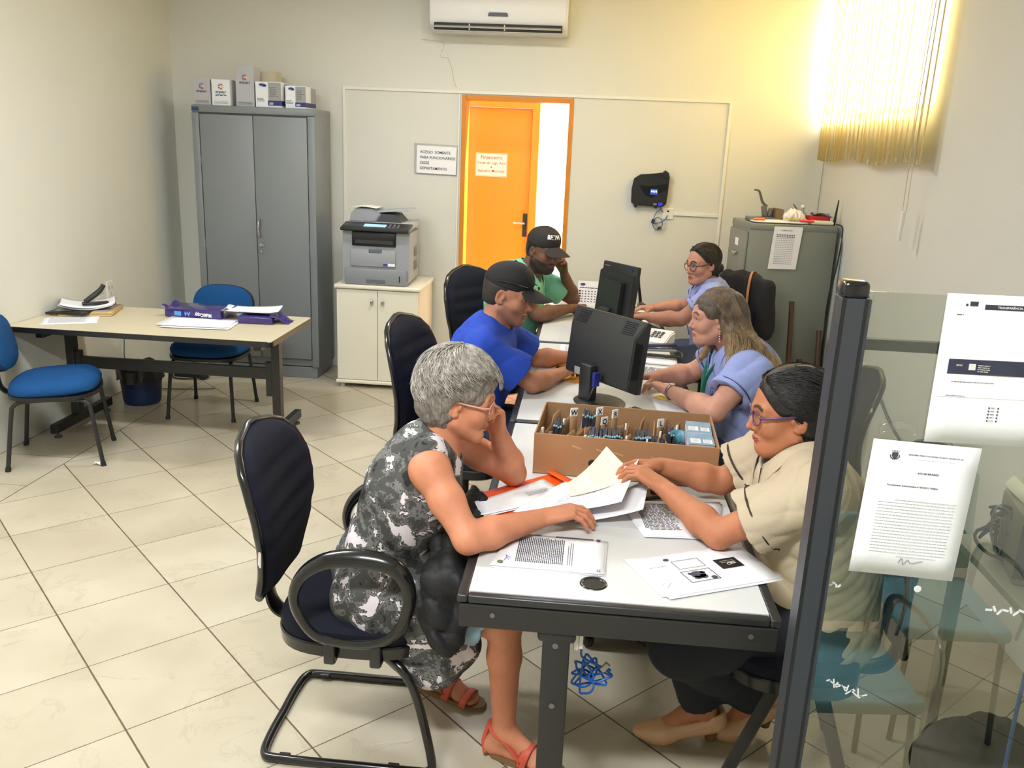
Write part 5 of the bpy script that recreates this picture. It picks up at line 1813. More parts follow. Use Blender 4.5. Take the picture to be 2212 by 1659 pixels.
# foot levelling bars on the near desk end are hidden below the frame; cable grommet in the top
t = thing('cable_grommet', 'round black cable grommet set into the near desk top', 'grommet', (0.073, 1.982, 0.7402))
q = B(); lathe(q, [(0.0255, 0.0005), (0.028, 0.003), (0.034, 0.0025), (0.0355, 0)], 32); obj('ring', q, GLOSSB, t, 'all')
q = B(); lathe(q, [(0.0, 0.0006), (0.026, 0.0006)], 32); obj('hole', q, mat('hole_black', (8, 8, 8), 0.5), t)
# switch box and blue cable bundle behind the near leg
t = thing('network_switch_box', 'white socket box fixed behind the near desk leg', 'socket box', (0.045, 1.905, 0.64))
q = B(); box2(q, (-0.014, -0.002, -0.045), (-0.001, 0.06, 0.035), 0.002); box2(q, (0.0, 0.0, -0.042), (0.010, 0.06, 0.05), 0.002); obj('case', q, WHITE, t)
t = thing('network_cable', 'knotted bright blue network cable hanging under the near desk', 'cable', (0, 0, 0))
q = B()
R = random.Random(4)
ctr = Vector((0.083, 1.985, 0.465))
pts_ = [(0.052, 1.93, 0.60), (0.053, 1.945, 0.57), (0.062, 1.965, 0.535)]
for k in range(54):
    lp = k // 9; a = 2 * PI * k / 9
    u_ = Vector((math.cos(lp * 1.9 + 0.4), 0.25, math.sin(lp * 1.9 + 0.4))); v_ = Vector((-u_.z * 0.45, 0.35 * math.sin(lp * 2.3), u_.x * 0.45))
    pts_.append(ctr + u_ * (0.024 + 0.028 * math.cos(a)) + v_ * (0.042 * math.sin(a)) + Vector((0, 0.004 * lp, -0.004 * (lp % 3))))
pts_ += [(0.10, 1.99, 0.475), (0.112, 1.985, 0.492)]
tube(q, pts_, 0.0031, 6, 8); obj('cord', q, mat('bright_blue_cable', (24, 96, 190), 0.3), t, 'all')
q = B(); box(q, (0.014, 0.012, 0.026), (0.118, 1.985, 0.502), (0, 0.7, 0), 0.002); obj('plug', q, mat('plug_clear', (176, 164, 150), 0.4), t)
t = thing('computer_stand', 'low black wheeled computer stand under the near desk', 'computer stand', (0.26, 2.98, 0))
q = B(); box2(q, (-0.20, -0.13, 0.055), (0.20, 0.13, 0.075), 0.01); obj('platform', q, BLACKP, t, True)
q = B(); box2(q, (-0.15, -0.09, 0.075), (0.16, 0.09, 0.43), 0.006); obj('computer_case', q, mat('pc_black', (30, 30, 32), 0.4), t, True)
for x in (-0.16, 0.16):
    for y in (-0.1, 0.1):
        q = B(); ball(q, (x, y, 0.026), 0.025, 14, 10); cyl(q, (x, y, 0.03), (x, y, 0.058), 0.008); obj('caster', q, BLACKP, t, True)

# ---------------------------------------------------------------- monitors
def monitor(loc, rz, label, w, h, deep, z0, square=False):
    t = thing('monitor', label, 'monitor', loc, rz)
    MB_ = mat('monitor_black', (32, 33, 34), 0.45, bump=0.1, bscale=500)
    tilt = math.radians(-6)
    M_ = Matrix.Translation((0, 0, z0)) @ Matrix.Rotation(tilt, 4, 'X')
    q = B(); box(q, (w, 0.028, h), (0, 0.012, h / 2), (0, 0, 0), 0.006)
    for v in q.verts: v.co = M_ @ v.co
    obj('bezel', q, MB_, t, True)
    q = B(); box(q, (w - 0.03, 0.001, h - 0.04), (0, 0.0268, h / 2 + 0.004))
    for v in q.verts: v.co = M_ @ v.co
    obj('screen', q, mat('screen_off', (60, 70, 84), 0.15), t)
    q = B()
    if square:
        prism(q, rrect(w * 0.97, h * 0.82, 0.01, cy=h * 0.44), 0.0, 0.02, M_ @ Matrix.Rotation(PI / 2, 4, 'X'), bev=0.004)
        prism(q, rrect(w * 0.62, h * 0.60, 0.01, cx=0.0, cy=h * 0.40), 0.018, 0.055, M_ @ Matrix.Rotation(PI / 2, 4, 'X'), bev=0.008)
    else:
        a = [(-w / 2, 0, 0), (w / 2, 0, 0), (w / 2, 0, h), (-w / 2, 0, h)]
        b = [(-w * 0.45, -deep, h * 0.05), (w * 0.45, -deep, h * 0.05), (w * 0.45, -deep, h * 0.76), (-w * 0.45, -deep, h * 0.76)]
        A = [q.verts.new(M_ @ Vector(p)) for p in a]; Bv = [q.verts.new(M_ @ Vector(p)) for p in b]
        q.faces.new(Bv)
        for k in range(4): q.faces.new((A[k], A[(k + 1) % 4], Bv[(k + 1) % 4], Bv[k]))
        bmesh.ops.bevel(q, geom=list(q.edges), offset=0.004, segments=2, affect='EDGES')
    back = obj('back_cover', q, MB_, t, True)
    q = B()
    if square:
        for k in range(0): pass
        box(q, (0.05, 0.004, 0.018), (w * 0.30, -0.003, h * 0.93)); 
        for v in q.verts: v.co = M_ @ v.co
        obj('blue_label', q, mat('monitor_label', (38, 42, 70), 0.4), back)
        q = B(); box(q, (0.05, 0.003, 0.006), (-w * 0.36, -0.003, h * 0.925)); 
        for v in q.verts: v.co = M_ @ v.co
        obj('badge', q, mat('badge_grey', (96, 100, 104), 0.4), back)
    else:
        vents = [B(), B(), B()]
        n_up = Vector((0, -(h * 0.24), -deep)).normalized()
        for sx in (-1, 1):
            vent = vents[(sx + 1) // 2]
            for k in range(7):
                s = 0.16 + k * 0.11
                zc = h - s * h * 0.24; yc = -deep * s - 0.0015
                ww = w * (0.13 + 0.0 * k)
                box(vent, (ww * 1.2, 0.004, 0.0028), (sx * w * 0.325, yc, zc), (0, 0, 0))
        vent = vents[2]
        for k in range(9):
            s = 0.16 + k * 0.085
            box(vent, (0.004, 0.0028, h * 0.50), (w / 2 - s * w * 0.05 + 0.0008, -deep * s, h * 0.46))
        for vent in vents:
          for v in vent.verts: v.co = M_ @ v.co
          obj('vent_slots', vent, mat('vent_black', (10, 10, 11), 0.6), back)
    q = B(); box2(q, (0.03, -0.075 if not square else -0.06, z0 + 0.0), (0.045, -0.045, z0 + 0.06), 0.002); obj('video_plug', q, mat('vga_blue', (30, 40, 130), 0.4), t)
    q = B(); tube(q, [(0.037, -0.06, z0 + 0.01), (0.04, -0.09, z0 - 0.04), (0.02, -0.07, 0.02), (0.06, -0.12, 0.006), (0.0, -0.2, 0.006)], 0.0045, 6); obj('cable', q, BLACKP, t, 'all')
    q = B()
    if square:
        cyl(q, (-0.05, -0.05, z0 + 0.05), (0.05, -0.05, z0 + 0.05), 0.030); box(q, (0.07, 0.03, z0 + 0.06), (0, -0.02, (z0 + 0.06) / 2), (-0.25, 0, 0), 0.005)
    else:
        box(q, (0.075, 0.045, z0 + 0.08), (-0.03, -0.045, (z0 + 0.08) / 2), (0, 0, 0), 0.008)
    obj('stand', q, MB_, t, True)
    q = B(); lathe(q, [(0, 0.0), (0.105, 0.0), (0.108, 0.006), (0.10, 0.012), (0.04, 0.018), (0, 0.018)], 32)
    for v in q.verts: v.co.x *= 1.1
    obj('base', q, MB_, t, True)
    return t


m1 = monitor((0.10, 3.60, 0.741), math.radians(-50), 'black widescreen monitor with slotted back on the middle desk, seen from behind', 0.45, 0.300, 0.036, 0.090)
q = B(); box(q, (0.055, 0.003, 0.032), (-0.10, -0.042, 0.125), (0.06, 0, 0)); obj('rating_sticker', q, mat('sticker_grey', (150, 150, 150), 0.5), m1)
monitor((0.185, 5.12, 0.741), math.radians(-55), 'square black monitor on the farthest desk, seen from behind', 0.335, 0.335, 0.06, 0.075, square=True)

def keyboard(loc, rz, label):
    t = thing('keyboard', label, 'keyboard', loc, rz)
    q = B(); box(q, (0.44, 0.15, 0.018), (0, 0, 0.012), (0.05, 0, 0), 0.004); obj('case', q, BLACKP, t, True)
    q = B()
    for r_ in range(5):
        for c_ in range(19): box(q, (0.018, 0.018, 0.007), (-0.205 + c_ * 0.0228, -0.052 + r_ * 0.0235, 0.0235 + r_ * 0.0012))
    obj('keys', q, mat('key_black', (44, 44, 46), 0.5), t); t.children[-1]['kind'] = 'stuff'
keyboard((0.335, 3.27, 0.741), math.radians(-53), 'black keyboard behind the nearer monitor by the cardboard box')
keyboard((0.36, 5.28, 0.741), math.radians(-62), 'black keyboard under the far square monitor')

# ================================================================ things on the desks
DT = 0.7405
CARD = mat('brown_cardboard', (172, 128, 90), 0.8, bump=0.2, bscale=80, var=0.06, vscale=6)
CARDI = mat('inner_cardboard', (158, 122, 86), 0.85, var=0.1, vscale=14)
t = thing('cardboard_box', 'long open brown cardboard box of card bundles on the near desk', 'box', (0.181, 2.888, DT), math.radians(-3.0))
bw, bd, bh = 0.605, 0.375, 0.142
for nm, a, b in (('front_panel', (-bw / 2, -bd / 2, 0), (bw / 2, -bd / 2 + 0.005, bh)), ('back_panel', (-bw / 2, bd / 2 - 0.005, 0), (bw / 2, bd / 2, bh)),
                 ('side_panel', (-bw / 2, -bd / 2 + 0.005, 0), (-bw / 2 + 0.005, bd / 2 - 0.005, bh)), ('side_panel', (bw / 2 - 0.005, -bd / 2 + 0.005, 0), (bw / 2, bd / 2 - 0.005, bh)),
                 ('bottom_panel', (-bw / 2, -bd / 2, 0), (bw / 2, bd / 2, 0.004))):
    q = B(); box2(q, a, b, 0.0012); obj(nm, q, CARD if nm == 'front_panel' else CARDI, t)
for x in (-0.105, 0.105):
    q = B(); cyl(q, (x, -bd / 2 - 0.0008, 0.052), (x, -bd / 2 + 0.002, 0.052), 0.013, n=24); obj('hand_hole', q, mat('hole_brown', (52, 36, 24), 0.9), t)
q = B()
for k, x in enumerate((-0.16, -0.08, -0.02, 0.10, 0.14, 0.19)): box(q, (0.03, 0.001, 0.005), (x, -bd / 2 - 0.0004, 0.104 - 0.006 * k), (0, 0.3, 0))
obj('scuff', q, mat('card_scuff', (196, 160, 124), 0.8), t)
bx = Matrix.Translation((0.181, 2.888, DT)) @ Matrix.Rotation(math.radians(-3.0), 4, 'Z')
WT = mat('white_tab', (232, 230, 228), 0.6)
divs = [(-0.262, 0.10, 0.0, '', 0.035), (-0.228, 0.05, 0.0, '', 0.055), (-0.200, 0.13, 0.04, 'W', 0.050), (-0.165, -0.08, 0.0, '', 0.02), (-0.105, 0.02, 0.0, '', 0.02), (-0.108, 0.12, 0.0, 'X', 0.060),
        (-0.090, 0.04, 0.0, 'Q', 0.006), (-0.052, 0.12, 0.0, 'R', 0.045), (0.0, -0.10, 0.0, '', 0.015), (0.028, 0.05, 0.0, '', 0.03), (0.085, 0.0, 0.0, '', 0.02), (0.105, 0.09, 0.0, 'L', 0.035),
        (0.128, 0.02, 0.0, '', 0.03), (0.165, -0.05, 0.0, '', 0.02), (0.205, 0.06, 0.0, '', 0.03)]
for k, (x, y, tw_, ch, up) in enumerate(divs):
    lb = ('cardboard divider with letter %s tab in the brown box' % ch) if ch else 'plain cardboard divider in the brown box, %s from its left end' % ('first', 'second', '', 'third', 'fourth', '', '', '', 'fifth', 'sixth', 'seventh', '', 'eighth', 'ninth', 'tenth')[k]
    p = bx @ Vector((x, 0, 0.006))
    rz = math.radians(-3 + (84 if not ch else 38 + 10 * (k % 2)) + R.uniform(-8, 8))
    d = thing('card_divider', lb, 'divider', p, rz, 'dividers in the cardboard box')
    hh = bh - 0.02 - 0.01 * (k % 3)
    hw = 0.15 if not ch else 0.075
    off = y if ch else 0.0
    q = B()
    def dv(u, v, hw=hw, hh=hh, k=k):
        xx = (2 * u - 1) * hw
        top = hh - (0.030 if 0.25 < u < 0.7 else 0.004 * (k % 3))
        return (xx, 0.012 * math.sin(2.4 * u + k) * v, 0 + v * top)
    sheet(q, dv, 12, 4, 0.003)
    if ch: 
        box(q, (0.028, 0.003, 0.09 + up), (0.02, 0.004, hh - 0.03 + up / 2), (0, 0, 0))
    obj('card', q, CARDI, d, 'all')
    q = B()
    if ch:
        box(q, (0.030, 0.0045, 0.030), (0.02, 0.004, hh + up + 0.004), (0, 0.06, 0), 0.001)
        tb = obj('tab', q, WT, d)
        q = B(); text_bm(q, ch, 0.026, Matrix.Translation((0.02, 0.001, hh + up - 0.006)) @ Matrix.Rotation(PI / 2, 4, 'X'), 'CENTER', bold=0.0006); obj('letter', q, INKD, tb)
    else:
        box(q, (0.020, 0.006, 0.022), ((-0.10, 0.05, -0.04, 0.08, -0.12)[k % 5], 0.004, hh - 0.005), (0, 0.2, 0), 0.001); obj('tab', q, WT, d)
# bundles of dark booklets
BK = [mat('dark_booklet', (44, 46, 62), 0.6), mat('booklet_edge_teal', (112, 168, 180), 0.6), mat('rubber_band', (188, 168, 120), 0.6)]
bund = [(-0.245, 0.02, 0.03, 0.30, 0.085, 0.1), (-0.135, 0.10, 0.05, 0.10, 0.105, 0.0), (-0.085, -0.075, 0.06, 0.16, 0.095, -0.25), (-0.035, -0.08, 0.06, 0.16, 0.10, -0.1), (0.055, -0.05, 0.055, 0.20, 0.092, 0.05), (0.105, -0.08, 0.045, 0.15, 0.080, 0.0),
        (0.147, 0.0, 0.022, 0.2, 0.098, 0.1), (0.186, -0.09, 0.03, 0.12, 0.075, 0.0)]
names = ('leftmost', 'second', 'third', 'fourth', 'fifth', 'sixth', 'seventh', 'rightmost')
for k, (x, y, w_, d_, h_, ln) in enumerate(bund):
    h_ += 0.024
    p = bx @ Vector((x, y, 0.006))
    g_ = thing('booklet_bundle', 'banded bundle of dark card booklets in the brown box, %s from the left' % names[k] if 0 < k < 7 else '%s banded bundle of dark card booklets in the brown box' % names[k], 'bundle', p, math.radians(-3), 'booklet bundles in the cardboard box')
    n = max(3, int(w_ / 0.0075)); q = B(); q2 = B()
    for i in range(n):
        xx = -w_ / 2 + (i + 0.5) * w_ / n
        jz = R.uniform(-0.004, 0.004)
        box(q, (w_ / n * 0.8, min(d_, 0.11), h_), (xx, 0, h_ / 2 + jz), (0, ln + R.uniform(-0.05, 0.05), 0))
        box(q2, (w_ / n * 0.75, 0.016, 0.0022), (xx + math.sin(ln) * h_ / 2, -min(d_, 0.11) / 2 + 0.012, h_ * math.cos(ln) + jz + 0.001), (0, ln, 0))
    obj('booklets', q, BK[0], g_)['kind'] = 'stuff'
    obj('coloured_edge', q2, BK[1], g_)['kind'] = 'stuff'
    q = B(); box(q, (w_ + 0.003, min(d_, 0.11) + 0.004, 0.0025), (math.sin(ln) * h_ * 0.15, 0, h_ * 0.66), (0, 0, 0)); obj('rubber_band', q, BK[2], g_)
t = thing('brochure', 'curled teal brochure standing between dividers at the right of the box', 'brochure', bx @ Vector((0.176, -0.02, 0.01)), 0)
q = B(); sheet(q, lambda u, v: (0.045 * (u - 0.5), 0.015 * math.sin(3 * u), 0.125 * v), 8, 3, 0.001); obj('sheet', q, mat('teal_print_paper', (86, 150, 172), 0.4, var=0.2, vscale=60), t, 'all')
# two stacks of glossy flyers at the right end
for k, (y, lb) in enumerate(((0.055, 'farther stack of blue glossy flyers at the right end of the box'), (-0.065, 'nearer stack of blue glossy flyers at the right end of the box'))):
    s_ = thing('flyer_stack', lb, 'flyers', bx @ Vector((0.250, y, 0.006)), math.radians(-4 + 2 * k), 'flyer stacks in the cardboard box')
    hz = 0.125 - 0.004 * k
    q = B()
    for i in range(14): box(q, (0.084, 0.118, hz / 15), (R.uniform(-0.001, 0.001), R.uniform(-0.002, 0.002), (i + 0.5) * hz / 14))
    obj('flyers', q, mat('flyer_edge_white', (206, 206, 222), 0.5), s_)['kind'] = 'stuff'
    q = B(); box(q, (0.086, 0.120, 0.001), (0, 0, hz + 0.0005)); cv = obj('cover', q, mat('flyer_cover_blue', (136, 172, 196), 0.25, var=0.35, vscale=22, coat=0.4), s_)
    q = B(); M_ = Matrix.Translation((0, 0, hz + 0.0015)); rect_bm(q, M_, -0.035, -0.045, -0.002, 0.0); rect_bm(q, M_, 0.006, -0.045, 0.036, -0.005); obj('white_panel', q, PAPER, cv)
    q = B(); lines_bm(q, Matrix.Translation((0, 0, hz + 0.002)), -0.032, -0.005, -0.008, 5, 0.007, 0.0016, 0.3, seed=k); lines_bm(q, Matrix.Translation((0, 0, hz + 0.002)), 0.009, 0.034, -0.010, 5, 0.007, 0.0016, 0.3, seed=k + 3); obj('print', q, INK, cv)

# ---- papers on the near desk
def P4(a, b, c, d): return [Vector((x, y, DT)) for x, y in (a, b, c, d)]


def dense(t, M_, L, H):
    """page turned a quarter: text columns run along the short side"""
    Mr = M_ @ Matrix.Translation((L, 0, 0)) @ Matrix.Rotation(PI / 2, 4, 'Z')   # page up = -x of the sheet
    w_, h_ = H, L
    q = B(); lines_bm(q, Mr, w_ * 0.14, w_ * 0.90, h_ * 0.80, 25, h_ * 0.0175, h_ * 0.009, 0.05, seed=4)
    lines_bm(q, Mr, w_ * 0.14, w_ * 0.85, h_ * 0.33, 3, h_ * 0.02, h_ * 0.006, 0.4, seed=9)
    rect_bm(q, Mr, w_ * 0.82, h_ * 0.84, w_ * 0.97, h_ * 0.865)
    rect_bm(q, Mr, w_ * 0.955, h_ * 0.10, w_ * 0.985, h_ * 0.46); disc_bm(q, Mr, w_ * 0.96, h_ * 0.05, w_ * 0.035, h_ * 0.022)
    rect_bm(q, Mr, w_ * 0.955, h_ * 0.60, w_ * 0.99, h_ * 0.66)
    outline_bm(q, Mr, w_ * 0.03, h_ * 0.03, w_ * 0.09, h_ * 0.06, 0.0016)
    obj('print', q, INK, t)
    q = B(); disc_bm(q, Mr, w_ * 0.09, h_ * 0.93, w_ * 0.05, h_ * 0.03, 7); obj('stamp', q, mat('olive_stamp', (108, 112, 88), 0.7), t)
    q = B(); tube(q, [Mr @ Vector(p) for p in ((w_ * 0.12, h_ * 0.90, 0.0005), (w_ * 0.22, h_ * 0.88, 0.0005), (w_ * 0.16, h_ * 0.86, 0.0005), (w_ * 0.28, h_ * 0.89, 0.0005), (w_ * 0.2, h_ * 0.84, 0.0005))], 0.0009, 4); obj('signature', q, mat('violet_ink', (130, 120, 196), 0.6), t)


paper('thick stack of densely printed pages beside the cable grommet', P4((-0.192, 2.028), (0.098, 2.023), (0.106, 2.218), (-0.155, 2.226)), n=6, thick=0.0005, printer=dense, curl=0.0, seed=1, name='document_stack', cat='papers')


def cardprint(t, M_, L, H):
    q = B(); M2 = M_ @ Matrix.Translation((0, 0, 0.0004))
    Mr = M_
    rect_bm(q, Mr, L * 0.66, H * 0.42, L * 0.86, H * 0.66); obj('black_card_print', q, INKD, t)
    q = B(); text_bm(q, 'CRE', 0.016, M2 @ Matrix.Translation((L * 0.74, H * 0.48, 0)) @ Matrix.Rotation(0.25, 4, 'Z'), bold=0.0004); lines_bm(q, M2, L * 0.70, L * 0.84, H * 0.60, 2, 0.008, 0.0015, 0.4, seed=3); obj('card_lettering', q, WHITE, t)
    q = B(); outline_bm(q, Mr, L * 0.32, H * 0.56, L * 0.56, H * 0.78, 0.0018); outline_bm(q, Mr, L * 0.30, H * 0.22, L * 0.56, H * 0.50, 0.0022)
    for cx_, cy_, r_ in ((0.42, 0.38, 0.022), (0.45, 0.33, 0.012), (0.39, 0.32, 0.010), (0.52, 0.27, 0.009), (0.47, 0.42, 0.008), (0.36, 0.43, 0.006)): disc_bm(q, Mr, L * cx_, H * cy_, r_, r_ * 0.85, 9)
    disc_bm(q, Mr, L * 0.30, H * 0.84, 0.009, 0.006); lines_bm(q, Mr, L * 0.10, L * 0.25, H * 0.70, 1, 0.01, 0.0016, seed=2)
    obj('print', q, INK, t)
    q = B(); tube(q, [Mr @ Vector(p) for p in ((L * 0.05, H * 0.25, 0.0005), (L * 0.09, H * 0.30, 0.0005), (L * 0.08, H * 0.2, 0.0005), (L * 0.14, H * 0.28, 0.0005), (L * 0.12, H * 0.12, 0.0005))], 0.0008, 4); obj('signature', q, mat('pale_violet_ink', (190, 186, 220), 0.6), t)


paper('white page printed with a black card at the right corner of the near desk', P4((0.252, 1.932), (0.556, 2.082), (0.475, 2.268), (0.158, 2.118)), n=3, printer=cardprint, curl=0.002, jitter=0.010, seed=12, name='document', cat='papers')


def sideprint(t, M_, L, H):
    q = B(); lines_bm(q, M_ @ Matrix.Translation((0, 0, 0)), L * 0.10, L * 0.55, H * 0.9, 22, H * 0.034, H * 0.012, 0.15, seed=8)
    for k in range(3): rect_bm(q, M_, L * (0.04 + k * 0.02), H * 0.2, L * (0.05 + k * 0.02), H * 0.85)
    rect_bm(q, M_, L * 0.05, H * 0.9, L * 0.12, H * 0.95)
    obj('print', q, INK, t)


paper('printed pages lying under the forearm of the woman in beige', P4((0.222, 2.275), (0.430, 2.300), (0.470, 2.560), (0.155, 2.520)), n=4, printer=sideprint, curl=0.002, jitter=0.012, seed=14, name='document', cat='papers')
t = thing('mobile_phone', 'black mobile phone on the near desk behind the hands', 'phone', (0.275, 2.60, DT + 0.002), math.radians(28))
q = B(); box(q, (0.14, 0.07, 0.009), (0, 0, 0.005), (0, 0, 0), 0.004, 3); obj('case', q, GLOSSB, t, True)
q = B(); box(q, (0.125, 0.058, 0.0006), (0, 0, 0.0098)); obj('screen', q, mat('phone_glass', (10, 10, 12), 0.06, coat=1), t)
# orange folder with papers
OR = mat('orange_plastic', (244, 92, 22), 0.35, coat=0.2)
fc = [Vector(v) for v in ((-0.225, 2.325, DT + 0.001), (0.060, 2.570, DT + 0.001), (-0.060, 2.720, DT + 0.001), (-0.315, 2.475, DT + 0.001))]
t = thing('orange_folder', 'orange plastic folder open under white papers on the near desk', 'folder', sum(fc, Vector()) / 4)
q = B(); o_ = sum(fc, Vector()) / 4
sheet(q, lambda u, v: fc[0].lerp(fc[1], u).lerp(fc[3].lerp(fc[2], u), v) - o_ + Vector((0, 0, 0.002)), 8, 6, 0.0015); obj('cover', q, OR, t, 'all')
q = B(); a_, b__ = fc[1] - o_, fc[2] - o_
sheet(q, lambda u, v: a_.lerp(b__, v) + Vector((-0.030 * u * 0.75, -0.026 * u, 0.010 + 0.004 * u)), 3, 4, 0.004); obj('spine', q, OR, t, 'all')
def pr_small(t, M_, L, H):
    q = B(); lines_bm(q, M_, L * 0.62, L * 0.93, H * 0.88, 8, H * 0.035, H * 0.014, 0.2, seed=5); lines_bm(q, M_, L * 0.5, L * 0.9, H * 0.96, 1, 0.01, H * 0.012, seed=6); obj('print', q, INK, t)
paper('white papers lying inside the open orange folder', [fc[0] + Vector((-0.022, -0.005, 0.005)), fc[1] + Vector((-0.055, -0.055, 0.005)), fc[2] + Vector((-0.030, -0.085, 0.005)), fc[3] + Vector((0.034, -0.060, 0.005))], n=4, printer=pr_small, curl=0.003, seed=15, name='document', cat='papers')
# papers being held and turned over by the woman in beige
def lifted(c0, c1, c2, c3, lift, name, label, m, pr=None, lift0=0.0):
    """sheet whose right-far edge is raised"""
    C_ = [Vector(v) for v in (c0, c1, c2, c3)]
    o = sum(C_, Vector()) / 4
    t = thing(name, label, 'paper', o)
    def f(u, v):
        p = C_[0].lerp(C_[1], u).lerp(C_[3].lerp(C_[2], u), v) - o
        p.z += lift * (u ** 2.2) - lift * u + 0.004 * math.sin(4 * v + 3 * u)
        return p
    q = B(); sheet(q, f, 16, 8, 0.0008); obj('sheet', q, m, t, 'all')
    if pr:
        q = B(); pr(q, f); obj('print', q, mat('faint_brown_ink', (214, 188, 152), 0.7) if 'cream' in label else mat('faint_ink2', (190, 190, 212), 0.7), t)
    return t


def curved_lines(rows, u0, u1, v0, v1, extra=()):
    def pr(q, f):
        RR = random.Random(3)
        for r_ in range(rows):
            v = v0 + (v1 - v0) * r_ / max(1, rows - 1); u = u0
            while u < u1:
                e = min(u1, u + RR.uniform(0.02, 0.06))
                up = Vector((0, 0, 0.0012)); hv = 0.010
                q.faces.new([q.verts.new(f(a, b) + up) for a, b in ((u, v), (e, v), (e, v + hv), (u, v + hv))]); u = e + 0.012
        for (cu, cv, r0) in extra:
            q.faces.new([q.verts.new(f(cu + r0 * math.cos(a), cv + r0 * 1.3 * math.sin(a)) + Vector((0, 0, 0.0014))) for a in [2 * PI * i / 14 for i in range(14)]])
    return pr


lifted((0.0, 2.44, DT + 0.040), (0.200, 2.475, DT + 0.110), (0.105, 2.600, DT + 0.150), (-0.01, 2.56, DT + 0.040), 0.04, 'cream_sheet', 'cream printed certificate lifted in the hand of the woman in beige', mat('cream_paper', (244, 226, 196), 0.7), curved_lines(9, 0.45, 0.92, 0.25, 0.9))
lifted((-0.165, 2.345, DT + 0.018), (0.150, 2.345, DT + 0.075), (0.205, 2.545, DT + 0.135), (-0.02, 2.60, DT + 0.026), 0.06, 'held_document', 'white printed pages held and turned by the woman in beige', PAPER, curved_lines(14, 0.30, 0.80, 0.15, 0.85, ((0.9, 0.78, 0.035),)))
lifted((0.02, 2.335, DT + 0.004), (0.215, 2.360, DT + 0.050), (0.240, 2.520, DT + 0.085), (0.00, 2.45, DT + 0.004), 0.03, 'held_document', 'white lower page under the held printed pages', PAPER)

# ---- middle desk
ENV = mat('yellow_envelope', (238, 176, 78), 0.65)
paper('open yellow envelope under the forearms of the man in blue', P4((-0.190, 3.96), (0.010, 3.90), (0.02, 4.10), (-0.10, 4.20)), n=1, m=ENV, seed=21, name='envelope', cat='envelope')
paper('yellow envelope with white slip beyond the farther forearm of the man in blue', P4((-0.205, 4.20), (-0.03, 4.13), (0.01, 4.36), (-0.16, 4.42)), n=1, m=ENV, seed=22, name='envelope', cat='envelope')
paper('white page at the left edge behind the man in blue', P4((-0.10, 4.44), (0.09, 4.44), (0.09, 4.70), (-0.10, 4.70)), n=2, printer=faint(5), seed=23, name='document', cat='papers')
paper('yellow sticky note beside the keyboard on the middle desk', P4((0.335, 3.72), (0.40, 3.68), (0.43, 3.74), (0.365, 3.78)), zoff=0.004, m=mat('yellow_note', (238, 218, 120), 0.7), seed=24, name='sticky_note', cat='note')
paper('white papers under the wrist of the long-haired woman', P4((0.345, 3.50), (0.52, 3.56), (0.50, 3.86), (0.33, 3.80)), n=2, seed=25, name='document', cat='papers')
paper('pale blue slip near the monitor base behind the box', P4((0.175, 3.27), (0.26, 3.22), (0.275, 3.30), (0.215, 3.36)), m=mat('pale_blue_paper', (150, 204, 218), 0.7), seed=26, name='paper_slip')
paper('printed page lying past the nearer monitor on the middle desk', P4((0.27, 4.06), (0.47, 4.02), (0.50, 4.30), (0.29, 4.34)), n=2, printer=simple_print(7, 14), seed=27, name='document', cat='papers')
paper('stack of white sheets across the middle desk beneath the black stapler', P4((0.26, 4.38), (0.50, 4.34), (0.52, 4.54), (0.27, 4.58)), n=6, seed=28, name='document_stack', cat='papers')
t = thing('stapler', 'long black stapler with dark blue tip on the middle desk papers', 'stapler', (0.40, 4.48, DT + 0.013), math.radians(-8))
q = B(); box(q, (0.26, 0.035, 0.012), (0.0, 0, 0.008), (0, 0, 0), 0.004); obj('base', q, BLACKP, t, True)
q = B(); box(q, (0.23, 0.026, 0.018), (-0.005, 0, 0.060), (0, -0.12, 0), 0.006); obj('arm', q, mat('navy_plastic', (32, 34, 66), 0.35), t, True)
q = B(); box(q, (0.22, 0.016, 0.012), (0.0, 0, 0.035), (0, -0.06, 0), 0.002); box(q, (0.03, 0.03, 0.04), (-0.10, 0, 0.03), (0, 0, 0), 0.004); obj('magazine', q, mat('dull_steel', (120, 122, 126), 0.35, metal=0.7), t)
q = B(); tube(q, [(0.44, 4.60, DT + 0.03), (0.50, 4.55, DT + 0.035), (0.54, 4.50, DT + 0.03), (0.53, 4.44, DT - 0.01), (0.515, 4.42, DT - 0.10)], 0.0075, 8); 
tag(obj('coiled_cable', q, mat('coil_black', (24, 24, 24), 0.5), None, 'all'), 'thick black coiled cord hanging over the desk edge by the stapler', 'cord')
# ---- far desk
t = thing('telephone', 'white desk telephone with dark keys between the two monitors', 'telephone', (0.415, 4.86, DT), math.radians(-24))
q = B(); prism(q, [(-0.09, 0.0), (0.09, 0.0), (0.09, 0.03), (0.0, 0.055), (-0.09, 0.07)], -0.10, 0.10, Matrix(((0, 0, 1, 0), (-1, 0, 0, 0), (0, 1, 0, 0), (0, 0, 0, 1))), bev=0.008); obj('base', q, mat('phone_white', (222, 220, 222), 0.4), t, True)
q = B(); tube(q, [(-0.075, 0.075, 0.085), (-0.075, 0.05, 0.10), (-0.073, 0.0, 0.098), (-0.073, -0.06, 0.075), (-0.075, -0.085, 0.055)], [0.026, 0.020, 0.015, 0.020, 0.024], 12, flat=(0.8, 1.1)); obj('handset', q, mat('phone_white', (222, 220, 222), 0.4), t, True)
q = B()
for k in range(12): box(q, (0.016, 0.013, 0.006), (0.0 + (k % 3) * 0.024, 0.03 - (k // 3) * 0.02, 0.066 - (k // 3) * 0.0055), (-0.35, 0, 0), 0.001)
obj('keys', q, mat('phone_keys', (52, 54, 62), 0.4), t); t.children[-1]['kind'] = 'stuff'
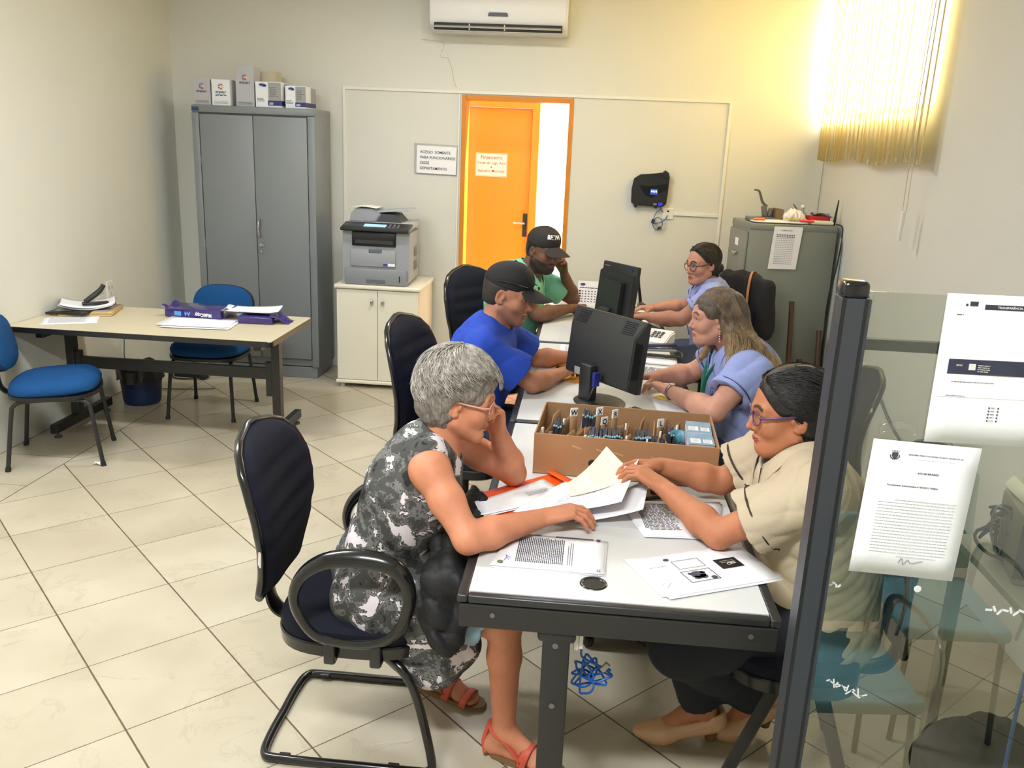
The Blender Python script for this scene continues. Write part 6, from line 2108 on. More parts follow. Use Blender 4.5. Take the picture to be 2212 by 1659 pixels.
paper('white papers lying behind the telephone on the far desk', P4((0.34, 4.96), (0.50, 4.92), (0.53, 5.12), (0.37, 5.16)), n=3, curl=0.006, jitter=0.02, seed=31, name='document', cat='papers')
paper('white sheets at the back right of the far desk', P4((0.36, 5.78), (0.52, 5.78), (0.52, 6.10), (0.30, 6.10)), n=4, jitter=0.02, seed=32, name='document', cat='papers')
paper('small printed slip beside the base of the far monitor', P4((0.02, 4.98), (0.13, 4.94), (0.15, 5.02), (0.04, 5.06)), n=1, m=mat('cyan_slip', (126, 160, 176), 0.6), seed=33, name='paper_slip')
t = thing('card_stand', 'small white folded card beside the base of the far monitor', 'card', (0.155, 4.87, DT), math.radians(20))
q = B(); sheet(q, lambda u, v: (-0.045 + 0.09 * u, -0.03 * v, 0.055 * (1 - abs(2 * v - 1)) + 0.001), 3, 4, 0.001); obj('card', q, PAPER, t, 'all')
t = thing('desk_calendar', 'white desk calendar with red numerals standing on the far desk', 'calendar', (0.045, 5.99, DT), math.radians(-4))
q = B(); C1 = Matrix.Rotation(math.radians(-18), 4, 'X')
prism(q, [(-0.085, 0), (0.085, 0), (0.085, 0.17), (-0.085, 0.17)], -0.001, 0.001, C1 @ Matrix.Rotation(PI / 2, 4, 'X')); prism(q, [(-0.085, 0), (0.085, 0), (0.085, 0.17), (-0.085, 0.17)], -0.001, 0.001, Matrix.Translation((0, 0.105, 0)) @ Matrix.Rotation(math.radians(18), 4, 'X') @ Matrix.Rotation(PI / 2, 4, 'X')); obj('leaf', q, PAPER, t)
Mc = C1 @ Matrix.Rotation(PI / 2, 4, 'X') @ Matrix.Translation((0, 0, 0.002))
q = B(); qr = B()
for r_ in range(5):
    rect_bm(qr, Mc, -0.075, 0.02 + r_ * 0.018, -0.06, 0.032 + r_ * 0.018)
    for c_ in range(1, 7): rect_bm(q, Mc, -0.075 + c_ * 0.022, 0.022 + r_ * 0.018, -0.066 + c_ * 0.022, 0.029 + r_ * 0.018)
disc_bm(q, Mc, -0.05, 0.145, 0.018, 0.010); lines_bm(q, Mc, -0.07, 0.06, 0.125, 1, 0.01, 0.005, seed=2)
obj('dates', q, INK, t); obj('red_dates', qr, mat('calendar_red', (120, 40, 40), 0.6), t)
t = thing('stapler', 'black stapler with raised arm standing at the back of the far desk', 'stapler', (0.372, 5.90, DT + 0.006), math.radians(20))
q = B(); box(q, (0.15, 0.05, 0.015), (0.0, 0, 0.009), (0, 0, 0), 0.005); obj('base', q, mat('worn_metal', (104, 104, 98), 0.4), t, True)
q = B(); tube(q, [(0.03, 0, 0.03), (0.02, 0, 0.09), (0.005, 0, 0.17), (-0.002, 0, 0.245)], [0.019, 0.017, 0.015, 0.013], 10, flat=(1, 0.6)); obj('arm', q, BLACKP, t, True)
q = B(); box(q, (0.05, 0.03, 0.04), (0.035, 0, 0.03), (0, 0.5, 0), 0.004); obj('hinge_block', q, mat('dull_steel', (120, 122, 126), 0.35, metal=0.7), t)

# ================================================================ glass partition and what stands behind it
POSTM = mat('dark_anodised_post', (64, 66, 72), 0.42, metal=0.3, bump=0.1, bscale=400)
t = thing('glass_partition', 'glass partition with dark metal post at the right of the near desk', 'partition', (0.52, 1.70, 0))
q = B(); box2(q, (-0.028, -0.028, 0), (0.027, 0.028, 1.545), 0.002); po = obj('post', q, POSTM, t)
q = B(); box2(q, (-0.0285, -0.0292, 0), (-0.021, -0.0275, 1.545)); box2(q, (0.014, -0.0292, 0), (0.020, -0.0275, 1.545)); obj('groove', q, BLACKP, po)
q = B(); box(q, (0.050, 0.056, 0.035), (-0.003, 0, 1.560), (0, 0, 0), 0.010, 3); obj('post_cap', q, GLOSSB, t, True)
q = B(); box2(q, (0.0275, -0.003, 0.06), (1.180, 0.003, 1.557)); obj('pane', q, glass_mat(), t)
q = B(); box2(q, (0.0275, 0.006, 1.440), (1.180, 0.026, 1.462), 0.002); obj('rail', q, BLACKM, t)
q = B()
for k in range(7):
    a = k * 0.9; cx_, cz_ = 0.04 + 0.006 * k, 0.935 + 0.004 * math.sin(k * 2)
    box(q, (0.008, 0.0006, 0.004), (cx_ - 0.03 + 0.01, -0.0035, cz_), (0, a, 0))
ball(q, (0.215, -0.0035, 0.940), (0.008, 0.0008, 0.008), 10, 6)
for k in range(14): box(q, (0.010 + 0.006 * (k % 3), 0.0006, 0.003), (0.065 + 0.006 * k, -0.0035, 0.705 - 0.0025 * k + 0.003 * math.sin(k * 3)), (0, k * 0.7, 0))
for k in range(12): box(q, (0.014, 0.0006, 0.005), (0.365 + 0.011 * k, -0.0035, 0.905 + 0.004 * math.sin(k * 2.2)), (0, k * 1.1, 0))
obj('tape_residue', q, mat('tape_white', (232, 234, 236), 0.5), t)
q = B(); sheet(q, lambda u, v: (0.085 + 0.075 * u, -0.0036 - 0.002 * math.sin(6 * u), 1.272 + 0.02 * v + 0.012 * math.sin(PI * u)), 8, 3, 0.0005); obj('sticky_tape', q, clear_mat(), t, 'all')

def glass_page(x0, z1, w_, h_, rot, label, printer):
    t = thing('notice_sheet', label, 'paper', (x0, 1.6935, z1))
    M_ = Matrix.Rotation(PI / 2, 4, 'X') @ Matrix.Rotation(rot, 4, 'Z')
    q = B()
    def f(u, v): return M_ @ Vector((w_ * u, -h_ * v, 0.0008 + 0.0015 * math.sin(3 * u + 2 * v) ** 2))
    sheet(q, f, 6, 6, -0.0006)
    obj('sheet', q, mat('bright_paper', (250, 250, 252), 0.6), t, 'all')
    M2 = M_ @ Matrix.Translation((0, -h_, 0.0028))
    printer(t, M2, w_, h_)
    return t


def crest_bm(q, M_, cx_, cy_, s):
    q.faces.new([q.verts.new(M_ @ Vector((cx_ + x * s, cy_ + y * s, 0))) for x, y in ((-0.7, 0.8), (0.7, 0.8), (0.75, 0), (0.35, -0.7), (0, -0.9), (-0.35, -0.7), (-0.75, 0))])
    for k in range(9): disc_bm(q, M_, cx_ + s * 1.05 * math.cos(PI + k * PI / 8), cy_ + s * 0.9 * math.sin(PI + k * PI / 8), s * 0.16, s * 0.2, 8)
    for k in range(5): disc_bm(q, M_, cx_ + s * (k - 2) * 0.35, cy_ + s * 1.1, s * 0.10, s * 0.25, 8)


def minutes(t, M_, L, H):
    q = B(); crest_bm(q, M_, L * 0.22, H * 0.895, 0.0085)
    text_bm(q, 'MINIST\u00c9RIO P\u00daBLICO DO ESTADO DE MATO GROSSO DO SUL', 0.0040, M_ @ Matrix.Translation((L * 0.60, H * 0.905, 0)), 'CENTER', bold=0.00012, sx=0.95)
    text_bm(q, 'ATA DE REUNI\u00c3O', 0.0052, M_ @ Matrix.Translation((L * 0.56, H * 0.775, 0)), 'CENTER', bold=0.00015)
    text_bm(q, 'Procedimento Administrativo n\u00ba 001/2013 1\u00aaPJBNo', 0.0048, M_ @ Matrix.Translation((L * 0.44, H * 0.675, 0)), 'CENTER', bold=0.00012)
    obj('lettering', q, INK, t)
    q = B(); text_bm(q, '1\u00aa Promotoria de Justi\u00e7a da Comarca de Bonito', 0.0040, M_ @ Matrix.Translation((L * 0.60, H * 0.875, 0)), 'CENTER')
    lines_bm(q, M_, L * 0.30, L * 0.88, H * 0.575, 1, 0.01, 0.0012, seed=2); lines_bm(q, M_, L * 0.15, L * 0.88, H * 0.553, 17, H * 0.0235, 0.0012, 0.02, seed=3)
    lines_bm(q, M_, L * 0.42, L * 0.80, H * 0.152, 1, 0.01, 0.0010, seed=6)
    obj('text', q, mat('grey_text', (176, 174, 176), 0.7), t)
    q = B(); tube(q, [M_ @ Vector(p) for p in ((L * 0.45, H * 0.10, 0.0003), (L * 0.48, H * 0.14, 0.0003), (L * 0.5, H * 0.09, 0.0003), (L * 0.54, H * 0.13, 0.0003), (L * 0.57, H * 0.105, 0.0003), (L * 0.64, H * 0.12, 0.0003), (L * 0.68, H * 0.13, 0.0003))], 0.0005, 4); obj('signature', q, INK, t)


def webpage(t, M_, L, H):
    q = B(); rect_bm(q, M_, L * 0.20, H * 0.925, L * 0.27, H * 0.955); rect_bm(q, M_, L * 0.33, H * 0.905, L * 0.85, H * 0.938); rect_bm(q, M_, L * 0.10, H * 0.475, L * 1.0, H * 0.575)
    rect_bm(q, M_, L * 0.165, H * 0.925, L * 0.185, H * 0.94)
    obj('banner', q, mat('banner_dark', (52, 54, 74), 0.6, var=0.3, vscale=30), t)
    q = B(); M3 = M_ @ Matrix.Translation((0, 0, 0.0004)); text_bm(q, 'TRANSPAR\u00caNCIA P\u00daBLICA', 0.0058, M3 @ Matrix.Translation((L * 0.60, H * 0.915, 0)), 'CENTER', bold=0.00015)
    text_bm(q, 'SEFAZ', 0.0042, M3 @ Matrix.Translation((L * 0.17, H * 0.53, 0)), bold=0.0001); rect_bm(q, M3, L * 0.28, H * 0.505, L * 0.34, H * 0.548); lines_bm(q, M3, L * 0.36, L * 0.47, H * 0.54, 4, 0.004, 0.0016, 0.2, seed=1); obj('banner_lettering', q, WHITE, t)
    q = B()
    lines_bm(q, M_, L * 0.15, L * 0.55, H * 0.425, 1, 0.01, 0.0012, 0.2, seed=7); lines_bm(q, M_, L * 0.12, L * 0.3, H * 0.33, 1, 0.01, 0.001, 0.2, seed=8)
    for k in range(5): disc_bm(q, M_, L * 0.52, H * (0.255 - 0.022 * k), 0.0018, 0.0018, 8); disc_bm(q, M_, L * 0.60, H * (0.255 - 0.022 * k), 0.0018, 0.0018, 8); lines_bm(q, M_, L * 0.535, L * 0.575, H * (0.258 - 0.022 * k), 1, 0.01, 0.0012, seed=k)
    rect_bm(q, M_, L * 0.04, H * 0.318, L * 0.98, H * 0.3195); lines_bm(q, M_, L * 0.10, L * 0.16, H * 0.87, 1, 0.01, 0.0014, seed=2)
    obj('print', q, INK, t)


glass_page(0.597, 1.264, 0.210, 0.292, -0.030, 'printed meeting minutes with a crest taped low on the glass partition', minutes)
glass_page(0.690, 1.562, 0.215, 0.297, 0.010, 'printed web page with dark banner taped high on the glass partition', webpage)
# side table with equipment
t = thing('side_table', 'white-legged side table against the right wall behind the glass', 'table', (1.43, 2.135, 0))
q = B(); box2(q, (-0.27, -0.385, 0.695), (0.27, 0.385, 0.72), 0.004); obj('tabletop', q, mat('white_melamine', (206, 204, 192), 0.35), t)
for x in (-0.24, 0.24):
    for y in (-0.36, 0.36):
        q = B(); box2(q, (x - 0.018, y - 0.018, 0), (x + 0.018, y + 0.018, 0.695), 0.003); obj('leg', q, mat('cream_metal', (196, 186, 160), 0.4), t)
t = thing('keypad_unit', 'beige equipment box with dark keypad panel on the side table', 'equipment', (1.36, 2.28, 0.7205), math.radians(-12))
q = B(); box2(q, (-0.15, -0.12, 0), (0.15, 0.12, 0.19), 0.008); obj('case', q, mat('beige_case', (150, 146, 126), 0.5), t, True)
q = B(); box2(q, (-0.153, -0.124, 0.02), (0.0, -0.1205, 0.175), 0.001); kp = obj('keypad_panel', q, mat('slate_panel', (64, 76, 88), 0.35), t)
for k in range(10):
    q = B(); box(q, (0.014, 0.003, 0.012), (-0.085 + (k % 3) * 0.026, -0.1262, 0.145 - (k // 3) * 0.022), (0, 0, 0), 0.001); obj('key', q, WHITE, kp)
q = B()
for k in range(9): box2(q, (0.04, -0.1215, 0.06 + k * 0.010), (0.11, -0.1202, 0.064 + k * 0.010))
obj('vent', q, mat('vent_black', (10, 10, 11), 0.6), t)
q = B(); box2(q, (-0.14, -0.1255, 0.10), (-0.105, -0.1235, 0.155)); obj('display', q, mat('grey_display', (92, 104, 110), 0.2), kp)
t = thing('telephone_box', 'tilted cream plastic box behind the keypad unit', 'box', (1.29, 2.36, 0.905), math.radians(25), rot=(0.3, 0.5, 0.4))
q = B(); box2(q, (-0.07, -0.05, -0.02), (0.07, 0.05, 0.02), 0.006); obj('case', q, mat('cream_plastic', (200, 196, 170), 0.5), t, True)
t = thing('cable_heap', 'heap of tangled blue and grey cables on the side table', 'cables', (1.27, 2.36, 0.72))
for nm, c_, n_, r_ in (('blue_cord', (30, 60, 130), 24, 0.004), ('grey_cord', (140, 144, 146), 26, 0.004), ('black_cord', (26, 26, 28), 20, 0.005)):
    q = B(); tube(q, [(R.uniform(-0.10, 0.06), R.uniform(-0.08, 0.05), R.uniform(0.01, 0.18)) for _ in range(n_)], r_, 6, 5); obj(nm, q, mat('cord_%s' % nm, c_, 0.45), t, 'all')
t = thing('adhesive_tape_roll', 'wide brown adhesive tape roll at the near end of the side table', 'tape roll', (1.33, 2.00, 0.7205))
q = B(); lathe(q, [(0.040, 0.0), (0.075, 0.0), (0.075, 0.045), (0.040, 0.045), (0.040, 0.0)], 32); obj('tape', q, mat('brown_tape', (176, 160, 132), 0.3, coat=0.4), t, 'all')
q = B(); lathe(q, [(0.037, 0.0), (0.0405, 0.0), (0.0405, 0.0455), (0.037, 0.0455), (0.037, 0.0)], 32); obj('core', q, mat('tape_core', (206, 200, 186), 0.7), t, 'all')
q = B(); tube(q, [(1.69, 2.35, 1.5), (1.60, 2.20, 1.32), (1.45, 2.02, 1.12), (1.25, 1.90, 0.96), (1.10, 1.85, 0.82), (1.08, 1.86, 0.6), (1.10, 1.87, 0.02)], 0.0045, 6); tag(obj('network_cable', q, mat('blue_cable', (44, 96, 160), 0.4), None, 'all'), 'blue network cable strung from the right wall down past the side table', 'cable')
P = [ell((1.28, 2.30, 0.11), (0.17, 0.12, 0.11), k=0.03), cone((1.15, 2.30, 0.07), (1.42, 2.30, 0.07), 0.075, 0.075, 0.03)]
t = thing('sports_bag', 'black bag with pink stripe on the floor under the side table', 'bag', (1.28, 2.30, 0))
sdf_obj('body', P, 0.008, mat('black_bag_cloth', (20, 20, 22), 0.7, bump=0.3, bscale=200), t, cloth_noise(0.008, 20, 3))
q = B(); tube(q, [(-0.14, -0.085, 0.09), (-0.06, -0.115, 0.11), (0.02, -0.118, 0.12), (0.10, -0.10, 0.15)], 0.010, 8, flat=(0.5, 1.6)); obj('stripe', q, mat('pink_stripe', (206, 92, 112), 0.7), t, 'all')
# outlets and cables on the right wall
for k, (y, z, lb) in enumerate(((4.90, 0.53, 'white outlet plate low on the right wall with hanging cables'), (5.25, 0.98, 'white telephone outlet high on the right wall behind the glass top'))):
    t = thing('wall_outlet', lb, 'outlet', (XR, y, z))
    q = B(); box2(q, (-0.012, -0.055, -0.075), (0, 0.055, 0.075), 0.003); obj('plate', q, WHITE, t)
    q = B(); box2(q, (-0.05, -0.02, 0.01), (-0.012, 0.02, 0.04), 0.004); obj('plug', q, BLACKP, t)
q = B(); tube(q, [(1.66, 4.90, 0.52), (1.65, 4.92, 0.46), (1.66, 4.94, 0.40), (1.655, 4.98, 0.30), (1.66, 4.93, 0.22), (1.655, 4.97, 0.32), (1.66, 4.93, 0.38), (1.655, 4.96, 0.24), (1.66, 4.94, 0.10)], 0.009, 6); tag(obj('network_cable', q, mat('dark_blue_cable', (34, 66, 104), 0.4), None, 'all'), 'bunched blue cable hanging from the low outlet on the right wall', 'cable')
q = B(); tube(q, [(1.685, 4.88, 0.56), (1.69, 4.60, 0.44), (1.69, 4.3, 0.38), (1.69, 4.0, 0.33), (1.69, 3.5, 0.27)], 0.007, 6); tag(obj('power_cable', q, mat('grey_blue_cable', (84, 96, 104), 0.5), None, 'all'), 'grey cable sagging along the right wall from the low outlet', 'cable')
structure(obj('trim_8', box2(B(), (XR - 0.012, 4.95, 0.60), (XR, 5.95, 0.63), 0.002), WHITE))

# teal waiting chairs standing beside the photographer: the glass mirrors them
TEAL = mat('teal_fabric', (126, 184, 194), 0.8)
def teal_chair(loc, rz, label):
    t = thing('waiting_chair', label, 'chair', loc, rz, 'teal waiting chairs mirrored in the glass')
    t.scale = (0.72, 0.72, 0.9)
    q = B(); box(q, (0.46, 0.46, 0.05), (0, 0, 0.44), (0, 0.05, 0), 0.02, 3); obj('seat', q, TEAL, t, True)
    q = B(); box(q, (0.05, 0.46, 0.38), (-0.25, 0, 0.70), (0, -0.15, 0), 0.02, 3); obj('backrest', q, TEAL, t, True)
    for sy in (-1, 1):
        q = B(); tube(q, [(-0.24, sy * 0.26, 0.42), (-0.20, sy * 0.26, 0.60), (-0.05, sy * 0.26, 0.65), (0.18, sy * 0.26, 0.64), (0.23, sy * 0.26, 0.55), (0.20, sy * 0.26, 0.42)], 0.015, 10, flat=(0.6, 1.4)); obj('armrest', q, CHROME, t, True)
        q = B(); tube(q, [(0.20, sy * 0.20, 0.42), (0.21, sy * 0.21, 0.2), (0.22, sy * 0.22, 0)], 0.013, 8); obj('leg', q, BLACKM, t, True)
        q = B(); tube(q, [(-0.20, sy * 0.20, 0.42), (-0.21, sy * 0.21, 0.2), (-0.22, sy * 0.22, 0)], 0.013, 8); obj('leg', q, BLACKM, t, True)
    return t
teal_chair((0.80, 1.16, 0), math.radians(84), 'teal waiting chair with chrome arms mirrored in the glass, nearer the post')
teal_chair((1.22, 0.74, 0), math.radians(86), 'teal waiting chair with chrome arms mirrored in the glass, nearer the right wall')

# ================================================================ people
QUICK = float(os.environ.get('QH', '1'))
A_ = lambda *v: np.array(v, float)


class Person:
    def __init__(s, label, pelvis, waist, chest, top, neck, sh, el, wr, hip, knee, ank, toe, head, hands, skin,
                 tw=(0.155, 0.125, 0.145, 0.105), flat=1.38, fat=1.0, arm=1.0, fine=0.003, headkw={}, facekw={}, leg=1.0, neckr=0.050):
        s.__dict__.update({k_: v_ for k_, v_ in locals().items() if k_ != "s"}); s.H = head
        loc = (float(pelvis[0]), float(pelvis[1]), 0)
        s.t = thing('person', label, 'person', loc)
        spine = [A_(*pelvis), A_(*waist), A_(*chest), A_(*top)]
        side = nv(A_(*sh[0]) - A_(*sh[1])); s.side = side
        fw = np.cross(side, [0, 0, 1]); s.fw = nv(fw if fw @ head.f > 0 else -fw)
        s.torso = limb(spine, tw, 0.05, (s.fw, flat))
        s.shoulders = []
        for k in (0, 1):
            s.shoulders += [cone(A_(*top) * 0.75 + A_(*neck) * 0.25, sh[k], 0.062 * fat, 0.052 * fat, 0.04)]
        s.neckp = [cone(neck, head.p(0, -0.022, -0.055), neckr * 1.08 * head.s, neckr * 0.98 * head.s, 0.035),
                   cone(neck, head.p(0, -0.03, 0.0), neckr * head.s, 0.05 * head.s, 0.02)]
        P = list(s.torso) + s.shoulders
        for k in (0, 1):
            P += [cone(pelvis, hip[k], 0.12 * fat, 0.085 * fat * leg, 0.05)]
            P += limb([A_(*hip[k]), A_(*knee[k])], (0.080 * fat * leg, 0.056 * leg), 0.03)
            kn, an = A_(*knee[k]), A_(*ank[k]); cf = kn + (an - kn) * 0.3
            P += limb([kn, cf, an], (0.054 * leg, 0.053 * leg, 0.033), 0.02)
            P += foot_prims(an, A_(*toe[k]))
            P += arm_prims(sh[k], el[k], wr[k], 1.0, arm)
        P += s.neckp + head_prims(head, **headkw)
        fines = [(head.c - 0.14 * head.s, head.c + 0.14 * head.s, fine * 0.8 * QUICK)]
        for hs in hands:
            P += hand_prims(**hs)
            a, b = hand_box(hs['wr'], hs['D'], hs.get('s', 1.0)); fines.append((a, b, fine * 1.05 * QUICK))
        s.prims = P
        # disjoint fine boxes
        boxes = []
        for a, b, hh in fines:
            for (c, d, _) in boxes:
                if np.all(a < d) and np.all(b > c):
                    ov = np.minimum(b, d) - np.maximum(a, c); ax = int(np.argmin(ov))
                    if (a + b)[ax] > (c + d)[ax]: a = a.copy(); a[ax] = d[ax] - hh
                    else: b = b.copy(); b[ax] = c[ax] + hh
            boxes.append((a, b, hh))
        V, F = mesh_regions(P, 0.0065 * QUICK, boxes)
        col = face_colors(head, V, **facekw)
        s.body = np_mesh('body', V - A_(*loc), F, skin, s.t, color=col)

    def cloth(s, name, prims, m, h=0.0065, amp=0.003, scale=16, seed=0, aniso=(1, 1, 1), label=None):
        o = sdf_obj(name, prims, h * QUICK, m, s.t, cloth_noise(amp, scale, seed, aniso) if amp else None)
        if label: o['label'] = label
        return o

    def shirt(s, m, sleeve=0.62, infl=0.014, amp=0.006, seed=0, neck_v=0.05, name='shirt', sr=0.064, bell=0.010, extra=(), scale=20, neckr=0.060):
        P = []
        I = infl
        for k in (0, 1):
            a, b = A_(*s.sh[k]), A_(*s.el[k]); d = nv(b - a); e = a + (b - a) * sleeve
            r = (sr + bell) * s.arm
            P.append(cone(a + (b - a) * 0.05, e + d * 0.03, sr * s.arm, r, 0.035))
            pad = A_(1, 1, 1) * (r + 0.03)
            P.append((e + d * 0.035 - pad, e + d * 0.035 + pad, plane_cut(e, d)[2], 0.003, -1))
            P.append(cone(e - d * 0.03, e + d * 0.05, r - 0.020, r - 0.010, 0.004, -1))
        for lo, hi, fn, k, op in s.torso + s.shoulders:
            P.append((lo - I, hi + I, (lambda X, Y, Z, fn=fn: fn(X, Y, Z) - I), 0.05, op))
        P += list(extra)
        nk, f = A_(*s.neck), s.fw
        up = nv(s.H.p(0, -0.02, -0.05) - nk)
        P.append(cone(nk - up * 0.035 + f * 0.012, nk + up * 0.12, neckr, neckr * 1.25, 0.008, -1))
        if neck_v:
            P.append(cone(nk + f * 0.075 - up * neck_v, nk + f * 0.10 + up * 0.06, 0.016, 0.05, 0.008, -1))
        s.top_prims = P
        return s.cloth(name, P, m, 0.0052, amp, scale, seed)

    def trousers(s, m, r=1.0, seed=1, amp=0.004, to=1.0, name='trousers', shin=0.060, cuff=None):
        P = [(lo - 0.016, hi + 0.016, (lambda X, Y, Z, fn=fn: fn(X, Y, Z) - 0.016), 0.05, op) for lo, hi, fn, k, op in s.torso[:1]]
        for k in (0, 1):
            hp, kn, an = A_(*s.hip[k]), A_(*s.knee[k]), A_(*s.ank[k])
            P += [cone(s.pelvis, hp, 0.13 * s.fat, 0.10 * s.fat * s.leg, 0.05), cone(hp, kn, 0.094 * r * s.fat * s.leg, 0.072 * r * s.leg, 0.03)]
            e = kn + (an - kn) * to
            P.append(cone(kn, e, 0.072 * r * s.leg, cuff if cuff else shin * r, 0.02))
            if to < 1.05:
                d = nv(an - kn); rr = 0.12
                pr = plane_cut(e, d)
                P.append((e + d * 0.05 - rr * 0.8, e + d * 0.05 + rr * 0.8, pr[2], 0.003, -1))
        return s.cloth(name, P, m, 0.007, amp, 14, seed)

    def band(s, k, t, m, name='sleeve_piping', w=0.0032):
        """thin piping around the sleeve"""
        a, b = A_(*s.sh[k]), A_(*s.el[k]); d = nv(b - a); c = a + (b - a) * t
        u = nv(np.cross(d, [0.1, 0.2, 1])); v = np.cross(d, u)
        pts = march([p_ for p_ in s.top_prims if p_[4] > 0 or p_[3] > 0.004], c, [u * math.cos(x) + v * math.sin(x) for x in [2 * PI * i / 24 for i in range(24)]], 0.14, 0.006)
        q = B(); tube(q, [Vector(p - A_(*s.t.location)) for p in pts], w, 6, 1, closed=True)
        return obj(name, q, m, s.t, 'all')

    def collar(s, m, r=0.064, w=0.045, gap=0.30, tip=0.03, name='collar', lift=0.022, off=0.005, back=0.6):
        """turned-down collar lying on the shirt"""
        nk = A_(*s.neck); up = nv(s.H.p(0, -0.02, -0.05) - nk); f = nv(s.fw - up * (s.fw @ up)); sd = np.cross(f, up)
        o = A_(*s.t.location)
        nu, nv_ = 44, 6
        pts = []
        for i in range(nu + 1):
            a = gap + (2 * PI - 2 * gap) * i / nu
            front = max(0, math.cos(a)) ** 1.5
            d = f * math.cos(a) + sd * math.sin(a)
            for j in range(nv_ + 1):
                v = j / nv_
                wd = w * (back + (1 - back) * front) + tip * front ** 3
                pts.append(nk + d * (r + wd * v * 0.8) + up * (lift - 0.055 * front - wd * v * (0.5 + 0.7 * front)))
        Q = np.array(pts)
        solid = [p for p in s.top_prims if p[4] > 0]
        pr = project(solid + s.neckp, Q, off)
        out = []
        for idx_ in range(len(Q)):
            v = (idx_ % (nv_ + 1)) / nv_
            out.append(pr[idx_] + up * (0.010 * (1 - v) ** 2) if v > 0.01 else pr[idx_] + up * 0.012)
        q = B(); V = [q.verts.new(Vector(p - o)) for p in out]
        for i in range(nu):
            for j in range(nv_):
                a_ = i * (nv_ + 1) + j; q.faces.new((V[a_], V[a_ + nv_ + 1], V[a_ + nv_ + 2], V[a_ + 1]))
        ob = obj(name, q, m, s.t, 'all')
        md = ob.modifiers.new('thick', 'SOLIDIFY'); md.thickness = 0.0035; md.offset = 0
        return ob


def foot_prims(an, toe):
    d = nv(A_(toe[0] - an[0], toe[1] - an[1], 0)); z0 = min(toe[2], an[2] - 0.05)
    heel = A_(an[0], an[1], an[2] - 0.055) - d * 0.035
    ball_ = heel + (toe - heel) * 0.72
    sd = np.cross(d, [0, 0, 1])
    P = [cone(an, heel, 0.034, 0.030, 0.02), cone(an + d * 0.02 - A_(0, 0, 0.01), ball_ + A_(0, 0, 0.012), 0.032, 0.022, 0.025),
         cone(heel, ball_, 0.030, 0.028, 0.02, 1, ((0, 0, 1), 1.3))]
    for k in (-1.3, -0.6, 0, 0.6, 1.2):
        b = ball_ + sd * k * 0.020
        P.append(cone(b, b + (toe - ball_) * (1.0 - 0.12 * abs(k)), 0.013, 0.0085, 0.008))
    return P


def hair_cap(H, t=0.014, face=(0.0, 0.088, -0.045), fr=(0.066, 0.060, 0.100), low=-0.05, extra=(), ear=True, nape=-0.085, k=0.012):
    P = [H.e((0, -0.020, 0.040), (0.075 + t, 0.094 + t, 0.080 + t), 0.02), H.e((0, -0.045, -0.01), (0.066 + t, 0.062 + t, 0.075 + t), 0.02)]
    P += list(extra)
    P.append(H.e(face, fr, k, -1))
    if ear:
        for s in (1, -1):
            P.append(H.e((s * 0.085, 0.004, -0.016), (0.030, 0.024, 0.036), 0.008, -1))
            P.append(H.e((s * 0.070, 0.030, -0.050), (0.040, 0.040, 0.055), 0.010, -1))
    pr = plane_cut(H.p(0, 0, nape), -H.u, 0.008)
    c = H.p(0, 0, nape - 0.1)
    P.append((c - 0.13, c + 0.13, pr[2], 0.008, -1))
    return P


def scalp_path(H, th, ph0, ph1, t, sweep=0.0, wob=0.0, n=5, ph_=0.0):
    """strand over the skull from polar angle ph0 to ph1 at azimuth th (0 = forward)"""
    out = []
    for i in range(n):
        s = i / (n - 1)
        ph = ph0 + (ph1 - ph0) * s
        a = th + sweep * s * s + wob * math.sin(3.0 * s + ph_)
        rx, ry, rz = 0.076 + t, 0.095 + t, 0.081 + t
        bulge = 1 + 0.10 * max(0, ph - 1.5)
        out.append(Vector(H.p(rx * math.sin(ph) * math.sin(a) * (1.0 if ph < 1.5 else 0.96), -0.019 + ry * math.sin(ph) * math.cos(a) * bulge * (1 if math.cos(a) > 0 else 0.98), 0.040 + rz * math.cos(ph))))
    return out


def pulled_back(H, parent, m, n=700, t=0.012, seed=1, knot=(0, -0.112, -0.012), r=0.0011):
    """combed strands from the hairline over the skull to a knot at the back"""
    q = B(); R = random.Random(seed); o = A_(*parent.location)
    kd = nv(np.array(knot) - np.array([0, -0.019, 0.040]))
    ax = np.array([0.076, 0.095, 0.081])
    for i in range(n):
        a = R.uniform(-1, 1)
        s = abs(a); sg = 1 if a > 0 else -1
        st = np.array([sg * (0.074 * min(1, s * 1.35)), 0.074 - 0.066 * s ** 2.2, 0.094 - 0.090 * s ** 1.8]) if R.random() < 0.55 else np.array([sg * 0.07 * s, R.uniform(-0.05, 0.05), 0.12 - 0.05 * s])
        d0 = nv((st - np.array([0, -0.019, 0.040])) / ax)
        d1 = nv(kd + np.array([R.gauss(0, 0.12), 0, R.gauss(0, 0.12)]))
        pts = []
        f1 = R.uniform(0.75, 1.0)
        for k in range(6):
            u = k / 5 * f1
            d = nv(d0 * (1 - u) + d1 * u + (np.array([sg * 0.5, 0, 0.3]) * math.sin(PI * u) * 0.35 if d0 @ d1 < -0.3 else 0))
            rr = 1 + (0.002 + (t + 0.002 + R.random() * 0.0015) * min(1, u * 3.0)) / 0.083
            pts.append(Vector(H.p(*(np.array([0, -0.019, 0.040]) + d * ax * rr)) - o))
        tube(q, pts, [r * 0.5, r, r, r * 0.6], 4, 2)
    return obj('hair_strands', q, m, parent, 'all')


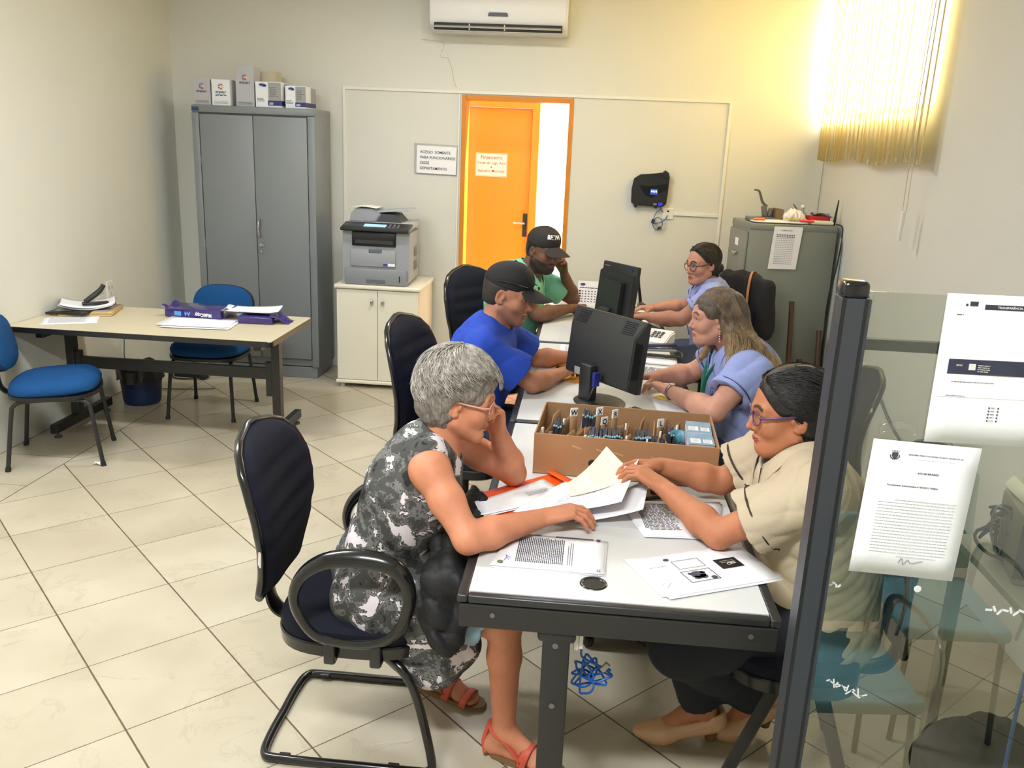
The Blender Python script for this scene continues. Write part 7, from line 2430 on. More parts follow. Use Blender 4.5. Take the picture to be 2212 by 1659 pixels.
def cap(H, parent, m, mb, logo=None, tilt=0.0, extra=None):
    o = A_(*parent.location)
    P = [H.e((0, -0.015, 0.048), (0.084, 0.106, 0.088), 0.01), H.e((0, 0.015, 0.080), (0.062, 0.070, 0.055), 0.03)]
    n_ = H.u * -1 - H.f * 0.10
    pr = plane_cut(H.p(0, 0.0, 0.036), n_, 0.004)
    c = H.p(0, 0, -0.06)
    P.append((c - 0.14, c + 0.14, pr[2], 0.004, -1))
    P0 = P
    c1 = sdf_obj('cap_crown', P, 0.0030 * QUICK, m, parent)
    P = [H.e((0, 0.115, 0.040), (0.074, 0.074, 0.0075), 0.006, 1, rotx(-0.22), 4.5)]
    P.append(H.e((0, 0.0, 0.03), (0.078, 0.098, 0.05), 0.004, -1))
    sdf_obj('cap_brim', P, 0.0018 * QUICK, mb, parent)
    q = B(); ball(q, H.p(0, -0.006, 0.139) - o, 0.008, 10, 6); obj('cap_button', q, m, parent, True)
    if logo:
        q = B(); text_bm(q, logo, 0.034, Matrix(), 'CENTER', bold=0.0012)
        for v in q.verts:
            a, e = v.co.x / 0.098 - 0.22, 0.36 + v.co.y / 0.09
            d_ = nv(H.R @ np.array([-math.sin(a) * math.cos(e), math.cos(a) * math.cos(e), math.sin(e)]))
            v.co = Vector(march(P0, H.p(0, 0, 0.06), [d_], 0.18, 0.0022)[0] - o)
        obj('cap_lettering', q, mat('white_print', (235, 235, 240), 0.5), parent)
    return c1


def march_lines(prims, Q, n, off=0.0045):
    """drop points onto the field along -n"""
    tt = np.linspace(0.08, -0.12, 120)
    best = np.zeros(len(Q)); done = np.zeros(len(Q), bool)
    for t_ in tt:
        v = field_at(prims, Q + n * t_)
        hit = (v < 0) & ~done; best[hit] = t_; done |= hit
    return Q + n * (best + off)[:, None]


def crest(parent, pos, n, up, m, s=0.03, prims=None):
    """embroidered shield on a shirt: outline, cross and lettering"""
    n = nv(n); up = nv(A_(*up) - n * (A_(*up) @ n)); r = np.cross(up, n)
    M_ = Matrix((Vector(r), Vector(up), Vector(n))).transposed().to_4x4(); M_.translation = Vector(A_(*pos) - A_(*parent.location))
    q = B()
    out = [(-1, 0.8), (-0.8, 1.0), (0.8, 1.0), (1, 0.8), (0.9, -0.2), (0.5, -0.9), (0, -1.2), (-0.5, -0.9), (-0.9, -0.2)]
    P = [M_ @ Vector((x * s * 0.75, y * s, 0)) for x, y in out]
    tube(q, P, 0.0022, 6, 2, closed=True)
    rect_bm(q, M_, -s * 0.10, -s * 0.8, s * 0.10, s * 0.7); rect_bm(q, M_, -s * 0.5, -s * 0.02, s * 0.5, s * 0.18)
    text_bm(q, 'BONITO', s * 0.42, M_ @ Matrix.Translation((0, s * 1.15, 0)), 'CENTER', bold=0.0003)
    if prims:
        o = A_(*parent.location); nn_ = A_(*n)
        Q = np.array([list(v.co) for v in q.verts]) + o
        res = march_lines(prims, Q, nn_)
        for v, p_ in zip(q.verts, res): v.co = Vector(p_ - o)
    return obj('crest', q, m, parent)


# ------------------------------------------------------------ 1: grey-haired woman in the printed dress
def person_grey():
    H = Head((-0.330, 2.335, 1.098), (1, 0.10, -0.17), (0.10, 0, 1), 1.0, 0.97)
    sk = skin_mat('skin_tanned', (204, 138, 106), (178, 96, 88), (140, 108, 90))
    sh = [(-0.385, 2.185, 0.935), (-0.375, 2.485, 0.925)]
    el = [(-0.262, 2.085, 0.786), (-0.185, 2.590, 0.784)]
    wr = [(-0.068, 2.262, 0.786), (-0.232, 2.475, 0.965)]
    hands = [dict(wr=wr[0], D=(0.93, 0.28, 0.20), N=(0.25, 0.1, -1), side=1, s=0.95, curl=(0.45, 0.55, 0.6, 0.65), curl2=(0.35, 0.38, 0.4, 0.4), thumb=(0.5, 0.5, 0.3), spread=1.3),
             dict(wr=wr[1], D=(-0.10, -0.28, 0.95), N=(-0.55, -0.80, -0.1), side=-1, s=0.92, curl=(0.5, 0.65, 0.8, 0.9), curl2=(0.9, 1.0, 1.1, 1.1), thumb=(0.6, 0.6, 0.4))]
    p = Person('grey-haired woman in a printed sleeveless dress leaning her cheek on her hand', (-0.53, 2.33, 0.545), (-0.515, 2.33, 0.66), (-0.455, 2.33, 0.815), (-0.415, 2.335, 0.905), (-0.388, 2.335, 0.965),
               sh, el, wr, [(-0.50, 2.24, 0.52), (-0.50, 2.42, 0.52)], [(-0.165, 2.205, 0.475), (-0.22, 2.45, 0.45)], [(-0.155, 2.235, 0.088), (-0.43, 2.53, 0.095)],
               [(-0.00, 2.175, 0.022), (-0.268, 2.462, 0.022)], H, hands, sk, tw=(0.165, 0.140, 0.150, 0.105), flat=1.32, arm=1.02, fine=0.0026,
               headkw=dict(age=1, nose=0.95, jaw=0.95), facekw=dict(brow_w=0.8), leg=0.92, neckr=0.050)
    cm = camo_mat()
    # dress
    I = 0.014
    P = [(lo - I, hi + I, (lambda X, Y, Z, fn=fn: fn(X, Y, Z) - I), 0.05, op) for lo, hi, fn, k, op in p.torso]
    P += [cone(A_(-0.43, 2.335, 0.915), A_(-0.39, 2.215, 0.962), 0.075, 0.045, 0.03), cone(A_(-0.43, 2.335, 0.915), A_(-0.39, 2.455, 0.962), 0.075, 0.045, 0.03)]
    P += [cone(A_(-0.53, 2.33, 0.56), A_(-0.50, 2.24, 0.53), 0.15, 0.12, 0.04), cone(A_(-0.52, 2.25, 0.54), A_(-0.34, 2.21, 0.525), 0.118, 0.098, 0.04), cone(A_(-0.52, 2.42, 0.54), A_(-0.33, 2.43, 0.52), 0.11, 0.10, 0.04),
          cone(A_(-0.48, 2.185, 0.50), A_(-0.46, 2.165, 0.40), 0.085, 0.055, 0.04, 1, ((0, 1, 0), 1.6)), cone(A_(-0.40, 2.20, 0.50), A_(-0.37, 2.19, 0.33), 0.10, 0.078, 0.05, 1, ((0, 1, 0), 1.35)),
          cone(A_(-0.36, 2.22, 0.48), A_(-0.30, 2.23, 0.38), 0.095, 0.055, 0.05), cone(A_(-0.45, 2.34, 0.50), A_(-0.34, 2.34, 0.42), 0.10, 0.09, 0.05),
          cone(A_(-0.60, 2.33, 0.55), A_(-0.60, 2.22, 0.50), 0.08, 0.07, 0.04), cone(A_(-0.57, 2.20, 0.53), A_(-0.53, 2.165, 0.455), 0.075, 0.04, 0.04)]
    # armholes and neckline
    P += [ell((-0.375, 2.115, 0.90), (0.105, 0.070, 0.135), roty(-0.25), 0.006, -1), ell((-0.345, 2.565, 0.90), (0.095, 0.070, 0.12), None, 0.006, -1),
          cone(A_(-0.37, 2.335, 0.945), A_(-0.33, 2.335, 1.04), 0.064, 0.085, 0.008, -1)]
    p.cloth('dress', P, cm, 0.0055, 0.0085, 20, 11, (1, 1, 0.45))
    p.cloth('shorts', [cone(A_(-0.36, 2.21, 0.505), A_(-0.215, 2.205, 0.484), 0.083, 0.079, 0.01), ((lambda q: (q[0], q[1], q[2], 0.003, -1))((A_(-0.30, 2.1, 0.38), A_(-0.1, 2.32, 0.60), plane_cut((-0.222, 2.2, 0.48), (1, 0, -0.35))[2])))],
            mat('pale_denim', (136, 162, 176), 0.85, bump=0.3, bscale=300, var=0.1, vscale=30), 0.006, 0.003, 30, 4)
    o = A_(*p.t.location)
    # hair
    hm = hair_mat('grey_hair', (120, 112, 104), (204, 198, 188), (30, 30, 30))
    hd = hair_mat('grey_hair_dark', (84, 76, 70), (150, 142, 132), (120, 120, 30))
    pr = hair_cap(H, 0.016, (0.0, 0.102, -0.048), (0.072, 0.060, 0.088), nape=-0.078, k=0.02, extra=[H.e((0, 0.030, 0.082), (0.060, 0.062, 0.040), 0.02), H.e((0, -0.06, 0.03), (0.072, 0.055, 0.072), 0.02)])
    ho = sdf_obj('hair', pr, 0.0035 * QUICK, hd, p.t, cloth_noise(0.004, 70, 5))
    q = B(); R = random.Random(3)
    for i in range(2600):
        th = R.uniform(-PI, PI)
        c = math.cos(th)
        end = 1.06 + 0.10 * R.random() if c > 0.45 else (1.58 + 0.22 * R.random() if c > -0.2 else 2.2 + 0.25 * R.random())
        if 0.45 >= c > 0.1: end = 1.25 + 0.2 * R.random()
        st = R.uniform(0.05, end * 0.75)
        path = scalp_path(H, th + 0.5, st, min(end, st + R.uniform(0.5, 1.0)), 0.020 + R.random() * 0.012 + 0.010 * max(0, 1 - st), -0.45 + R.uniform(-0.2, 0.2), 0.14, 5, R.uniform(0, 6))
        tube(q, [v - Vector(o) for v in path], [0.0008, 0.0013, 0.0011, 0.0003], 4, 2)
    # swept fringe
    for i in range(420):
        x0 = R.uniform(-0.05, 0.05)
        pth = [H.p(x0 * 0.7, 0.03, 0.122 + R.random() * 0.01), H.p(x0 - 0.01, 0.068, 0.108 + R.random() * 0.01), H.p(x0 - 0.022, 0.096, 0.080 + R.random() * 0.012), H.p(x0 - 0.034, 0.105 + 0.01 * R.random(), 0.050 + R.random() * 0.018)]
        tube(q, [Vector(v - o) for v in pth], [0.0008, 0.0014, 0.0012, 0.0003], 4, 3)
    obj('hair_strands', q, hm, p.t, 'all')
    eyes(H, p.t, (84, 96, 92), (0, -0.35))
    glasses(H, p.t, mat('pink_clear_frame', (214, 150, 136), 0.25, coat=0.5), 0.025, 0.019, 0.0016, square=0.4)
    # sandals
    sm = mat('coral_leather', (196, 84, 62), 0.55, bump=0.2, bscale=200); sl = mat('sandal_sole', (128, 96, 62), 0.7)
    for (an, toe) in ((p.ank[0], p.toe[0]), (p.ank[1], p.toe[1])):
        an, toe = A_(*an), A_(*toe); d = nv(A_(toe[0] - an[0], toe[1] - an[1], 0)); sd = np.cross(d, [0, 0, 1]); base = A_(an[0], an[1], 0) - d * 0.045
        q = B()
        outl = []
        for s_, w_ in ((0, 0.016), (0.02, 0.030), (0.08, 0.032), (0.14, 0.036), (0.19, 0.043), (0.23, 0.036), (0.255, 0.014)): outl.append((s_, w_))
        poly = [(s_, w_) for s_, w_ in outl] + [(s_, -w_) for s_, w_ in outl[::-1]]
        M_ = Matrix((Vector(d), Vector(-sd), Vector((0, 0, 1)))).transposed().to_4x4(); M_.translation = Vector(base - o)
        prism(q, poly, 0.001, 0.016, M_, bev=0.003)
        sn = obj('sandal', q, sl, p.t, True)
        q = B()
        L = lambda s_, w_, z_: M_ @ Vector((s_, w_, z_))
        tube(q, [L(0.12, 0.040, 0.012), L(0.13, 0.030, 0.055), L(0.135, 0, 0.072), L(0.13, -0.030, 0.055), L(0.12, -0.040, 0.012)], 0.010, 8, 5, flat=(1.5, 0.28), up=Vector(d))
        tube(q, [L(0.19, 0.044, 0.012), L(0.195, 0.034, 0.036), L(0.20, 0, 0.050), L(0.195, -0.034, 0.036), L(0.19, -0.044, 0.012)], 0.010, 8, 5, flat=(1.3, 0.28), up=Vector(d))
        tube(q, [L(0.12, -0.036, 0.03), L(0.08, -0.034, 0.07), L(0.03, -0.034, 0.10), L(0.0, 0.0, 0.108), L(0.03, 0.034, 0.10), L(0.08, 0.034, 0.07), L(0.12, 0.036, 0.03)], 0.008, 8, 5, flat=(0.3, 1.3), up=(0, 0, 1))
        tube(q, [L(0.0, -0.030, 0.014), L(-0.012, -0.02, 0.05), L(-0.004, 0.0, 0.10)], 0.007, 8, 4)
        obj('sandal_strap', q, sm, sn, 'all')
    return p


# ------------------------------------------------------------ 2: woman in the beige blouse
def person_beige():
    H = Head((0.592, 2.355, 1.112), (-1, -0.02, -0.10), (-0.05, 0, 1), 1.03, 1.0)
    sk = skin_mat('skin_brown', (184, 122, 88), (150, 70, 62), (60, 42, 34))
    sh = [(0.625, 2.545, 0.945), (0.650, 2.175, 0.950)]      # far (right), near (left)
    el = [(0.470, 2.600, 0.800), (0.415, 2.235, 0.785)]
    wr = [(0.275, 2.585, 0.845), (0.272, 2.435, 0.835)]
    hands = [dict(wr=wr[0], D=(-0.92, -0.16, 0.06), N=(0.0, -0.55, -0.83), side=1, s=0.95, curl=(0.35, 0.4, 0.45, 0.5), thumb=(0.5, 0.45, 0.3)),
             dict(wr=wr[1], D=(-0.72, 0.38, 0.34), N=(-0.45, 0.25, -0.85), side=-1, s=0.95, curl=(0.55, 0.6, 0.65, 0.7), curl2=(0.5, 0.5, 0.5, 0.5), thumb=(0.45, 0.6, 0.3))]
    p = Person('dark-haired woman in a beige blouse handing over papers at the near desk', (0.735, 2.35, 0.545), (0.715, 2.35, 0.67), (0.675, 2.355, 0.825), (0.650, 2.36, 0.915), (0.640, 2.36, 0.985),
               sh, el, wr, [(0.71, 2.44, 0.52), (0.71, 2.26, 0.52)], [(0.375, 2.38, 0.43), (0.345, 2.24, 0.425)], [(0.455, 2.385, 0.135), (0.635, 2.445, 0.155)],
               [(0.285, 2.375, 0.030), (0.515, 2.415, 0.030)], H, hands, sk, tw=(0.185, 0.17, 0.170, 0.115), flat=1.28, arm=1.02, fine=0.0026, fat=1.08,
               headkw=dict(chinfat=0.9, nose=1.1, smile=1.0), facekw=dict(brow_w=1.1), leg=1.1, neckr=0.053)
    bm_ = mat('beige_blouse', (188, 172, 146), 0.85, bump=0.2, bscale=500)
    p.shirt(bm_, 0.66, 0.018, 0.007, 21, neck_v=0.11, name='blouse', sr=0.070, bell=0.020, scale=19, extra=[cone((0.735, 2.35, 0.62), (0.735, 2.35, 0.515), 0.170, 0.188, 0.05)])
    U = [(lo - 0.009, hi + 0.009, (lambda X, Y, Z, fn=fn: fn(X, Y, Z) - 0.007), 0.05, op) for lo, hi, fn, k, op in p.torso + p.shoulders]
    nk_ = A_(*p.neck); U.append(cone(nk_ + A_(-0.02, 0, -0.03), nk_ + A_(-0.03, 0, 0.12), 0.060, 0.08, 0.006, -1))
    p.cloth('undershirt', U, mat('dark_neckline', (34, 32, 34), 0.8), 0.006, 0)
    p.collar(bm_, 0.066, 0.060, 0.40, 0.045)
    p.collar(mat('dark_neckline', (34, 32, 34), 0.8), 0.058, 0.016, 0.30, 0.05, name='inner_collar', lift=0.010, off=0.003)
    for k in (0, 1): p.band(k, 0.56, mat('dark_piping', (52, 40, 32), 0.7))
    crest(p.t, (0.525, 2.245, 0.80), (-0.9, -0.5, 0.1), (0, 0, 1), mat('crest_green', (44, 78, 84), 0.7), 0.030, p.top_prims)
    p.trousers(mat('dark_navy_cloth', (26, 29, 38), 0.85, bump=0.25, bscale=400), 1.06, 5, 0.005, to=0.93, shin=0.072, cuff=0.070)
    hm = hair_mat('black_hair', (10, 9, 10), (34, 30, 30), (60, 60, 60), 0.35)
    sdf_obj('hair', hair_cap(H, 0.013, (0.0, 0.104, -0.045), (0.074, 0.066, 0.106), nape=-0.078, k=0.03, extra=[H.e((0, -0.090, -0.005), (0.050, 0.040, 0.048), 0.02), H.e((0, -0.01, 0.075), (0.062, 0.075, 0.052), 0.02)]), 0.0028 * QUICK, hm, p.t)
    pulled_back(H, p.t, hm, 1100, 0.014, 4)
    eyes(H, p.t, (40, 26, 20), (0, -0.5))
    glasses(H, p.t, mat('purple_frame', (84, 50, 96), 0.25, coat=0.6), 0.026, 0.019, 0.0023, square=0.45)
    # nude shoes
    for (an, toe, hl) in ((p.ank[0], p.toe[0], 0.045), (p.ank[1], p.toe[1], 0.05)):
        an, toe = A_(*an), A_(*toe); d = nv(A_(toe[0] - an[0], toe[1] - an[1], 0)); heel = A_(an[0], an[1], an[2] - 0.052) - d * 0.038
        P = [cone(heel, toe - d * 0.03, 0.041, 0.039, 0.03, 1, ((0, 0, 1), 1.08)), cone(toe - d * 0.05, toe + d * 0.020, 0.039, 0.022, 0.03, 1, ((0, 0, 1), 1.15)),
             cone(heel + A_(0, 0, 0.012), heel + A_(0, 0, 0.028), 0.036, 0.034, 0.01)]
        pr = plane_cut(heel * 0.6 + toe * 0.4 + A_(0, 0, 0.038), (d[0] * 0.25, d[1] * 0.25, 1), 0.006); c = (heel + toe) / 2 + A_(0, 0, 0.08) - d * 0.05
        P.append((c - 0.10, c + 0.10, pr[2], 0.006, -1))
        P.append(cone(heel + A_(0, 0, 0.04) + d * 0.01, toe - d * 0.075 + A_(0, 0, 0.035), 0.027, 0.024, 0.005, -1))
        so = sdf_obj('shoe', P, 0.0035 * QUICK, mat('nude_patent', (206, 160, 120), 0.3, coat=0.4), p.t)
        q = B(); o = A_(*p.t.location); hb = heel + d * 0.004
        cyl(q, Vector(A_(hb[0], hb[1], max(0.001, heel[2] - 0.07)) - o), Vector(hb - A_(0, 0, 0.02) - o), 0.016, 0.026, 16); obj('heel', q, mat('heel_brown', (120, 84, 58), 0.4), so, True)
    return p


# ------------------------------------------------------------ 3: man in royal blue with black cap
def person_blue():
    H = Head((-0.325, 3.80, 1.155), (1, -0.30, -0.20), (0.15, 0, 1), 1.08, 0.98)
    sk = skin_mat('skin_light_brown', (172, 120, 96), (150, 84, 74), (46, 34, 28), (112, 80, 66))
    sh = [(-0.415, 3.595, 0.955), (-0.385, 4.00, 0.95)]
    el = [(-0.195, 3.675, 0.786), (-0.215, 4.150, 0.788)]
    wr = [(-0.075, 3.900, 0.785), (-0.010, 4.245, 0.782)]
    hands = [dict(wr=wr[0], D=(0.55, 0.83, 0.05), N=(0.2, 0.1, -1), side=1, s=1.05, curl=(0.5, 0.55, 0.6, 0.65), thumb=(0.5, 0.5, 0.3)),
             dict(wr=wr[1], D=(0.95, -0.25, 0.05), N=(0.2, 0.1, -1), side=-1, s=1.05, curl=(0.4, 0.45, 0.5, 0.55), thumb=(0.5, 0.5, 0.3))]
    p = Person('man in a royal blue t-shirt and black cap leaning on the middle desk', (-0.50, 3.80, 0.55), (-0.49, 3.80, 0.67), (-0.445, 3.80, 0.83), (-0.41, 3.80, 0.93), (-0.385, 3.80, 1.00),
               sh, el, wr, [(-0.48, 3.70, 0.52), (-0.48, 3.90, 0.52)], [(-0.06, 3.66, 0.50), (-0.06, 3.95, 0.50)], [(-0.12, 3.62, 0.10), (-0.12, 3.95, 0.10)],
               [(0.04, 3.60, 0.03), (0.04, 3.95, 0.03)], H, hands, sk, tw=(0.175, 0.165, 0.185, 0.125), flat=1.35, arm=1.06, fine=0.0034, fat=1.06,
               headkw=dict(nose=1.12), facekw=dict(beard=0.45, brow_w=1.2), neckr=0.058)
    p.shirt(mat('royal_blue_cotton', (26, 66, 176), 0.85, bump=0.2, bscale=500), 0.70, 0.018, 0.0055, 31, neck_v=0, name='t_shirt', sr=0.068, bell=0.018, scale=26, neckr=0.066)
    p.trousers(mat('dark_jeans', (34, 42, 60), 0.9, bump=0.3, bscale=400), 1.0, 6)
    sdf_obj('hair', hair_cap(H, 0.006, (0.0, 0.088, -0.050), (0.070, 0.060, 0.100), nape=-0.050), 0.004 * QUICK, hair_mat('dark_brown_hair', (26, 20, 18), (52, 42, 36), (70, 70, 70)), p.t)
    eyes(H, p.t, (60, 40, 28), (0, -0.4))
    cm = mat('black_cap_cloth', (20, 20, 21), 0.8, bump=0.3, bscale=600)
    cp = cap(H, p.t, cm, cm)
    # sunglasses parked on the brim
    q = B(); o = A_(*p.t.location)
    for s_ in (1, -1):
        ball(q, H.p(s_ * 0.034, 0.108, 0.058) - o, (0.006, 0.024, 0.012), 12, 8)
        tube(q, [Vector(H.p(*c) - o) for c in ((s_ * 0.055, 0.09, 0.062), (s_ * 0.083, 0.03, 0.066), (s_ * 0.090, -0.04, 0.062))], 0.003, 6)
    obj('sunglasses', q, mat('sunglass_black', (14, 14, 15), 0.1, coat=1.0), p.t, True)
    # pale print on the back of the shirt
    q = B(); tube(q, [Vector(A_(*c) - o) for c in ((-0.515, 3.72, 0.985), (-0.505, 3.735, 1.0), (-0.50, 3.75, 1.003), (-0.51, 3.745, 0.99), (-0.53, 3.73, 0.975), (-0.545, 3.735, 0.96))], 0.0035, 6); obj('shirt_print', q, mat('teal_print', (60, 130, 190), 0.7), p.t, 'all')
    return p


# ------------------------------------------------------------ 4: man in green
def person_green():
    H = Head((-0.262, 5.47, 1.165), (0.72, -0.68, -0.22), (0.10, -0.08, 1), 1.10, 1.05)
    sk = skin_mat('skin_dark_brown', (112, 78, 62), (104, 62, 54), (26, 20, 18), (42, 32, 30))
    sh = [(-0.465, 5.30, 0.955), (-0.33, 5.73, 0.955)]
    el = [(-0.265, 5.265, 0.790), (-0.065, 5.925, 0.790)]
    wr = [(-0.065, 5.545, 0.795), (-0.135, 5.715, 1.005)]
    hands = [dict(wr=wr[0], D=(0.75, 0.6, 0.0), N=(0.3, -0.3, -0.9), side=1, s=1.1, curl=(1.1, 1.15, 1.2, 1.25), curl2=(1.3, 1.3, 1.3, 1.3), thumb=(0.4, 0.7, 0.6)),
             dict(wr=wr[1], D=(-0.10, -0.45, 0.85), N=(-0.75, -0.55, -0.2), side=-1, s=1.1, curl=(1.1, 1.2, 1.3, 1.4), curl2=(1.3, 1.3, 1.3, 1.3), thumb=(0.3, 0.6, 0.6))]
    p = Person('man in a green shirt and lettered black cap resting his cheek on his fist', (-0.52, 5.50, 0.55), (-0.50, 5.50, 0.68), (-0.45, 5.50, 0.84), (-0.41, 5.50, 0.93), (-0.36, 5.495, 0.99),
               sh, el, wr, [(-0.48, 5.38, 0.52), (-0.48, 5.60, 0.52)], [(-0.05, 5.34, 0.50), (-0.05, 5.66, 0.50)], [(-0.12, 5.32, 0.10), (-0.12, 5.66, 0.10)],
               [(0.04, 5.30, 0.03), (0.04, 5.66, 0.03)], H, hands, sk, tw=(0.21, 0.215, 0.215, 0.135), flat=1.18, arm=1.15, fine=0.004, fat=1.12,
               headkw=dict(jaw=1.15, chinfat=1.2, nose=1.15), facekw=dict(beard=0.9, moustache=True, brow_w=1.4), neckr=0.064)
    gm = mat('sea_green_cotton', (122, 194, 168), 0.85, bump=0.2, bscale=500)
    p.shirt(gm, 0.66, 0.018, 0.007, 41, neck_v=0.06, name='shirt', sr=0.066, bell=0.012, neckr=0.070)
    p.collar(gm, 0.070, 0.042, 0.35, 0.03)
    p.trousers(mat('dark_jeans', (34, 42, 60), 0.9), 1.0, 6)
    sdf_obj('hair', hair_cap(H, 0.006, (0.0, 0.088, -0.050), (0.070, 0.060, 0.100), nape=-0.050), 0.0045 * QUICK, MATS['black_hair'], p.t)
    eyes(H, p.t, (36, 24, 18), (0.1, -0.3))
    cap(H, p.t, mat('dark_brown_cap', (36, 30, 30), 0.8), mat('dark_brown_cap', (36, 30, 30), 0.8), 'BF///W')
    return p


# ------------------------------------------------------------ 5: long-haired woman in light blue
LB = mat('light_blue_cotton', (148, 160, 214), 0.85, bump=0.2, bscale=500)
PIPE = mat('navy_piping', (50, 60, 96), 0.7)


def person_blonde():
    H = Head((0.572, 3.715, 1.118), (-1, -0.10, -0.06), (-0.02, 0, 1), 1.0, 0.97)
    sk = skin_mat('skin_fair_tan', (202, 152, 132), (174, 98, 94), (92, 68, 56))
    sh = [(0.690, 3.895, 0.940), (0.705, 3.520, 0.940)]
    el = [(0.520, 3.985, 0.795), (0.560, 3.400, 0.792)]
    wr = [(0.365, 3.890, 0.800), (0.395, 3.655, 0.800)]
    hands = [dict(wr=wr[0], D=(-0.85, -0.35, 0.0), N=(0.0, -0.3, -1), side=1, s=0.93, curl=(0.4, 0.45, 0.5, 0.5), thumb=(0.5, 0.4, 0.3)),
             dict(wr=wr[1], D=(-0.62, 0.72, 0.12), N=(-0.2, 0.0, -1), side=-1, s=0.93, curl=(0.4, 0.45, 0.5, 0.5), thumb=(0.5, 0.4, 0.3))]
    p = Person('woman with long fair-tipped hair in a light blue uniform shirt and wristwatch', (0.815, 3.71, 0.545), (0.79, 3.71, 0.67), (0.735, 3.71, 0.825), (0.70, 3.71, 0.91), (0.665, 3.71, 0.985),
               sh, el, wr, [(0.78, 3.80, 0.52), (0.78, 3.62, 0.52)], [(0.38, 3.80, 0.50), (0.38, 3.62, 0.50)], [(0.44, 3.80, 0.10), (0.44, 3.60, 0.10)],
               [(0.28, 3.80, 0.03), (0.28, 3.60, 0.03)], H, hands, sk, tw=(0.195, 0.185, 0.18, 0.12), flat=1.25, arm=1.13, fine=0.0032, fat=1.1,
               headkw=dict(nose=1.1, chinfat=0.6), facekw=dict(brow_w=0.9), neckr=0.050)
    p.shirt(LB, 0.56, 0.018, 0.007, 51, neck_v=0.10, sr=0.064, bell=0.010, neckr=0.062)
    p.collar(LB, 0.064, 0.045, 0.40, 0.04)
    for k in (0, 1): p.band(k, 0.50, PIPE)
    p.trousers(mat('dark_navy_cloth', (26, 29, 38), 0.85), 1.05, 7)
    o = A_(*p.t.location)
    crest(p.t, (0.568, 3.62, 0.80), (-0.95, -0.45, 0.1), (0, 0, 1), mat('crest_green', (44, 78, 84), 0.7), 0.028, p.top_prims)
    # green lanyard
    q = B(); tube(q, [Vector(A_(*c) - o) for c in ((0.66, 3.645, 0.985), (0.59, 3.635, 0.94), (0.553, 3.66, 0.86), (0.548, 3.68, 0.77))], 0.005, 8, flat=(0.3, 1.5), up=(0, 1, 0))
    tube(q, [Vector(A_(*c) - o) for c in ((0.65, 3.775, 0.985), (0.58, 3.765, 0.94), (0.550, 3.72, 0.86), (0.546, 3.69, 0.77))], 0.005, 8, flat=(0.3, 1.5), up=(0, 1, 0)); obj('lanyard', q, mat('green_ribbon', (20, 110, 80), 0.6), p.t, 'all')
    # watch
    w0, w1 = A_(*el[1]), A_(*wr[1]); d = nv(w1 - w0); c = w1 - d * 0.022; u = nv(np.cross(d, [0, 0, 1])); v = np.cross(u, d)
    q = B(); tube(q, [Vector(c + (u * math.cos(x) + v * math.sin(x)) * 0.0315 - o) for x in [2 * PI * i / 20 for i in range(20)]], 0.007, 8, 1, closed=True, flat=(0.35, 1.5)); wt = obj('watch_strap', q, mat('watch_steel', (150, 146, 136), 0.3, metal=0.9), p.t, 'all')
    q = B(); cyl(q, Vector(c + v * 0.030 - o), Vector(c + v * 0.0365 - o), 0.0135, n=20); obj('watch_face', q, mat('watch_dial', (196, 186, 166), 0.2, metal=0.4), wt, True)
    # hair
    hm = hair_mat('ombre_hair', (70, 58, 48), (132, 110, 84), (40, 40, 8), 0.5, (1.14, 0.92, (206, 172, 124)))
    hb_ = hair_mat('brown_hair', (56, 46, 40), (104, 88, 74), (90, 90, 12), 0.5, (1.14, 0.92, (186, 152, 108)))
    drape = [cone(H.p(0, -0.07, 0.02), A_(0.705, 3.70, 1.00), 0.066, 0.060, 0.04), cone(A_(0.705, 3.70, 1.00), A_(0.80, 3.65, 0.93), 0.060, 0.050, 0.04), cone(A_(0.80, 3.63, 0.93), A_(0.86, 3.60, 0.80), 0.055, 0.035, 0.03),
             cone(H.p(-0.060, -0.050, 0.0), A_(0.665, 3.60, 0.985), 0.045, 0.045, 0.03), cone(A_(0.665, 3.60, 0.985), A_(0.665, 3.545, 0.90), 0.042, 0.030, 0.02), cone(A_(0.665, 3.545, 0.90), A_(0.625, 3.52, 0.845), 0.026, 0.012, 0.02),
             cone(H.p(0.055, -0.03, -0.02), A_(0.59, 3.80, 0.98), 0.035, 0.030, 0.02), cone(A_(0.59, 3.80, 0.98), A_(0.55, 3.82, 0.92), 0.028, 0.012, 0.02)]
    pr = hair_cap(H, 0.012, (0.0, 0.092, -0.045), (0.072, 0.052, 0.100), nape=-0.2)
    pr = pr[:-1] + drape
    sdf_obj('hair', pr, 0.004 * QUICK, hb_, p.t, cloth_noise(0.003, 50, 8))
    q = B(); R = random.Random(9)
    ends = [(A_(0.86, 3.60, 0.78), 0.05, 1.0), (A_(0.80, 3.56, 0.84), 0.04, 1.0), (A_(0.66, 3.515, 0.87), 0.035, 1.0), (A_(0.60, 3.50, 0.82), 0.02, 0.6), (A_(0.575, 3.50, 0.79), 0.012, 0.3), (A_(0.54, 3.83, 0.90), 0.015, 0.3)]
    for i in range(1500):
        e, sp, _ = ends[R.choices(range(6), (5, 4, 4, 1.6, 0.8, 1.0))[0]]
        far = e[1] > 3.75
        sg = 1 if far else -1
        t0 = R.random()
        ya = 0.040 - 0.11 * t0
        a = H.p(sg * 0.012 * R.random(), ya, 0.040 + 0.0955 * math.sqrt(max(0.1, 1 - ((ya + 0.019) / 0.108) ** 2)))
        b = H.p(sg * (0.072 + 0.006 * R.random()), 0.030 - 0.095 * t0, 0.098 - 0.01 * R.random())
        c = H.p(sg * (0.097 + 0.010 * R.random()), -0.002 - 0.085 * t0, 0.040)
        c2 = H.p(sg * (0.104 + 0.014 * R.random()), -0.036 - 0.075 * t0, -0.020)
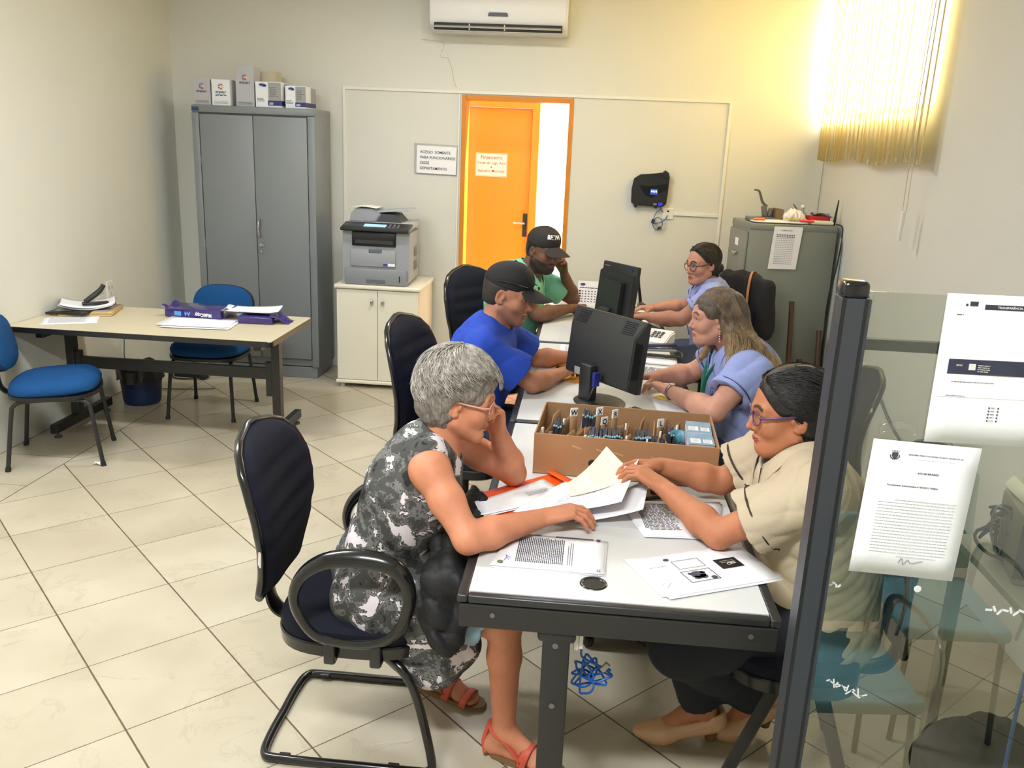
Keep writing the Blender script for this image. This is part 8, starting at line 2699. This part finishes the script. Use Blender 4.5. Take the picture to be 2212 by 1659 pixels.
        en = e + np.array([R.gauss(0, sp * 0.6), R.gauss(0, sp * 0.4), R.gauss(0, sp * 0.7)])
        m1 = c2 * 0.5 + en * 0.5 + A_(0.012, -0.030 if not far else 0.02, 0.040)
        tube(q, [Vector(v - o) for v in (a, b, c, c2, m1, en)], [0.0006, 0.0011, 0.0013, 0.0013, 0.0012, 0.0003], 4, 3)
    obj('hair_strands', q, hm, p.t, 'all')
    eyes(H, p.t, (70, 52, 36), (0.1, 0))
    q = B()
    for k in range(5): ball(q, Vector(H.p(-0.082, -0.004, -0.042 - 0.011 * k) - o), 0.0035, 8, 6)
    obj('earring', q, mat('pearl', (226, 206, 190), 0.3), p.t, True)
    return p


# ------------------------------------------------------------ 6: woman with round glasses
def person_far():
    H = Head((0.735, 5.50, 1.125), (-0.86, -0.50, -0.10), (-0.05, 0, 1), 1.03, 0.97)
    sk = skin_mat('skin_light', (192, 142, 122), (170, 86, 80), (44, 32, 28))
    sh = [(0.835, 5.73, 0.94), (0.80, 5.36, 0.94)]
    el = [(0.69, 5.86, 0.79), (0.615, 5.365, 0.795)]
    wr = [(0.47, 5.78, 0.785), (0.375, 5.415, 0.785)]
    hands = [dict(wr=wr[0], D=(-0.9, -0.2, 0.0), N=(0, 0, -1), side=1, s=0.95, curl=(0.4, 0.4, 0.45, 0.5)), dict(wr=wr[1], D=(-0.95, 0.1, 0.0), N=(0, 0, -1), side=-1, s=0.95, curl=(0.4, 0.4, 0.45, 0.5))]
    p = Person('woman with round dark glasses and tied-back hair in a light blue uniform shirt', (0.87, 5.55, 0.545), (0.86, 5.55, 0.67), (0.83, 5.55, 0.83), (0.81, 5.545, 0.91), (0.785, 5.535, 0.985),
               sh, el, wr, [(0.82, 5.64, 0.52), (0.82, 5.46, 0.52)], [(0.42, 5.64, 0.5), (0.42, 5.46, 0.5)], [(0.46, 5.64, 0.1), (0.46, 5.46, 0.1)],
               [(0.30, 5.64, 0.03), (0.30, 5.46, 0.03)], H, hands, sk, tw=(0.18, 0.155, 0.165, 0.115), flat=1.3, arm=1.12, fine=0.0038, fat=1.04,
               headkw=dict(nose=1.05, chinfat=0.5), facekw=dict(brow_w=1.1), neckr=0.050)
    p.shirt(LB, 0.56, 0.018, 0.007, 61, neck_v=0.10, sr=0.061, bell=0.012)
    p.collar(LB, 0.064, 0.045, 0.40, 0.04)
    p.collar(PIPE, 0.058, 0.014, 0.30, 0.05, name='inner_collar', lift=0.008, off=0.003)
    for k in (0, 1): p.band(k, 0.48, PIPE)
    crest(p.t, (0.735, 5.40, 0.82), (-0.85, -0.6, 0.1), (0, 0, 1), mat('crest_green', (44, 78, 84), 0.7), 0.030, p.top_prims)
    o = A_(*p.t.location)
    q = B(); tube(q, [Vector(A_(*c) - o) for c in ((0.712, 5.46, 0.93), (0.675, 5.46, 0.86), (0.665, 5.46, 0.78), (0.69, 5.46, 0.68))], 0.0022, 6); obj('button_placket', q, PIPE, p.t, 'all')
    p.trousers(mat('grey_blue_cloth', (80, 88, 108), 0.85), 1.05, 8)
    sdf_obj('hair', hair_cap(H, 0.009, (0.0, 0.100, -0.045), (0.074, 0.062, 0.108), nape=-0.075, extra=[H.e((0, -0.125, -0.035), (0.032, 0.030, 0.032), 0.008)]), 0.004 * QUICK, hair_mat('dark_hair', (22, 18, 17), (54, 44, 38), (70, 70, 70)), p.t)
    pulled_back(H, p.t, MATS['dark_hair'], 500, 0.010, 6, r=0.0014)
    eyes(H, p.t, (44, 30, 24), (0.15, -0.1))
    glasses(H, p.t, mat('dark_brown_frame', (60, 34, 30), 0.25, coat=0.6), 0.026, 0.024, 0.0020, square=0.15, dz=-0.002)
    return p


if not os.environ.get('NOPEOPLE'):
    person_grey(); person_beige(); person_blue(); person_green(); person_blonde(); person_far()
    # black bag on the lap of the grey-haired woman
    P = [cone(A_(-0.30, 2.17, 0.63), A_(-0.30, 2.50, 0.62), 0.075, 0.07, 0.04), cone(A_(-0.295, 2.14, 0.60), A_(-0.325, 2.12, 0.49), 0.060, 0.05, 0.04), cone(A_(-0.30, 2.20, 0.70), A_(-0.30, 2.48, 0.71), 0.045, 0.04, 0.04),
         cone(A_(-0.33, 2.12, 0.66), A_(-0.36, 2.11, 0.52), 0.035, 0.03, 0.03)]
    tag(sdf_obj('handbag', P, 0.0065, mat('black_bag_cloth', (20, 20, 22), 0.7, bump=0.3, bscale=200), None, cloth_noise(0.018, 26, 12)), 'black cloth bag squeezed on a lap between woman and near desk', 'bag')
